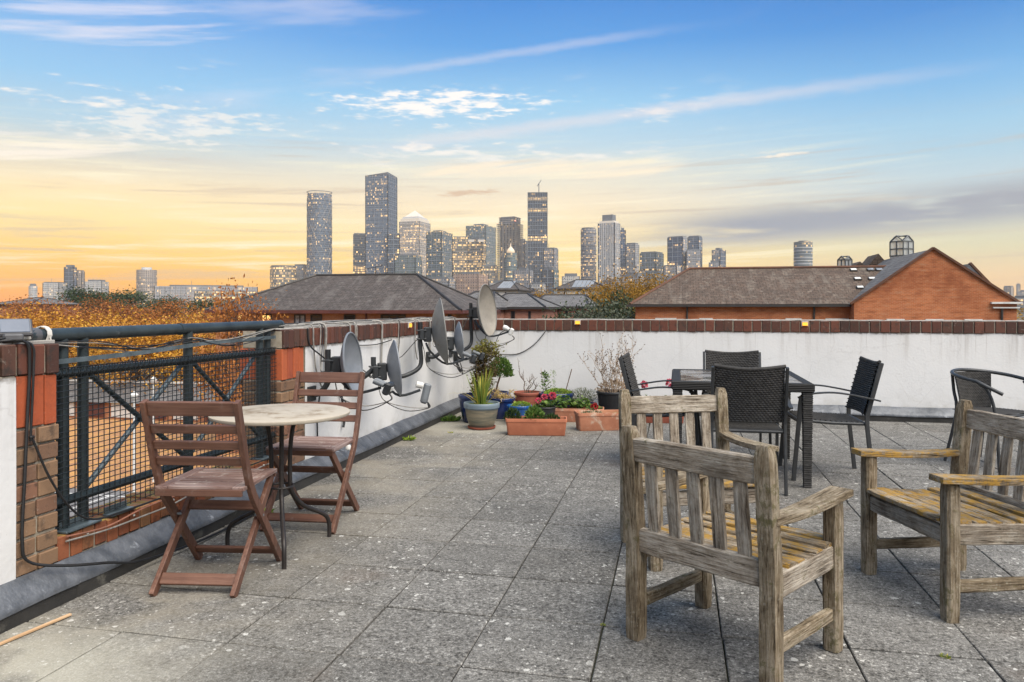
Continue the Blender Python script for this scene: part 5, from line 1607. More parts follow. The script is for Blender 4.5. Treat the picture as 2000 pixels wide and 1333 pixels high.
def geranium(parent, c, r, h, seed, flowers, petal='petal_pink', n=120):
    lv = Leaves(seed); c = Vector(c)
    stm = MB()
    for _ in range(n):
        th = lv.r.uniform(0, 2 * PI); k = lv.r.random() ** 0.5
        p = c + V(r * k * math.cos(th), r * k * math.sin(th), h * lv.r.uniform(0.3, 1.0) * (1.15 - 0.5 * k))
        # rounded leaf: fan of triangles
        nrm = V(lv.r.gauss(0, 0.5), lv.r.gauss(0, 0.5), 1).normalized()
        a = nrm.orthogonal().normalized(); b = nrm.cross(a); R_ = lv.r.uniform(0.014, 0.028)
        o = len(lv.mb.v); lv.mb.v.append(tuple(p - nrm * 0.005)); tn = lv.r.random()
        for q in range(8):
            aa = 2 * PI * q / 8
            lv.mb.v.append(tuple(p + (a * math.cos(aa) + b * math.sin(aa)) * R_ * (1 if q % 2 else 0.82)))
        for q in range(7):
            lv.mb.f.append((o, o + 1 + q, o + 2 + q)); lv.a.append(tn)
        if lv.r.random() < 0.35:
            stm.tube([c + V(0, 0, 0), c.lerp(p, 0.6) + V(0, 0, 0.01), p], 0.0022, 4)
    lv.build('foliage', 'leaf_green', parent)
    stm.build('stems', m_['stem_green'], parent)
    for (fx, fy, fz, fr) in flowers:
        fl_ = Leaves(seed + 5)
        for _ in range(70):
            dv = V(fl_.r.gauss(0, 1), fl_.r.gauss(0, 1), fl_.r.gauss(0, 1) + 0.4).normalized()
            fl_.leaf(c + V(fx, fy, fz) + dv * fr * 0.6, dv + V(fl_.r.gauss(0, .6), fl_.r.gauss(0, .6), fl_.r.gauss(0, .6)), fr * 0.8, fr * 0.75)
        fl_.build('flower', petal, parent)


def trough(label, c, rz, L, Wd, h, mat, soil='soil'):
    t = thing('planter_trough', label, 'planter', (c[0], c[1], 0), rz, 'terracotta troughs on the paving')
    a, b = L / 2, Wd / 2
    tp = 0.82
    lev = [(0.0, a * 0.93, b * tp), (0.008, a * 0.935, b * tp + 0.003), (h - 0.036, a * 0.985, b * 0.95), (h - 0.034, a * 1.0, b * 1.0), (h - 0.004, a * 1.005, b * 1.01), (h, a * 1.0, b), (h - 0.002, a * 0.965, b * 0.90), (h - 0.05, a * 0.95, b * 0.86)]
    mb = MB(); K = 5
    def ring(A, B, r_):
        out = []
        for sx, sy, a0 in ((1, 1, 0), (-1, 1, 90), (-1, -1, 180), (1, -1, 270)):
            for q in range(K):
                an = R(a0 + 90 * q / (K - 1))
                out.append((sx * (A - r_) + r_ * math.cos(an), sy * (B - r_) + r_ * math.sin(an)))
        return out
    n = 4 * K
    for z, A, B in lev:
        mb.v += [(x, y, z) for x, y in ring(A, B, 0.022)]
    for i in range(len(lev) - 1):
        for k in range(n):
            k2 = (k + 1) % n
            mb.f.append((i * n + k, i * n + k2, (i + 1) * n + k2, (i + 1) * n + k))
    mb.f.append(tuple(range(n))[::-1])
    mb.build('trough', m_[mat], t, smooth=True, angle=35)
    sb = MB(); nx, ny = 14, 5
    for i in range(nx + 1):
        for j in range(ny + 1):
            sb.v.append((-a * 0.955 + 2 * a * 0.955 * i / nx, -b * 0.87 + 2 * b * 0.87 * j / ny, h - 0.032 + rnd.uniform(-0.008, 0.008)))
    for i in range(nx):
        for j in range(ny):
            q = i * (ny + 1) + j
            sb.f.append((q, q + ny + 1, q + ny + 2, q + 1))
    sb.build('soil', m_[soil], t, smooth=True)
    return t


t = trough('orange terracotta trough nearest the camera, with three leafy clumps', (-1.355, 7.36), R(9), 0.60, 0.20, 0.165, 'terracotta')
lv = Leaves(51); lv.dome((-0.235, 0.0, 0.14), 0.075, 0.07, 0.10, 420, 0.036, 0.013, (0.0, 0.7), 0.7); lv.build('plant', 'leaf_dark', t)
lv = Leaves(52); lv.dome((-0.02, 0.0, 0.14), 0.085, 0.08, 0.12, 330, 0.042, 0.024, (0.2, 0.9), 0.6); lv.build('plant', 'leaf_green', t)
lv = Leaves(53); lv.dome((0.15, 0.0, 0.13), 0.08, 0.07, 0.055, 260, 0.032, 0.014, (0.1, 0.8), 0.5); lv.build('plant', 'leaf_dark', t)
t = trough('weathered terracotta trough between the front trough and the armchair', (-0.735, 7.80), R(20), 0.58, 0.21, 0.185, 'terracotta_old', 'moss_soil')
lv = Leaves(54); lv.dome((-0.12, 0.0, 0.155), 0.12, 0.06, 0.03, 140, 0.022, 0.009, (0.1, 0.9), 0.5); lv.build('plant', 'leaf_sage', t)
t = trough('pale terracotta trough behind the front trough, geraniums spilling over it', (-1.08, 8.30), R(4), 0.60, 0.20, 0.15, 'terracotta_old', 'moss_soil')
geranium(t, (-0.16, 0.02, 0.12), 0.13, 0.17, 55, [(-0.19, -0.06, 0.14, 0.032), (-0.10, -0.08, 0.16, 0.036)])
geranium(t, (0.04, 0.03, 0.12), 0.12, 0.15, 56, [])
geranium(t, (0.18, -0.02, 0.11), 0.10, 0.08, 57, [(0.02, -0.06, 0.06, 0.035)], 'petal_red', 60)
t = trough('dark red terracotta trough under the dining table side, seen between the armchair slats', (-0.18, 8.42), R(6), 0.52, 0.19, 0.17, 'terracotta_dark')
geranium(t, (-0.15, 0, 0.14), 0.10, 0.16, 58, [(-0.02, -0.02, 0.27, 0.036)])
geranium(t, (0.06, 0, 0.14), 0.11, 0.14, 59, [(0.04, -0.02, 0.29, 0.038)])
t = thing('potted_plant', 'black nursery pot with red geranium behind the small blue pot', 'potted plant', (-1.40, 8.16, 0))
pot_body(t, pot_prof(0.085, 0.115, 0.17, 0.008, 0.02), 'black_plastic')
geranium(t, (0, 0, 0.15), 0.10, 0.10, 60, [(-0.07, -0.07, 0.09, 0.03)], n=70)

t = thing('potted_plant', 'grey-green lavender in a violet-blue pot with a pale rim', 'potted plant', (-1.045, 8.70, 0))
pot_body(t, pot_prof(0.11, 0.145, 0.15, 0.008, 0.022), 'glaze_violet')
MB().tube([(0.143 * math.cos(2 * PI * k / 30), 0.143 * math.sin(2 * PI * k / 30), 0.148) for k in range(30)], 0.007, 6, closed=True).build('rim', m_['terracotta_old'], t, smooth=True)
lv = Leaves(61)
for k in range(900):
    a = lv.r.uniform(0, 2 * PI); q = lv.r.random() ** 0.5
    p = V(0.09 * q * math.cos(a), 0.09 * q * math.sin(a), 0.14)
    d_ = V(math.cos(a) * q * 0.75, math.sin(a) * q * 0.75, 1) + V(lv.r.gauss(0, .12), lv.r.gauss(0, .12), 0)
    f = lv.r.uniform(0.15, 1.0)
    lv.leaf(p + d_.normalized() * 0.17 * f, d_ + V(lv.r.gauss(0, .5), lv.r.gauss(0, .5), 0), lv.r.uniform(0.025, 0.042), 0.0055)
lv.build('foliage', 'leaf_sage', t)

t = thing('potted_plant', 'large black pot with a tall spray of dry bare stems', 'potted plant', (-0.71, 8.68, 0))
pot_body(t, pot_prof(0.14, 0.19, 0.30, 0.010, 0.03), 'black_plastic')
rq = random.Random(77)
sh = []
for k in range(17):
    a = rq.uniform(0, 2 * PI); q = rq.uniform(0.02, 0.10)
    sh.append((q * math.cos(a), q * math.sin(a), rq.uniform(0.35, 0.62), math.cos(a) * rq.uniform(0.03, 0.27), math.sin(a) * rq.uniform(0.02, 0.12)))
bare_bush(t, 0.28, sh, 78, 'stem_dry', 0.0052, 'leaf_dry', 16, twig=5, buds='stem_brown')
lv = Leaves(62); lv.dome((0.0, 0, 0.29), 0.18, 0.16, 0.13, 420, 0.034, 0.015, (0, 1), 0.2); lv.build('dead_leaves', 'leaf_dry', t)
t = thing('potted_plant', 'small black pot of light green leaves beside the wooden armchair post', 'potted plant', (-0.50, 8.12, 0))
pot_body(t, pot_prof(0.075, 0.10, 0.15, 0.008, 0.02), 'black_plastic')
lv = Leaves(63); lv.dome((0, 0, 0.15), 0.08, 0.08, 0.13, 160, 0.045, 0.026, (0.2, 1.0), 0.6); lv.build('foliage', 'leaf_bright', t)

# weeds at the foot of the walls and in the joints
def weed(label, loc, r, n, seed, mat='leaf_bright', h=0.05):
    lv = Leaves(seed)
    for _ in range(n):
        a = lv.r.uniform(0, 2 * PI); q = lv.r.random() ** 0.7 * r
        lv.leaf(V(q * math.cos(a), q * math.sin(a), 0.0), V(math.cos(a), math.sin(a), lv.r.uniform(0.3, 1.4)), lv.r.uniform(0.5, 1.1) * h, h * 0.35, curl=0.2)
    o = lv.build('weed', mat, None, loc=loc)
    tag(o, label, 'weed', 'weeds in the joints')


weed('largest patch of green weeds at the foot of the left wall, beside the pots', (-2.46, 8.05, 0.0), 0.10, 190, 71, 'leaf_green', 0.07)
weed('green weed at the foot of the left wall, between the pots and the folding chair', (-2.47, 6.78, 0.0), 0.04, 60, 72, 'leaf_bright', 0.05)
weed('small weed on the paving in front of the banded pot', (-2.2, 7.25, 0.0), 0.025, 30, 73, 'leaf_strap', 0.02)
weed('tiny yellow-green moss tuft at a paving joint near the bottom right corner', (0.937, 2.98, 0.0), 0.016, 60, 74, 'leaf_strap', 0.010)
weed('tiny moss tuft at a paving joint left of the nearest armchair', (-0.285, 2.99, 0.0), 0.010, 40, 75, 'leaf_strap', 0.008)
weed('green weed by the plinth behind the legs of the round table', (-2.44, 4.15, 0.0), 0.035, 60, 76, 'leaf_bright', 0.05)

# ------------------------------------------------------------------ beyond the parapet
def at(px, D, py=None):
    """point on the bearing of photo column px, D metres ahead of the camera; height from photo row py"""
    x = (px - 1000) / 1480 * D
    c, s = math.cos(YAW), math.sin(YAW)
    return V(x * c - D * s, x * s + D * c, EYE - ((py - 601) / 1480 * D if py is not None else EYE))


class UB(MB):
    """planar faces with UVs in metres (u level, v up the face)"""
    def __init__(s):
        super().__init__(); s.uv = []

    def face(s, pts):
        pts = [Vector(p) for p in pts]
        n = Vector()
        for i in range(len(pts)):
            a, b = pts[i], pts[(i + 1) % len(pts)]
            n += a.cross(b)
        n.normalize()
        u = V(0, 0, 1).cross(n)
        u = u.normalized() if u.length > 1e-3 else V(1, 0, 0)
        w = n.cross(u)
        o = len(s.v)
        s.v += [tuple(p) for p in pts]; s.f.append(tuple(range(o, o + len(pts))))
        s.uv += [(p.dot(u), p.dot(w)) for p in pts]
        return s

    def ubox(s, c, size):
        x0, y0, z0 = (c[i] - size[i] / 2 for i in range(3)); x1, y1, z1 = (c[i] + size[i] / 2 for i in range(3))
        for q in (((x0, y0, z0), (x1, y0, z0), (x1, y0, z1), (x0, y0, z1)), ((x1, y0, z0), (x1, y1, z0), (x1, y1, z1), (x1, y0, z1)), ((x1, y1, z0), (x0, y1, z0), (x0, y1, z1), (x1, y1, z1)),
                  ((x0, y1, z0), (x0, y0, z0), (x0, y0, z1), (x0, y1, z1)), ((x0, y0, z1), (x1, y0, z1), (x1, y1, z1), (x0, y1, z1)), ((x0, y1, z0), (x1, y1, z0), (x1, y0, z0), (x0, y0, z0))):
            s.face(q)
        return s

    def walls(s, foot, z0, z1, roof=True):
        n = len(foot); acc = 0.0
        for i in range(n):
            a, b = foot[i], foot[(i + 1) % n]
            L = math.hypot(b[0] - a[0], b[1] - a[1])
            o = len(s.v)
            s.v += [(a[0], a[1], z0), (b[0], b[1], z0), (b[0], b[1], z1), (a[0], a[1], z1)]
            s.f.append((o, o + 1, o + 2, o + 3))
            s.uv += [(acc, 0), (acc + L, 0), (acc + L, z1 - z0), (acc, z1 - z0)]
            acc += L
        if roof:
            o = len(s.v); s.v += [(p[0], p[1], z1) for p in foot]; s.f.append(tuple(range(o, o + n))); s.uv += [(0.0, 0.0)] * n
        return s


# ---- ground
def make_ground():
    m, nt, b = newmat('town_ground')
    P = nd(nt, 'NewGeometry').outputs['Position']
    n1 = noise(nt, P, 0.02, 6.0, 0.65); n2 = noise(nt, P, 0.4, 5.0, 0.7)
    col = ramp(nt, n1, [(0.3, (0.05, 0.055, 0.03)), (0.5, (0.10, 0.09, 0.07)), (0.7, (0.13, 0.125, 0.12))])
    col = mix(nt, mth(nt, 'MULTIPLY', n2, 0.5), col, (0.11, 0.07, 0.035))
    setc(nt, b, col, 0.95)
    m, nt, b = newmat('leafy_paving')
    P = nd(nt, 'NewGeometry').outputs['Position']
    bt = nd(nt, 'TexBrick', {'Vector': P, 'Color1': (0.40, 0.20, 0.09, 1), 'Color2': (0.31, 0.15, 0.075, 1), 'Mortar': (0.17, 0.11, 0.07, 1), 'Scale': 1.0, 'Mortar Size': 0.02, 'Brick Width': 0.6, 'Row Height': 0.3})
    lf = mrange(nt, noise(nt, P, 1.8, 8.0, 0.75), 0.42, 0.6)
    col = mix(nt, mth(nt, 'MULTIPLY', lf, 0.75), bt.outputs[0], (0.50, 0.26, 0.06))
    setc(nt, b, col, 0.9)


make_ground()
g = MB(); g.v = [(-2250, -560, GZ), (2250, -560, GZ), (2250, 2250, GZ), (-2250, 2250, GZ)]; g.f = [(0, 1, 2, 3)]
tag(g.build('ground', m_['town_ground']), None, None, None, 'structure')
mat_plain('tarmac', (0.17, 0.165, 0.165), (0.11, 0.105, 0.105), 0.9, 0.8)
mat_plain('line_paint', (0.62, 0.62, 0.6), (0.5, 0.5, 0.48), 0.8, 3.0)
fc = MB().box((-33, 44, GZ + 0.02), (44, 26, 0.04)); tag(fc.build('forecourt', m_['leafy_paving']), None, None, None, 'structure')
pk = MB().box((-27, 28.2, GZ + 0.04), (30, 9.4, 0.05)); pko = tag(pk.build('car_park', m_['tarmac']), None, None, None, 'structure')
for k in range(9):
    MB().box((-40 + k * 2.6, 29.6, GZ + 0.068), (0.10, 4.8, 0.004)).build('bay_line', m_['line_paint'], pko)
MB().box((-29, 31.95, GZ + 0.069), (24, 0.10, 0.004)).build('bay_line', m_['line_paint'], pko)

mat_brickwork('house_brick', (0.42, 0.16, 0.065), (0.33, 0.115, 0.045), (0.34, 0.25, 0.17))
mat_brickwork('warehouse_brick', (0.47, 0.145, 0.048), (0.36, 0.10, 0.032), (0.40, 0.24, 0.14))
mat_brickwork('pink_brick', (0.42, 0.175, 0.11), (0.34, 0.13, 0.08), (0.34, 0.26, 0.2))
mat_roof('slate_roof', (0.082, 0.067, 0.060), (0.056, 0.046, 0.042), (0.145, 0.132, 0.122), 0.26, 0.36, 0.5)
mat_roof('lichen_tile_roof', (0.105, 0.070, 0.050), (0.068, 0.046, 0.033), (0.185, 0.158, 0.128), 0.30, 0.34, 0.5)
mat_roof('grey_roof', (0.155, 0.15, 0.15), (0.105, 0.10, 0.10), (0.20, 0.195, 0.19), 0.26, 0.36, 0.35)
mat_plain('gutter_red', (0.11, 0.032, 0.024), (0.07, 0.02, 0.016), 0.6, 3.0)
mat_plain('dark_trim', (0.035, 0.03, 0.028), (0.02, 0.018, 0.016), 0.6, 3.0)
mat_plain('white_trim', (0.66, 0.66, 0.64), (0.5, 0.5, 0.48), 0.6, 3.0)
mat_plain('white_house', (0.58, 0.55, 0.50), (0.48, 0.45, 0.41), 0.85, 0.6)
mat_plain('ridge_tile', (0.13, 0.055, 0.03), (0.075, 0.036, 0.022), 0.85, 2.0)
mat_plain('pane_dark', (0.022, 0.024, 0.027), (0.012, 0.013, 0.015), 0.12, 0.8, bmp=0.0)
mat_plain('pane_pale', (0.35, 0.37, 0.40), (0.10, 0.11, 0.12), 0.15, 3.0, bmp=0.0)
mat_plain('solar_slate', (0.24, 0.25, 0.265), (0.18, 0.19, 0.205), 0.6, 0.5, 0.0, 0.0)


def window(parent, x0, x1, z0, z1, y, frame='dark_trim', pane='pane_dark', bars=1, fw=0.07):
    """window on a wall facing -Y at y"""
    fr = MB()
    fr.box(((x0 + x1) / 2, y - 0.02, z1 - fw / 2), (x1 - x0, 0.08, fw)); fr.box(((x0 + x1) / 2, y - 0.03, z0 + fw / 2), (x1 - x0 + 0.1, 0.12, fw))
    for k in range(bars + 2):
        x = x0 + fw / 2 + (x1 - x0 - fw) * k / (bars + 1)
        fr.box((x, y - 0.02, (z0 + z1) / 2), (fw * (1 if k in (0, bars + 1) else 0.7), 0.078, z1 - z0 - 2 * fw))
    f = fr.build('window', m_[frame], parent)
    p = MB(); p.v = [(x0 + fw / 2, y - 0.012, z0 + fw / 2), (x1 - fw / 2, y - 0.012, z0 + fw / 2), (x1 - fw / 2, y - 0.012, z1 - fw / 2), (x0 + fw / 2, y - 0.012, z1 - fw / 2)]; p.f = [(0, 1, 2, 3)]
    p.build('pane', m_[pane], f)
    return f


def hip_roof(parent, x0, x1, y0, y1, ze, zr, rx0, rx1, mat, oh=0.45, gut='gutter_red', ridge='dark_trim'):
    X0, X1, Y0, Y1 = x0 - oh, x1 + oh, y0 - oh, y1 + oh
    ym = (y0 + y1) / 2
    A, B, C, D_ = V(X0, Y0, ze), V(X1, Y0, ze), V(X1, Y1, ze), V(X0, Y1, ze)
    E, F = V(rx0, ym, zr), V(rx1, ym, zr)
    u = UB()
    u.face([A, B, F, E]); u.face([B, C, F]); u.face([C, D_, E, F]); u.face([D_, A, E])
    u.face([D_ - V(0, 0, 0.18), C - V(0, 0, 0.18), B - V(0, 0, 0.18), A - V(0, 0, 0.18)])
    rf = u.build('roof', m_[mat], parent)
    g_ = MB()
    g_.box(((X0 + X1) / 2, Y0, ze - 0.09), (X1 - X0, 0.12, 0.20)); g_.box(((X0 + X1) / 2, Y1, ze - 0.09), (X1 - X0, 0.12, 0.20))
    g_.box((X0, (Y0 + Y1) / 2, ze - 0.09), (0.12, Y1 - Y0 - 0.13, 0.20)); g_.box((X1, (Y0 + Y1) / 2, ze - 0.09), (0.12, Y1 - Y0 - 0.13, 0.20))
    g_.build('gutter', m_[gut], rf)
    r_ = MB()
    for a, b in ((E, F), (A, E), (B, F), (D_, E), (C, F)):
        r_.tube([a + V(0, 0, 0.02), b + V(0, 0, 0.02)], 0.09, 6)
    r_.build('ridge_tiles', m_[ridge], rf)
    return rf


# ---- the hip-roofed house at the left
hx0, hx1, hy0, hy1 = -28.6, -12.75, 43.0, 52.0
ho = thing('brick_house', 'long brick house with mossy dark hip roof and maroon gutter beyond the railing', 'house')
UB().walls([(hx0, hy0), (hx1, hy0), (hx1, hy1), (hx0, hy1)], GZ, 1.05).build('wall', m_['house_brick'], ho)
rf = hip_roof(ho, hx0, hx1, hy0, hy1, 1.08, 3.42, -23.95, -16.75, 'slate_roof')
MB().box((-19.65, 47.5, 3.53), (0.05, 0.05, 0.35)).build('aerial_mast', m_['dark_trim'], rf)
MB().tube([(-19.65, 47.5, 3.4), (-19.65, 47.5, 4.0)], 0.02, 5).tube([(-20.2, 47.4, 3.84), (-19.2, 47.6, 4.05)], 0.02, 5).tube([(-20.1, 47.3, 3.74), (-20.05, 47.5, 3.95)], 0.02, 4).build('aerial', m_['dark_trim'], rf)


def PXY(px, Y):
    x = (px - 1000) / 1480; c, s = math.cos(YAW), math.sin(YAW)
    return Y * (x * c - s) / (x * s + c)


for a, b, pane, bars in ((464, 476, 'window_glow', 0), (511, 531, 'window_glow', 1), (575, 597, 'pane_pale', 1), (607, 629, 'pane_dark', 0), (672, 694, 'pane_dark', 0), (744, 792, 'pane_dark', 2), (857, 864, 'pane_dark', 0), (875, 882, 'pane_dark', 0)):
    x0, x1 = PXY(a, hy0), PXY(b, hy0)
    window(ho, x0, x1, -0.6, 0.82, hy0, 'dark_trim', pane, bars)
    window(ho, x0, x1, -3.5, -2.1, hy0, 'dark_trim', 'pane_dark', bars)
MB().tube([(PXY(716, hy0), hy0 - 0.08, 1.0), (PXY(716, hy0), hy0 - 0.08, GZ)], 0.06, 8).build('downpipe', m_['gutter_red'], ho)

# ---- garage row and low wall seen through the mesh
ga = thing('garage_row', 'low brick garage row with grey roof seen through the railing mesh', 'garage')
UB().walls([(-52, 54), (-34, 54), (-34, 60), (-52, 60)], GZ, -6.55).build('wall', m_['house_brick'], ga)
u = UB(); u.face([(-52.4, 53.6, -6.55), (-33.6, 53.6, -6.55), (-33.6, 57, -5.2), (-52.4, 57, -5.2)]); u.face([(-33.6, 60.4, -6.55), (-52.4, 60.4, -6.55), (-52.4, 57, -5.2), (-33.6, 57, -5.2)])
u.build('roof', m_['grey_roof'], ga)
MB().box((-43, 57, -5.16), (19, 0.5, 0.14)).build('ridge_cap', m_['white_trim'], ga)
for k in range(6):
    MB().box((-50.2 + 2.9 * k, 53.97, -7.15), (2.2, 0.08, 1.25)).build('door', m_['gutter_red' if k % 2 else 'white_trim'], ga)
for k, (px, D) in enumerate(((300, 40), (262, 33))):
    p = at(px, D)
    t = thing('lamp_post', ('pale slim lamp post standing in the forecourt, the farther one' if k == 0 else 'pale slim lamp post standing nearer in the forecourt'), 'lamp post', (p.x, p.y, GZ))
    MB().tube([(0, 0, 0), (0, 0, 5.2)], [0.07, 0.045], 8).build('post', m_['white_trim'], t, smooth=True)
    MB().lathe([(0.05, 5.2), (0.16, 5.3), (0.18, 5.45), (0.02, 5.6)], 10).build('lantern', m_['lnb_white'], t, smooth=True)

# ---- the brick warehouse at the right
wh = thing('brick_warehouse', 'large red brick warehouse with brown lichened roof and tall gable behind the far wall', 'building')
wx0, wx1 = PXY(1241, 47.0), PXY(1690, 47.0)
gx0, gx1, gxa = PXY(1668, 46.0), PXY(1986, 46.0), PXY(1822, 46.0)
UB().walls([(wx0, 47.0), (wx1 + 3, 47.0), (wx1 + 3, 58.0), (wx0, 58.0)], GZ, 1.42).build('wall', m_['warehouse_brick'], wh)
X0, X1 = wx0 - 0.3, PXY(1760, 52.5)
u = UB()
A, B, C, D_ = V(X0, 46.7, 1.45), V(X1 + 3, 46.7, 1.45), V(X1 + 3, 58.3, 1.45), V(X0, 58.3, 1.45)
E, F = V(PXY(1346, 52.5), 52.5, 3.84), V(X1 + 3, 52.5, 3.84)
u.face([A, B, F, E]); u.face([C, D_, E, F]); u.face([D_, A, E])
rw = u.build('roof', m_['lichen_tile_roof'], wh)
MB().tube([E + V(0, 0, 0.03), F + V(0, 0, 0.03)], 0.10, 6).tube([A, E + V(0, 0, 0.03)], 0.09, 6).tube([D_, E], 0.09, 6).build('ridge_tiles', m_['ridge_tile'], rw)
MB().box(((X0 + wx1) / 2, 46.68, 1.36), (wx1 - X0 + 0.5, 0.14, 0.14)).build('gutter', m_['dark_trim'], rw)
for px in (1342, 1590):
    MB().tube([(PXY(px, 46.95), 46.92, 1.35), (PXY(px, 46.95), 46.92, GZ)], 0.06, 6).build('downpipe', m_['dark_trim'], wh)
sl_dir = (V(0, 52.5, 3.84) - V(0, 46.7, 1.45)); sl_n = V(0, -sl_dir.z, sl_dir.y).normalized()
for px, f, pane in ((1667, 0.90, 'white_trim'), (1700, 0.90, 'pane_pale'), (1717, 0.90, 'pane_pale'), (1675, 0.64, 'white_trim'), (1703, 0.64, 'white_trim'), (1680, 0.40, 'white_trim')):
    yy = 46.7 + 5.8 * f; zz = 1.45 + 2.39 * f
    x = PXY(px, yy)
    k = MB().box((0, 0, 0), (0.42, 0.38, 0.10), 0.02).build('skylight', m_['dark_trim'], rw, loc=V(x, yy, zz) + sl_n * 0.05, rot=(math.atan2(sl_dir.z, sl_dir.y), 0, 0))
    MB().box((0, 0, 0.055), (0.34, 0.28, 0.02), 0.005).build('pane', m_[pane], k)
# gable block
u = UB()
zf, za = 1.52, 4.52
u.face([(gx0, 46, GZ), (gx1, 46, GZ), (gx1, 46, zf), (gxa, 46, za), (gx0, 46, zf)])
u.face([(gx1, 46, GZ), (gx1, 60, GZ), (gx1, 60, zf), (gx1, 46, zf)]); u.face([(gx0, 60, GZ), (gx0, 46, GZ), (gx0, 46, zf), (gx0, 60, zf)])
u.build('gable_wall', m_['warehouse_brick'], wh)
u = UB()
u.face([(gx0 - 0.15, 46.03, zf - 0.08), (gxa, 46.03, za - 0.02), (gxa, 60, za - 0.02), (gx0 - 0.15, 60, zf - 0.08)][::-1])
u.face([(gxa, 46.03, za - 0.02), (gx1 + 0.15, 46.03, zf - 0.08), (gx1 + 0.15, 60, zf - 0.08), (gxa, 60, za - 0.02)][::-1])
u.build('gable_roof', m_['grey_roof'], wh)
vg = MB()
vg.sweep([(gx0 - 0.2, 45.98, zf - 0.06), (gxa, 45.98, za + 0.03)], 0.22, 0.12, (0, 1, 0)); vg.sweep([(gxa, 45.98, za + 0.03), (gx1 + 0.2, 45.98, zf - 0.06)], 0.22, 0.12, (0, 1, 0))
vg.build('verge', m_['ridge_tile'], wh)
MB().box((gx1 - 0.55, 45.9, zf - 0.02), (1.5, 0.25, 0.10)).box((gx1 - 0.55, 45.93, zf - 0.28), (1.3, 0.18, 0.07)).build('white_gutter', m_['white_trim'], wh)
MB().tube([(gx1 - 0.75, 45.92, zf - 0.3), (gx1 - 0.75, 45.92, GZ)], 0.06, 6).build('downpipe', m_['dark_trim'], wh)
for a, b, Y_ in ((1280, 1321, 47.0), (1366, 1392, 47.0), (1534, 1565, 47.0), (1612, 1657, 47.0), (1731, 1766, 46.0), (1807, 1842, 46.0), (1883, 1918, 46.0)):
    x0, x1 = PXY(a, Y_), PXY(b, Y_)
    f = window(wh, x0 + 0.05, x1 - 0.05, -1.0, 0.46, Y_, 'white_trim', 'pane_dark', 1)
    MB().box(((x0 + x1) / 2, Y_ - 0.03, 0.545), (x1 - x0, 0.12, 0.13)).build('lintel', m_['white_trim'], f)
# dormer and small gables on the roof behind
dx, dx2 = PXY(1896, 50), PXY(1927, 50)
u = UB(); u.face([(dx - 0.05, 50, 3.86), (dx - 0.35, 50, 3.3), (dx2 - 0.25, 50, 2.6), (dx2, 50, 2.75)]); u.face([(dx - 0.05, 50, 3.86), (dx2, 50, 2.75), (dx2, 52, 2.75), (dx - 0.05, 52, 3.86)]); u.build('dormer_cheek', m_['white_trim'], wh)
MB().sweep([(dx - 0.08, 49.95, 3.90), (dx2 + 0.1, 49.95, 2.70)], 0.30, 0.12, (0, 1, 0)).build('dormer_verge', m_['ridge_tile'], wh)
for px, wd, hh in ((1680, 0.75, 0.55), (1716, 1.0, 0.95)):
    cx_ = PXY(px, 56)
    u = UB(); u.face([(cx_ - wd, 56, 3.7), (cx_ + wd, 56, 3.7), (cx_, 56, 3.7 + hh * 1.3)]); u.face([(cx_ - wd, 56, 3.7), (cx_, 56, 3.7 + hh * 1.3), (cx_, 59, 3.7 + hh * 1.3), (cx_ - wd, 59, 3.7)]); u.face([(cx_, 56, 3.7 + hh * 1.3), (cx_ + wd, 56, 3.7), (cx_ + wd, 59, 3.7), (cx_, 59, 3.7 + hh * 1.3)])
    u.build('roof_gablet', m_['lichen_tile_roof'], wh)


def lantern(label, px, Y_, w, z0, z1, base_z):
    x = PXY(px, Y_)
    t = thing('roof_lantern', label, 'roof lantern', (x, Y_, base_z), R(38), 'glass lanterns on the warehouse roof')
    h0, h1 = z0 - base_z, z1 - base_z
    MB().box((0, 0, h0 / 2), (w * 1.02, w * 1.02, h0)).build('base', m_['white_house'], t)
    a = w / 2
    fr = MB()
    for sx in (-1, 1):
        for sy in (-1, 1):
            fr.box((sx * a, sy * a, (h0 + h1) / 2), (0.06, 0.06, h1 - h0))
    for zq in (h0 + 0.04, (h0 + h1) / 2, h1):
        for s in (-1, 1):
            fr.box((0, s * a, zq), (w, 0.06, 0.07)); fr.box((s * a, 0, zq), (0.06, w, 0.07))
    for s in (-1, 1):
        fr.box((0, s * a, (h0 + h1) / 2), (0.06, 0.06, h1 - h0)); fr.box((s * a, 0, (h0 + h1) / 2), (0.06, 0.06, h1 - h0))
    top = h1 + w * 0.38
    for s in (-1, 1):
        for q in (-1, 1):
            fr.tube([(q * a, s * a, h1), (0, s * a, top)], 0.045, 5); fr.tube([(s * a, q * a, h1), (s * a, 0, top)], 0.045, 5)
    fr.tube([(0, -a, top), (0, a, top)], 0.04, 5); fr.tube([(-a, 0, top), (a, 0, top)], 0.04, 5)
    fr.build('frame', m_['t_frame'], t)
    gl = MB()
    for s in (-1, 1):
        gl.v += [(-a, s * a * 0.98, h0), (a, s * a * 0.98, h0), (a, s * a * 0.98, h1), (0, s * a * 0.98, top), (-a, s * a * 0.98, h1)]
        n_ = len(gl.v); gl.f.append((n_ - 5, n_ - 4, n_ - 3, n_ - 2, n_ - 1))
        gl.v += [(s * a * 0.98, -a, h0), (s * a * 0.98, a, h0), (s * a * 0.98, a, h1), (s * a * 0.98, 0, top), (s * a * 0.98, -a, h1)]
        n_ = len(gl.v); gl.f.append((n_ - 5, n_ - 4, n_ - 3, n_ - 2, n_ - 1))
    gl.build('glazing', m_['lantern_glass'], t)


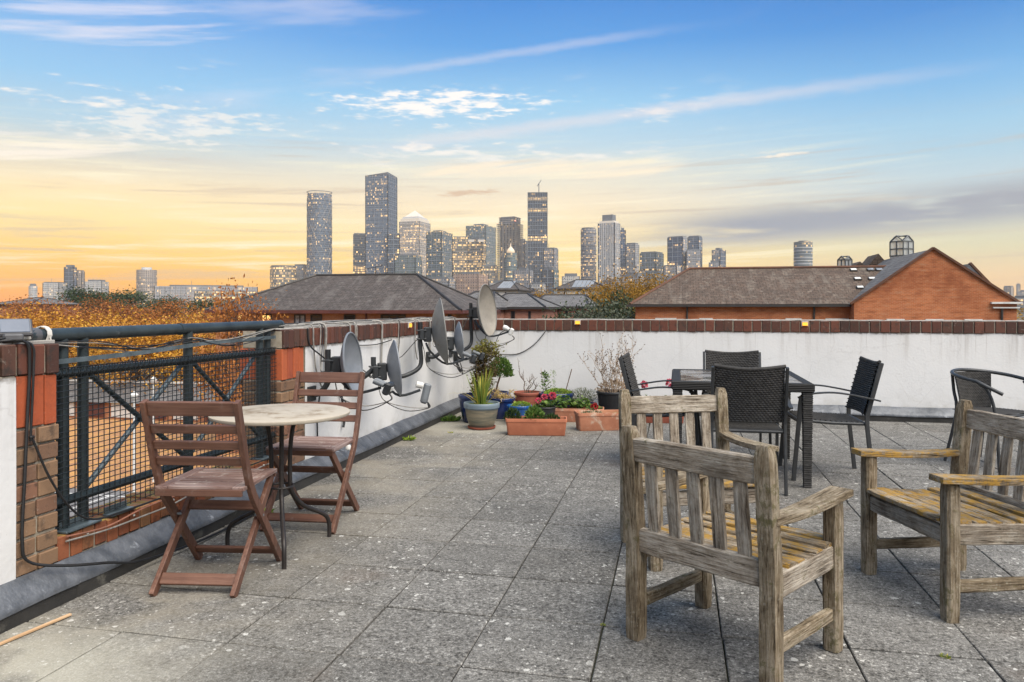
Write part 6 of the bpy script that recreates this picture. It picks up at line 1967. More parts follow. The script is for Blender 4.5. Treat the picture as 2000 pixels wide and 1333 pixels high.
mat_plain('t_frame', (0.10, 0.11, 0.115), (0.07, 0.075, 0.08), 0.5, 2.0)
m, nt, b = newmat('lantern_glass')
setc(nt, b, (0.85, 0.9, 0.92), 0.05)
b.inputs['Transmission Weight'].default_value = 0.0
tr = nd(nt, 'BsdfTransparent', {'Color': (0.86, 0.90, 0.92, 1)}); gs = nd(nt, 'BsdfGlossy', {'Color': (0.9, 0.9, 0.9, 1), 'Roughness': 0.05})
df = nd(nt, 'BsdfTranslucent', {'Color': (0.75, 0.78, 0.8, 1)}); df2 = nd(nt, 'BsdfDiffuse', {'Color': (0.6, 0.63, 0.66, 1)}); dm = nd(nt, 'MixShader', {0: 0.5, 1: df.outputs[0], 2: df2.outputs[0]})
m1 = nd(nt, 'MixShader', {0: 0.3, 1: tr.outputs[0], 2: gs.outputs[0]}); mx = nd(nt, 'MixShader', {0: 0.5, 1: m1.outputs[0], 2: dm.outputs[0]}); nt.links.new(mx.outputs[0], nt.nodes['Material Output'].inputs[0])
lantern('larger glazed lantern turret standing left of the brick gable peak', 1761, 54.5, 0.98, 4.62, 5.60, 3.4)
lantern('smaller glazed lantern turret on the brown roof ridge', 1650, 57.5, 0.66, 3.7, 4.62, 3.2)

# ---- middle-distance houses
def small_house(label, px0, px1, D, ye, yr, hip, wall, roof, chim=(), wins=(), depth=8.0, name='brick_house', pane='pane_dark', solar=False):
    t = thing(name, label, 'house')
    p0, p1 = at(px0, D), at(px1, D)
    Y_ = (p0.y + p1.y) / 2
    x0, x1 = PXY(px0, Y_), PXY(px1, Y_)
    ze = EYE - (ye - 601) / 1480 * D
    Dr = D + depth / 2
    zr = EYE - (yr - 601) / 1480 * Dr
    UB().walls([(x0 + 0.3, Y_), (x1 - 0.3, Y_), (x1 - 0.3, Y_ + depth), (x0 + 0.3, Y_ + depth)], GZ, ze - 0.05).build('wall', m_[wall], t)
    rf = hip_roof(t, x0 + 0.3, x1 - 0.3, Y_, Y_ + depth, ze, zr, x0 + (x1 - x0) * hip[0], x0 + (x1 - x0) * hip[1], roof, 0.3, 'dark_trim', 'dark_trim')
    for px, yt, wd in chim:
        x = PXY(px, Y_ + depth * 0.45); zt = EYE - (yt - 601) / 1480 * (D + depth * 0.45)
        UB().ubox((x, Y_ + depth * 0.45, zt - 1.0), (wd, 0.7, 2.0)).build('chimney', m_[wall], rf)
    for a, b in wins:
        window(t, PXY(a, Y_), PXY(b, Y_), ze - 1.55, ze - 0.35, Y_, 'white_trim' if wall == 'white_house' else 'dark_trim', pane, 0)
    if solar:
        xm = x0 + (x1 - x0) * hip[0]; xn = x0 + (x1 - x0) * hip[1]
        sd = V(0, depth / 2 + 0.3, zr - ze); nn_ = V(0, -sd.z, sd.y).normalized()
        a0 = V(xm + 0.2, Y_ - 0.3, ze) + sd * 0.12 + nn_ * 0.06; n_p = 5
        for k in range(n_p):
            s0, s1 = xm + (xn + 1.0 - xm) * k / n_p, xm + (xn + 1.0 - xm) * (k + 0.94) / n_p
            u = UB(); u.face([V(s0, a0.y, a0.z), V(s1, a0.y, a0.z), V(s1, a0.y, a0.z) + sd * 0.78, V(s0, a0.y, a0.z) + sd * 0.78]); u.build('solar_panel', m_['solar_slate'], rf)
    return t


small_house('brick terrace house with grey roof and chimney, left of the corner dish', 868, 966, 58, 601, 571, (0.35, 0.75), 'pink_brick', 'grey_roof', ((889, 573, 0.75),), ((908, 914), (940, 947)))
small_house('brick terrace house with grey hip roof right behind the corner dish', 946, 1066, 62, 600, 574, (0.2, 0.55), 'pink_brick', 'grey_roof', ((968, 576, 0.75),), ((998, 1006), (1032, 1037)))
small_house('long low grey-roofed brick house at the end of the terrace', 1040, 1150, 70, 599, 577, (0.08, 0.85), 'pink_brick', 'grey_roof', (), ((1062, 1066), (1072, 1077), (1104, 1109)))
small_house('white-walled house with brown hip roof above the terrace roofs', 940, 1014, 125, 566, 549, (0.40, 0.60), 'white_house', 'slate_roof', (), ((952, 957), (968, 973), (985, 990)), 12, 'white_house', solar=True)
small_house('white-walled house with grey panels on its brown hip roof, above the orange trees', 1084, 1184, 118, 564, 547, (0.32, 0.60), 'white_house', 'slate_roof', (), ((1100, 1105), (1125, 1130), (1150, 1155)), 12, 'white_house', solar=True)
small_house('small house with purple-brown roof between the two white-walled houses', 1000, 1050, 140, 575, 564, (0.4, 0.6), 'pink_brick', 'slate_roof', (), ((1012, 1016), (1030, 1034)), 10)
small_house('grey-roofed house among the orange trees at the far left edge', -10, 62, 120, 594, 582, (0.4, 0.6), 'pink_brick', 'grey_roof', (), (), 10)

# ------------------------------------------------------------------ trees
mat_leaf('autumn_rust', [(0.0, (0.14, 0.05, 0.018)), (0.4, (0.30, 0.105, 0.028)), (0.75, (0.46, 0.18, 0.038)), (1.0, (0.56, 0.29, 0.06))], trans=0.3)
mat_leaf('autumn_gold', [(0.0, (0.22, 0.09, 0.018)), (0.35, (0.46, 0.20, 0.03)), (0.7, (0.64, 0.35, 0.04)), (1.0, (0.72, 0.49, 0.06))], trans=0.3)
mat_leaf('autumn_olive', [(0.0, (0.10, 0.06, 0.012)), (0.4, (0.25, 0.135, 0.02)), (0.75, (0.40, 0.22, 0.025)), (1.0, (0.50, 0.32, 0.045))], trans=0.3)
mat_leaf('grey_green', [(0.0, (0.03, 0.04, 0.025)), (0.5, (0.085, 0.10, 0.065)), (1.0, (0.17, 0.185, 0.13))], trans=0.2)
mat_leaf('dark_green', [(0.0, (0.012, 0.022, 0.010)), (0.5, (0.035, 0.055, 0.02)), (1.0, (0.075, 0.10, 0.035))], trans=0.2)
mat_plain('bark', (0.10, 0.065, 0.045), (0.05, 0.034, 0.025), 0.9, 3.0)


def tree_meshes(seed, H, rx, n_leaf, L, leaf_mat, twiggy=0.5, low=0.30, clumps=34):
    """trunk with limbs and a crown of leaf clumps gathered round the limb ends"""
    r = random.Random(seed)
    trunk = MB(); lv = Leaves(seed + 500)
    zc = H * low
    trunk.tube(spline([V(0, 0, 0), V(r.gauss(0, .1), r.gauss(0, .1), zc * 0.6), V(r.gauss(0, .2), r.gauss(0, .2), zc), V(r.gauss(0, .3), r.gauss(0, .3), H * 0.62)], 4), [0.28 - 0.014 * i for i in range(13)], 8)
    ends = []
    for k in range(clumps):
        th = r.uniform(0, 2 * PI); zf = r.random() ** 0.8
        z = H * (low + 0.12 + (0.88 - low) * zf)
        rad = rx * (0.35 + 0.65 * r.random()) * math.sqrt(max(0.08, 1 - ((zf - 0.35) / 0.72) ** 2))
        e = V(rad * math.cos(th), rad * math.sin(th), z * r.uniform(0.93, 1.04))
        b0 = V(0, 0, H * (low * 0.7 + 0.32 * zf))
        mid = b0.lerp(e, 0.5) + V(0, 0, r.uniform(-0.2, 0.3))
        trunk.tube(spline([b0, mid, e], 3), [0.09, 0.08, 0.065, 0.05, 0.035, 0.025, 0.015], 5)
        ends.append((e, rad))
        for q in range(int(6 * twiggy) + 2):
            d_ = V(r.gauss(0, 1), r.gauss(0, 1), r.uniform(0.1, 1.8)).normalized()
            s0 = mid.lerp(e, r.uniform(0.3, 1.0))
            LL = r.uniform(0.6, 1.5) * rx * 0.28
            trunk.tube([s0, s0 + d_ * LL * 0.5 + V(0, 0, 0.05), s0 + d_ * LL], [0.022, 0.015, 0.008], 3, cap=False)
    for i in range(n_leaf):
        e, rad = r.choice(ends)
        sp = rx * 0.20
        p = e + V(r.gauss(0, sp), r.gauss(0, sp), r.gauss(0, sp * 0.75))
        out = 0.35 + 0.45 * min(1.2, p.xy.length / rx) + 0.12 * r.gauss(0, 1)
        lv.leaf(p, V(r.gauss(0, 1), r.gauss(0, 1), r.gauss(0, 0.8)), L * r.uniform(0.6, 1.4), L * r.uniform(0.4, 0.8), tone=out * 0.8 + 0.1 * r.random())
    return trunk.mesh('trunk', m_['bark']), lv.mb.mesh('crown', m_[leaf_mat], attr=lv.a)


TM = {
    'rust': [tree_meshes(900 + k, 10, 4.6, 5200, 0.24, 'autumn_rust', 1.0) for k in range(2)],
    'gold': [tree_meshes(910 + k, 9, 4.4, 6500, 0.26, 'autumn_gold', 0.5, 0.2) for k in range(2)],
    'olive': [tree_meshes(920, 10, 5.5, 20000, 0.24, 'autumn_olive', 0.2, 0.2, 60)],
    'grey': [tree_meshes(930, 8, 3.2, 5200, 0.22, 'grey_green', 0.6, 0.2)],
    'dark': [tree_meshes(940, 8, 3.6, 6000, 0.26, 'dark_green', 0.2, 0.15, 40)],
}


def tree(label, kind, px, D, ytop, sx=1.0, var=0, group=None):
    p = at(px, D); ztop = EYE - (ytop - 601) / 1480 * D
    H = {'rust': 10, 'gold': 9, 'olive': 10, 'grey': 8, 'dark': 8}[kind]
    tm = TM[kind][var % len(TM[kind])]
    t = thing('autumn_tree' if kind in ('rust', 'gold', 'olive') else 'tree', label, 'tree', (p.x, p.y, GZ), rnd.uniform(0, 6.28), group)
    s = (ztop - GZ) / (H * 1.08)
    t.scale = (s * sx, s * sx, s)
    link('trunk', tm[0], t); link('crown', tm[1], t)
    return t


gl_ = 'trees with yellow leaves behind the garages'
for k, (px, D, yt, sx, where) in enumerate(((-50, 70, 604, 1.15, 'cut by the left photo edge'), (55, 66, 612, 1.1, 'above the solar lamp'), (160, 70, 618, 1.15, 'behind the paired railing posts'), (265, 66, 622, 1.1, 'left of the middle railing post'),
                                            (370, 68, 618, 1.1, 'behind the middle railing post'), (462, 64, 655, 0.8, 'beside the hip-roofed house'))):
    tree('golden-leaved autumn tree ' + where, 'gold', px, D, yt, sx, k, gl_)
gr_ = 'rust-coloured trees beyond the railing'
for k, (px, D, yt, sx, where) in enumerate(((-20, 92, 606, 1.2, 'at the far left edge'), (70, 98, 590, 1.2, 'under the low far-left blocks'), (120, 88, 584, 1.1, 'below the dark blue twin tower'), (190, 96, 588, 1.2, 'between the twin tower and the brown tower'),
                                            (262, 90, 590, 1.15, 'below the lone brown tower'), (335, 98, 592, 1.2, 'below the long office block, left part'), (405, 92, 594, 1.1, 'below the long office block, right part'))):
    tree('rusty twiggy autumn tree ' + where, 'rust', px, D, yt, sx, k, gr_)
tree('thin bare-twigged rust tree in front of the lit windows of the hip-roofed house', 'rust', 478, 39.5, 578, 0.62, 1)
tree('dark round tree on the skyline right of the twin tower', 'dark', 168, 210, 563, 1.5)
tree('dark wide tree on the skyline left of the brown tower', 'dark', 235, 230, 568, 1.9)
tree('dark green tree at the foot of the long office block', 'dark', 395, 190, 583, 1.4)
tree('low dark tree left of the long office block', 'dark', 318, 220, 580, 1.5)
go_ = 'orange-olive trees behind the terrace houses'
tree('big rounded orange-olive tree just left of the warehouse roof', 'olive', 1250, 92, 545, 1.0, 0, go_)
tree('orange-olive tree left of the biggest one, in front of the pinstripe tower', 'olive', 1205, 88, 560, 0.8, 0, go_)
tree('low orange tree below the house with roof panels', 'olive', 1150, 96, 572, 0.9, 0, go_)
tree('low orange tree below the far tower gap, beside the long grey roof', 'olive', 1085, 100, 574, 0.9, 0, go_)
tree('grey-green tree against the left end of the warehouse', 'grey', 1215, 52, 582, 1.0)
tree('grey-green airy tree left of the warehouse, in front of the long grey roof', 'grey', 1170, 50, 586, 1.0)
tree('low dark green bush-like tree above the far coping, left of the amber lamp', 'dark', 1115, 56, 601, 0.75)
tree('dark evergreen top between the grey-green trees and the orange tree', 'dark', 1195, 60, 574, 0.6)

# a far wooded belt that reads as one mass
lv = Leaves(999)
for i in range(9000):
    px = lv.r.uniform(-500, 2500); D = lv.r.uniform(330, 520)
    hgt = 8.6 + 2.5 * mnoise.noise(V(px * 0.011, D * 0.01, 0)) + 2.5 * mnoise.noise(V(px * 0.04, D * 0.02, 5))
    p = at(px, D); z = GZ + max(0.5, hgt) * lv.r.random() ** 0.6
    lv.leaf(V(p.x, p.y, z), V(lv.r.gauss(0, 1), lv.r.gauss(0, 1), lv.r.gauss(0, 0.7)), lv.r.uniform(1.2, 2.6), lv.r.uniform(0.8, 1.6))
o = lv.build('treeline', 'autumn_olive', None)
tag(o, 'far belt of brown-green woodland along the horizon', 'woodland', None, 'stuff')

# ------------------------------------------------------------------ the skyline
def facade(name, frame, glass, fh=3.6, bay=3.2, mu=0.12, si=0.22, lit=0.12, e=1.0, lit_col=(1.0, 0.60, 0.22), clump=0.6, rough=0.25, seed=0.0, band=None, spec=0.5):
    """curtain wall: floors and bays; some rooms are lit. band=(lo, hi, share): a height range lit much more"""
    m, nt, b = newmat(name)
    uv = nd(nt, 'SeparateXYZ', {0: nd(nt, 'TexCoord').outputs['UV']})
    u, v = uv.outputs[0], uv.outputs[1]
    U, W_ = mth(nt, 'DIVIDE', u, bay), mth(nt, 'DIVIDE', v, fh)
    cu, cv = mth(nt, 'FLOOR', U), mth(nt, 'FLOOR', W_)
    fu, fv = mth(nt, 'FRACT', U), mth(nt, 'FRACT', W_)
    mask = mth(nt, 'MULTIPLY', mth(nt, 'MULTIPLY', mth(nt, 'GREATER_THAN', fu, mu), mth(nt, 'LESS_THAN', fu, 1 - mu)), mth(nt, 'MULTIPLY', mth(nt, 'GREATER_THAN', fv, si), mth(nt, 'LESS_THAN', fv, 0.94)))
    cell = nd(nt, 'CombineXYZ', {0: cu, 1: cv, 2: seed}).outputs[0]
    wn = nd(nt, 'TexWhiteNoise', {'Vector': cell}, noise_dimensions='3D')
    rc = nd(nt, 'SeparateColor', {0: wn.outputs['Color']})
    cl = noise(nt, nd(nt, 'CombineXYZ', {0: mth(nt, 'MULTIPLY', u, 0.05), 1: mth(nt, 'MULTIPLY', v, 0.035), 2: seed + 3.3}).outputs[0], 1.0, 2.0)
    p = mth(nt, 'MULTIPLY', mth(nt, 'ADD', 1.0 - clump, mth(nt, 'MULTIPLY', mrange(nt, cl, 0.35, 0.65), 2 * clump)), lit * 1.4)
    row = nd(nt, 'TexWhiteNoise', {'W': mth(nt, 'ADD', cv, seed * 17.0)}, noise_dimensions='1D').outputs['Value']
    p = mth(nt, 'MULTIPLY', p, mth(nt, 'ADD', 0.25, mth(nt, 'MULTIPLY', mth(nt, 'MULTIPLY', row, row), 2.3)))
    if band:
        inb = mth(nt, 'MULTIPLY', mth(nt, 'GREATER_THAN', v, band[0]), mth(nt, 'LESS_THAN', v, band[1]))
        p = mth(nt, 'ADD', p, mth(nt, 'MULTIPLY', inb, band[2]))
    on = mth(nt, 'MULTIPLY', mth(nt, 'LESS_THAN', rc.outputs[0], p), mask)
    gl = mix(nt, rc.outputs[1], tuple(k * 1.3 for k in glass), tuple(k * 2.0 for k in glass))
    frame = tuple(k * 1.3 for k in frame)
    col = mix(nt, mask, frame, gl)
    setc(nt, b, col, mix(nt, mask, (0.7, 0.7, 0.7), (rough,) * 3), 0.0, None, spec)
    b.inputs['Emission Color'].default_value = (*lit_col, 1)
    nt.links.new(mth(nt, 'MULTIPLY', on, mth(nt, 'MULTIPLY', mth(nt, 'ADD', 0.15, mth(nt, 'MULTIPLY', rc.outputs[2], rc.outputs[2])), e * 0.5)), b.inputs['Emission Strength'])
    return m


BLUE = (0.050, 0.066, 0.088)
TEAL = (0.055, 0.075, 0.078)
facade('f_blue', (0.125, 0.145, 0.175), BLUE, 3.4, 1.9, 0.10, 0.24, 0.15, 1.1, seed=1)
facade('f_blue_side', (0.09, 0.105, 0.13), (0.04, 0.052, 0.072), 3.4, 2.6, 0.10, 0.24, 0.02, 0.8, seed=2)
facade('f_dark', (0.06, 0.068, 0.078), (0.035, 0.042, 0.052), 3.6, 3.0, 0.10, 0.2, 0.05, 1.2, seed=3)
facade('f_dark_lit', (0.075, 0.08, 0.085), (0.04, 0.045, 0.05), 4.0, 2.6, 0.07, 0.3, 0.10, 1.3, seed=4, band=(0, 82, 0.75), clump=0.3)
facade('f_office', (0.17, 0.15, 0.12), (0.06, 0.06, 0.055), 4.2, 2.4, 0.09, 0.34, 0.72, 1.3, seed=5, clump=0.25)
facade('f_teal', (0.12, 0.135, 0.13), TEAL, 3.4, 2.8, 0.10, 0.25, 0.13, 1.0, seed=6)
facade('f_teal2', (0.105, 0.12, 0.125), (0.05, 0.066, 0.07), 3.5, 3.0, 0.10, 0.25, 0.16, 1.0, seed=7)
facade('f_grey', (0.24, 0.24, 0.245), (0.085, 0.095, 0.11), 3.3, 2.8, 0.16, 0.3, 0.12, 1.0, seed=8)
facade('f_pale', (0.34, 0.33, 0.31), (0.11, 0.115, 0.12), 3.4, 2.8, 0.18, 0.34, 0.16, 1.1, seed=9)
facade('f_stone', (0.33, 0.30, 0.265), (0.12, 0.115, 0.11), 4.2, 2.6, 0.14, 0.36, 0.30, 1.2, seed=10, clump=0.9)
facade('f_speckle', (0.19, 0.19, 0.20), (0.075, 0.083, 0.095), 3.1, 3.4, 0.2, 0.3, 0.26, 1.0, seed=11, clump=0.5)
facade('f_navy', (0.055, 0.072, 0.10), (0.035, 0.05, 0.08), 3.2, 3.0, 0.14, 0.25, 0.16, 1.2, seed=12)
facade('f_brown', (0.27, 0.19, 0.145), (0.08, 0.07, 0.065), 3.6, 3.6, 0.3, 0.4, 0.05, 1.0, seed=13)
facade('f_warm', (0.27, 0.225, 0.185), (0.09, 0.085, 0.085), 3.3, 3.4, 0.2, 0.32, 0.14, 1.0, seed=14)
facade('f_longoffice', (0.23, 0.225, 0.225), (0.09, 0.095, 0.105), 4.0, 1.8, 0.22, 0.2, 0.16, 1.1, seed=15, clump=1.0)
mat_plain('t_metal', (0.16, 0.17, 0.18), (0.11, 0.115, 0.125), 0.5, 0.05)
mat_plain('t_concrete', (0.33, 0.31, 0.285), (0.24, 0.225, 0.205), 0.9, 0.08)
mat_plain('t_slate', (0.20, 0.225, 0.255), (0.17, 0.19, 0.22), 0.6, 0.05)
mat_plain('t_mid', (0.24, 0.23, 0.22), (0.19, 0.185, 0.175), 0.7, 0.05)
mat_plain('t_brownstone', (0.30, 0.21, 0.16), (0.24, 0.165, 0.125), 0.8, 0.05)
mat_plain('t_white', (0.55, 0.55, 0.54), (0.45, 0.45, 0.44), 0.6, 0.05)
mat_emit('t_glow', (1.0, 0.62, 0.26), 0.16)
mat_emit('t_glow_soft', (1.0, 0.84, 0.66), 0.10)
for k_ in ('t_glow', 't_glow_soft'):
    m_[k_].node_tree.nodes['Principled BSDF'].inputs['Base Color'].default_value = (0.42, 0.38, 0.32, 1)
mat_emit('t_red', (1.0, 0.16, 0.08), 0.5)


def rect_foot(px0, px1, D, split=0.0, depth=None, psi=25.0):
    """footprint whose silhouette spans px0..px1; split = share of it taken by the right flank"""
    W = (px1 - px0) / 1480 * D
    c = at((px0 + px1) / 2, D)
    vd = V(c.x, c.y, 0).normalized(); rt = V(vd.y, -vd.x, 0)
    if split <= 0:
        dp = depth or max(14, W * 0.7)
        pts = [(-W / 2, 0), (W / 2, 0), (W / 2, dp), (-W / 2, dp)]
    else:
        a = (1 - split) * W / math.cos(R(psi)); b = split * W / math.sin(R(psi))
        c0 = (-W / 2 + (1 - split) * W, 0)
        e1 = (c0[0] + b * math.sin(R(psi)), b * math.cos(R(psi)))
        e3 = (c0[0] - a * math.cos(R(psi)), a * math.sin(R(psi)))
        pts = [e3, c0, e1, (e1[0] + e3[0] - c0[0], e1[1] + e3[1] - c0[1])]
    return [(rt.x * x + vd.x * y, rt.y * x + vd.y * y) for x, y in pts], c


def round_foot(px0, px1, D, n=28, sq=1.0):
    W = (px1 - px0) / 1480 * D
    c = at((px0 + px1) / 2, D + W / 2)
    return [(W / 2 * math.cos(2 * PI * k / n), W / 2 * math.sin(2 * PI * k / n) * sq) for k in range(n)], c


def zt(py, D):
    return EYE - (py - 601) / 1480 * D


def scaled(foot, s):
    cx = sum(p[0] for p in foot) / len(foot); cy = sum(p[1] for p in foot) / len(foot)
    return [(cx + (x - cx) * s, cy + (y - cy) * s) for x, y in foot]


def W_of(foot):
    return max(p[0] for p in foot) - min(p[0] for p in foot)


def tower(label, px0, px1, ytop, D, mat, split=0.0, side=None, crown=None, roundf=False, name='tower_block', depth=None, cat='tower', cap='t_metal', grid='auto'):
    if grid == 'auto':
        grid = {'f_blue': 't_slate', 'f_grey': 't_concrete', 'f_pale': 't_concrete', 'f_speckle': 't_mid', 'f_teal': 't_slate', 'f_teal2': 't_slate', 'f_navy': 't_slate', 'f_warm': 't_mid', 'f_stone': 't_concrete', 'f_dark': 't_slate', 'f_office': 't_mid', 'f_brown': 't_brownstone', 'f_longoffice': 't_concrete'}.get(mat)
    foot, c = (round_foot(px0, px1, D) if roundf else rect_foot(px0, px1, D, split, depth))
    t = thing(name, label, cat, (c.x, c.y, GZ))
    H = zt(ytop, D) - GZ
    if side and split > 0:
        f1 = UB(); f2 = UB()
        acc = 0
        for i in range(4):
            a, b = foot[i], foot[(i + 1) % 4]
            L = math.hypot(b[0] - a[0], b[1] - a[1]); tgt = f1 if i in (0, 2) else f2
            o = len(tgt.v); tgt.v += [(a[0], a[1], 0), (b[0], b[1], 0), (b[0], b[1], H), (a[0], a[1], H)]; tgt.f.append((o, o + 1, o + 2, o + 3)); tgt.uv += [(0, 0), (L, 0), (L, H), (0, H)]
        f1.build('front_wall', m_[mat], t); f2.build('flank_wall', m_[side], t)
        UB().walls(scaled(foot, 0.999), H - 0.5, H).build('roof', m_[cap], t)
    else:
        UB().walls(foot, 0, H, False).build('shaft', m_[mat], t)
        UB().walls(scaled(foot, 0.999), H - 0.5, H).build('roof', m_[cap], t)
    if grid:
        gb = MB(); ft = scaled(foot, 1.0); n_ = len(ft)
        fh_ = 7.2 if D > 900 else 3.6
        for k in range(1, int(H / fh_)):
            z = k * fh_
            fo = scaled(foot, 1 + 0.7 / max(8, W_of(foot)))
            o = len(gb.v)
            gb.v += [(p[0], p[1], z) for p in fo] + [(p[0], p[1], z + 0.9) for p in fo]
            for i in range(n_):
                j = (i + 1) % n_
                gb.f.append((o + i, o + j, o + n_ + j, o + n_ + i))
            gb.f.append(tuple(o + i for i in range(n_))[::-1]); gb.f.append(tuple(o + n_ + i for i in range(n_)))
        if not roundf:
            for i in range(4):
                a, b = ft[i], ft[(i + 1) % 4]
                L = math.hypot(b[0] - a[0], b[1] - a[1]); nf = max(2, int(L / 7))
                for q in range(nf + 1):
                    gb.box((a[0] + (b[0] - a[0]) * q / nf, a[1] + (b[1] - a[1]) * q / nf, H / 2), (0.7, 0.7, H))
        g_ = gb.build('facade_grid', m_[grid], t); g_['kind'] = 'stuff'
    # parapet and plant room give the top an edge
    if crown != 'none':
        pr = random.Random(label)
        sc_ = pr.choice((0.88, 0.93, 0.5, 0.72)); hh_ = pr.uniform(1.2, 2.4) if sc_ > 0.8 else pr.uniform(2.0, 4.6)
        UB().walls(scaled(foot, sc_), H, H + hh_).build('plant_room', m_[cap], t)
        if pr.random() < 0.4:
            q = scaled(foot, 0.3)[0]
            MB().tube([(q[0], q[1], H), (q[0], q[1], H + pr.uniform(4, 9))], 0.35, 4).build('mast', m_[cap], t)
    return t, foot, H


# far left group
tower('pale small round block at the far left of the skyline', 57, 72, 559, 1500, 'f_pale', roundf=True)
tower('low grey block with white bands left of the dark blue twin tower', 87, 128, 553, 1350, 'f_pale', 0.35)
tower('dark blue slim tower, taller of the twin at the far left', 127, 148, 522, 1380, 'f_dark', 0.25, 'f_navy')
tower('brownish slim tower, shorter of the twin at the far left', 147.5, 164, 530, 1400, 'f_warm', 0.3)
tower('pale squat block right of the twin tower', 168, 210, 550, 1350, 'f_pale', 0.3)
tower('lone brown-grey residential tower with a bright top floor at left', 268, 305, 527, 1250, 'f_warm', roundf=True, cap='t_white')
tower('very long low office block with tall fins, left of the hip roof', 311, 498, 560, 1150, 'f_longoffice', 0.0, depth=30, name='office_block', cat='office block')
tower('bright lower wing in front of the long office block', 385, 500, 570, 1120, 'f_office', 0.0, depth=18, name='office_block', cat='office block')
tower('low rounded lit office block left of the round tower', 528, 578, 520, 1250, 'f_office', roundf=True, name='office_block', cat='office block')
tower('plain grey annex between the low lit block and the round tower', 575, 601, 519, 1290, 'f_grey', 0.3, name='office_block', cat='office block')

# round diagrid tower
t, foot, H = tower('round tower with a steel lattice and glowing crown', 600, 648, 377, 1250, 'f_blue', roundf=True, crown='none')
Wd = 48 / 1480 * 1250 / 2 + 0.25
dg = MB()
for k in range(14):
    for s in (-1, 1):
        pts = [(Wd * math.cos(2 * PI * k / 14 + s * q * 0.105), Wd * math.sin(2 * PI * k / 14 + s * q * 0.105), H * q / 48) for q in range(47)]
        dg.tube(pts, 0.30, 3, cap=False)
o = dg.build('lattice', m_['t_concrete'], t); o['kind'] = 'stuff'
crn = MB()
for k in range(14):
    a0, a1, am = 2 * PI * k / 14, 2 * PI * (k + 0.8) / 14, 2 * PI * (k + 0.4) / 14
    w2 = Wd * 0.97
    o = MB(); o.v = [(w2 * math.cos(a0), w2 * math.sin(a0), H - 11), (w2 * math.cos(a1), w2 * math.sin(a1), H - 11), (w2 * 1.01 * math.cos(am), w2 * 1.01 * math.sin(am), H + 2.5), (w2 * .9 * math.cos(am), w2 * .9 * math.sin(am), H - 11)]
    o.f = [(0, 1, 2), (1, 3, 2), (3, 0, 2)]
    q = o.build('crown_panel', m_['t_glow'], t)
MB().tube([(Wd * math.cos(2 * PI * k / 28), Wd * math.sin(2 * PI * k / 28), H + 3.5) for k in range(28)], 0.6, 5, closed=True).build('crown_ring', m_['t_metal'], t)

tower('dark glass block with bright office floors, left of the tallest tower', 690, 716, 458, 1330, 'f_dark_lit', 0.0, depth=30, name='office_block')
# tallest
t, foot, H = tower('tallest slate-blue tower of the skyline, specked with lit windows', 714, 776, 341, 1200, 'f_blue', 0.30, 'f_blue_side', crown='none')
cx = [(p[0], p[1]) for p in foot]
tp = UB(); cxm = ((foot[0][0] + foot[1][0]) / 2, (foot[0][1] + foot[1][1]) / 2)
mid_hi = [(foot[0][0], foot[0][1], H), (foot[1][0], foot[1][1], H + 4.0), (foot[2][0], foot[2][1], H + 1.5), (foot[3][0], foot[3][1], H)]
tp.face(mid_hi)
for i in range(4):
    a, b = foot[i], foot[(i + 1) % 4]
    tp.face([(a[0], a[1], H - 0.4), (b[0], b[1], H - 0.4), mid_hi[(i + 1) % 4], mid_hi[i]])
tp.build('sloped_top', m_['t_metal'], t)
tower('dark glass annex at the right foot of the tallest tower', 757, 780, 458, 1190, 'f_dark', 0.0, depth=20)
# pyramid tower
D = 1500
t, foot, H = tower('square stone-banded tower with a glowing pyramid roof', 780, 841, 432, D, 'f_stone', 0.36, None, crown='none')
UB().walls(scaled(foot, 0.93), H, H + 6).build('setback', m_['t_glow_soft'], t)
UB().walls(scaled(foot, 0.80), H + 6, H + 10).build('setback', m_['t_white'], t)
py = UB(); f8 = scaled(foot, 0.70); ctr = (sum(p[0] for p in f8) / 4, sum(p[1] for p in f8) / 4)
for i in range(4):
    py.face([(f8[i][0], f8[i][1], H + 10), (f8[(i + 1) % 4][0], f8[(i + 1) % 4][1], H + 10), (ctr[0], ctr[1], H + 25)])
py.build('pyramid', m_['t_glow_soft'], t)
tower('teal glass tower in front of the pyramid tower, low', 771, 824, 499, 1150, 'f_teal', 0.25)
tower('dark teal residential tower right of the pyramid tower', 833, 884, 452, 1250, 'f_teal2', 0.42)
tower('glass office tower behind the bright office floors, with a lit sign panel', 910, 969, 440, 1500, 'f_teal', 0.35)
t, foot, H = tower('office block ablaze with rows of lit floors, its left half', 884, 914, 464, 1350, 'f_office', 0.0, depth=40, name='office_block', cat='office block')
t, foot, H = tower('office block ablaze with rows of lit floors, its right half under white signs', 912, 949, 468, 1340, 'f_office', 0.2, name='office_block', cat='office block')
for a, b in ((914, 926), (933, 946)):
    p0, p1 = at(a, 1338), at(b, 1338)
    MB().box((((p0 + p1) / 2) - t.location).to_tuple()[:2] + (H - 2.5,), ((b - a) / 1480 * 1338, 1.0, 4.0)).build('sign_panel', m_['t_glow_soft'], t)
tower('broad brown stone block at the foot of the bright offices', 884, 955, 535, 1000, 'f_brown', 0.3, name='office_block', cat='office block')
tower('bright lower offices between the blazing block and the tower under construction', 940, 972, 520, 1300, 'f_office', 0.0, depth=20, name='office_block', cat='office block')

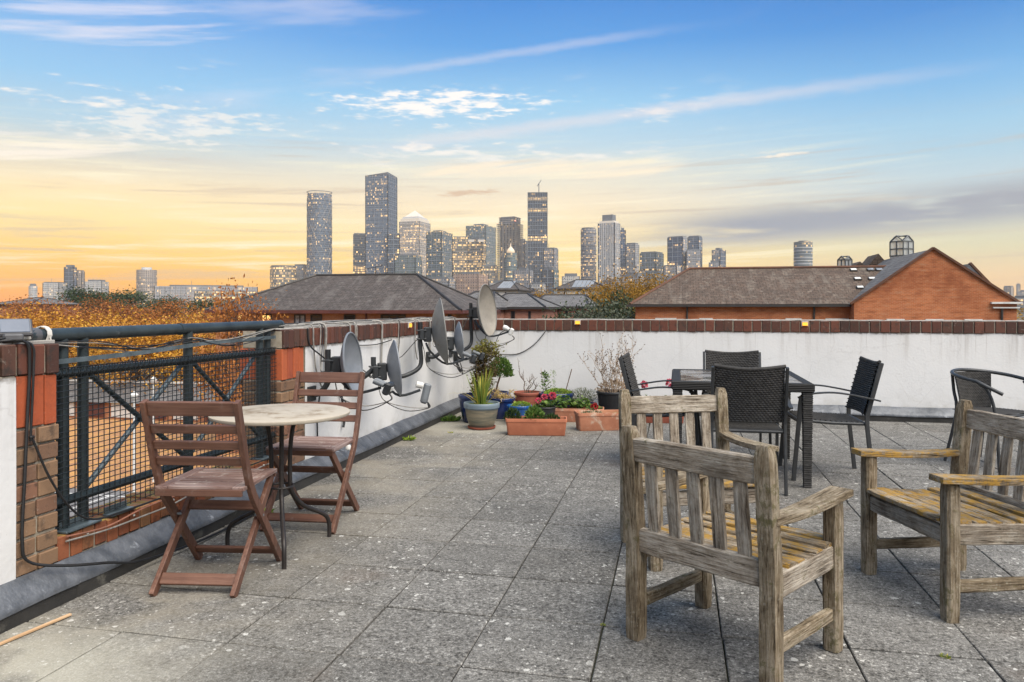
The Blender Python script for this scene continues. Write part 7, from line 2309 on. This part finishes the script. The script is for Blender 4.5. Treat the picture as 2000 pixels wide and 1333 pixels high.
# tower under construction: real floor slabs round a core
D = 1280
foot, c = rect_foot(970, 1022, D, 0.30)
t = thing('unfinished_tower', 'tower under construction with open concrete floors and red lights', 'tower', (c.x, c.y, GZ))
H = zt(420, D) - GZ
UB().walls(scaled(foot, 0.80), 0, H - 2, True).build('core', m_['f_grey'], t)
for k in range(int(H / 3.6)):
    z = k * 3.6
    f_ = foot if z < H - 14 else scaled(foot, 0.86)
    UB().walls(f_, z, z + 0.9).build('floor_slab', m_['t_concrete'], t)
pb = MB()
for i in range(4):
    for q in range(6):
        x = foot[i][0] + (foot[(i + 1) % 4][0] - foot[i][0]) * q / 6; y = foot[i][1] + (foot[(i + 1) % 4][1] - foot[i][1]) * q / 6
        MB().box((x * 0.985, y * 0.985 + 0.2, (H - 14) / 2), (0.9, 0.9, H - 14)).build('column', m_['t_concrete'], t)
for i in range(3):
    MB().box((foot[i][0], foot[i][1], H - 12 + 2 * i), (2.2, 2.2, 1.4)).build('site_light', m_['t_red'], t)

# slim tower with a domed spire
t, foot, H = tower('slim pale tower with a lit golden dome, in front of the unfinished tower', 985, 1010, 494, 1150, 'f_teal', roundf=True, crown='none')
r0 = 25 / 1480 * 1150 / 2
MB().lathe([(r0 * 0.6, H), (r0 * 0.66, H + 2), (r0 * 0.55, H + 5), (r0 * 0.3, H + 8), (r0 * 0.1, H + 10), (0.25, H + 16)], 20).build('dome', m_['t_glow'], t, smooth=True)
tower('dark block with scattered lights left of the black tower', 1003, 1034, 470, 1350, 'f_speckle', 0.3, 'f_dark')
# black tower with crane
t, foot, H = tower('tall black tower with lit upper floors and a crane on top', 1031, 1069, 376, 1250, 'f_dark', 0.0, depth=30, crown='none')
for zlo, zhi, mm in ((H - 14, H - 8, 'f_office'), (H - 33, H - 27, 'f_office'), (H - 81, H - 73, 'f_office')):
    UB().walls(scaled(foot, 1.012), zlo, zhi, True).build('lit_floor', m_[mm], t)
fn = MB()
for q in range(9):
    x = foot[0][0] + (foot[1][0] - foot[0][0]) * q / 8; y = foot[0][1] + (foot[1][1] - foot[0][1]) * q / 8
    MB().box((x, y - 0.4, H / 2), (0.7, 0.7, H)).build('fin', m_['t_metal'], t)
cr = MB().tube([(0, 12, H), (0, 12, H + 17)], 0.7, 4).tube([(-3, 12, H + 12), (4, 12, H + 22)], 0.5, 4).tube([(0, 12, H + 17), (-3, 12, H + 12)], 0.3, 4)
cr.build('crane', m_['t_metal'], t)
tower('grey lit block at the right shoulder of the black tower', 1062, 1090, 486, 1200, 'f_speckle', 0.3)
tower('dark teal block at the foot of the black tower', 1058, 1091, 527, 1050, 'f_dark', 0.3, 'f_teal')
tower('low dark block below the slim domed tower', 1002, 1042, 528, 1060, 'f_speckle', 0.2, name='office_block', cat='office block')
tower('low pale block with grey roof in the gap right of the black tower', 1098, 1132, 540, 1000, 'f_pale', 0.0, depth=20, name='office_block', cat='office block')
# right group
tower('speckled slim tower left of the pinstriped tower', 1134, 1165, 447, 1300, 'f_speckle', roundf=True)
t, foot, H = tower('tall pinstriped tower with a rose-lit stepped crown', 1168, 1211, 435, 1250, 'f_grey', 0.25, crown='none')
for (i, n_) in ((0, 9), (1, 4)):
    for q in range(n_ + 1):
        x = foot[i][0] + (foot[i + 1][0] - foot[i][0]) * q / n_; y = foot[i][1] + (foot[i + 1][1] - foot[i][1]) * q / n_
        MB().box((x * 1.01, y * 1.01, H / 2), (0.9, 0.9, H)).build('fin', m_['t_white'], t)
UB().walls(scaled(foot, 0.86), H, H + 3.5).build('crown_light', m_['t_glow_soft'], t)
UB().walls(scaled(foot, 0.62), H + 3.5, H + 14).build('crown', m_['t_metal'], t)
tower('thin dark tower squeezed right of the pinstriped tower', 1210, 1222, 450, 1320, 'f_navy', 0.0, depth=14)
tower('plain grey tower right of the thin dark one', 1222, 1248, 477, 1280, 'f_grey', 0.3)
tower('teal-topped block of flats above the orange tree', 1250, 1296, 494, 1180, 'f_teal2', 0.35)
tower('navy tower with white windows above the warehouse hip', 1304, 1342, 463, 1150, 'f_navy', 0.22, 'f_grey')
tower('grey-blue tower with a bright roof line, right of the navy tower', 1344, 1371, 463, 1200, 'f_blue', 0.25)
tower('lower front block of the grey-blue tower', 1341, 1369, 489, 1140, 'f_grey', 0.0, depth=16)
tower('lone grey tower with a dark corner above the warehouse roof', 1391, 1417, 488, 1250, 'f_grey', 0.4, 'f_navy')
tower('low shoulder block at the left of the lone grey tower', 1385, 1405, 513, 1230, 'f_grey', 0.0, depth=14)
t, foot, H = tower('rounded tower with horizontal bands above the middle of the warehouse ridge', 1551, 1586, 472, 1200, 'f_teal2', roundf=True)
for k in range(int(H / 5.2)):
    UB().walls(scaled(foot, 1.02), k * 5.2, k * 5.2 + 1.1).build('balcony_band', m_['t_white'], t)
tower('hazy brown block low at the right photo edge', 1962, 1978, 561, 1500, 'f_warm', 0.3)
tower('hazy slim tower at the right photo edge', 1986, 1992, 556, 1900, 'f_grey', 0.0, depth=12)
tower('hazy grey block cut by the right photo edge', 1990, 2030, 570, 1700, 'f_pale', 0.2)

# a row of lower town buildings at the feet of the towers
low = [(-60, -5, 590, 800, 'f_pale'), (216, 262, 579, 900, 'f_warm'), (640, 700, 552, 900, 'f_grey'), (700, 770, 548, 950, 'f_teal'), (836, 890, 545, 900, 'f_speckle'), (955, 1010, 553, 800, 'f_pale'),
       (1036, 1066, 556, 820, 'f_pale'), (1130, 1172, 556, 850, 'f_brown'), (1172, 1215, 552, 830, 'f_speckle'), (1215, 1260, 540, 900, 'f_speckle'), (1296, 1330, 520, 900, 'f_grey'), (1975, 2060, 582, 700, 'f_pale')]
words_ = ['pale low block past the left photo edge', 'low brown block left of the lone brown tower', 'low grey block behind the hip roof ridge', 'low teal block at the foot of the tallest tower', 'low speckled block at the foot of the dark teal tower',
          'pale low block at the foot of the unfinished tower', 'white low block at the foot of the black tower', 'brown low block at the foot of the speckled slim tower', 'lit low block at the foot of the pinstriped tower', 'low block behind the top of the orange trees',
          'low grey block at the foot of the navy tower', 'pale low block at the right edge beside the warehouse']
for (a, b, y_, D, f_), w_ in zip(low, words_):
    tower(w_, a, b, y_, D, f_, 0.25, name='low_block', cat='building')

# ------------------------------------------------------------------ the evening air
hz = MB().box((0, 850, 150), (4600, 2900, 318)).build('haze', None)
m, nt, b = newmat('air')
nt.nodes.remove(b)
pv = nd(nt, 'VolumePrincipled', {'Color': (0.92, 0.93, 0.97, 1), 'Density': HAZE, 'Anisotropy': 0.2})
nt.links.new(pv.outputs[0], nt.nodes['Material Output'].inputs['Volume'])
hz.data.materials.append(m)
tag(hz, 'thin evening haze over the whole town', 'haze', None, 'stuff')
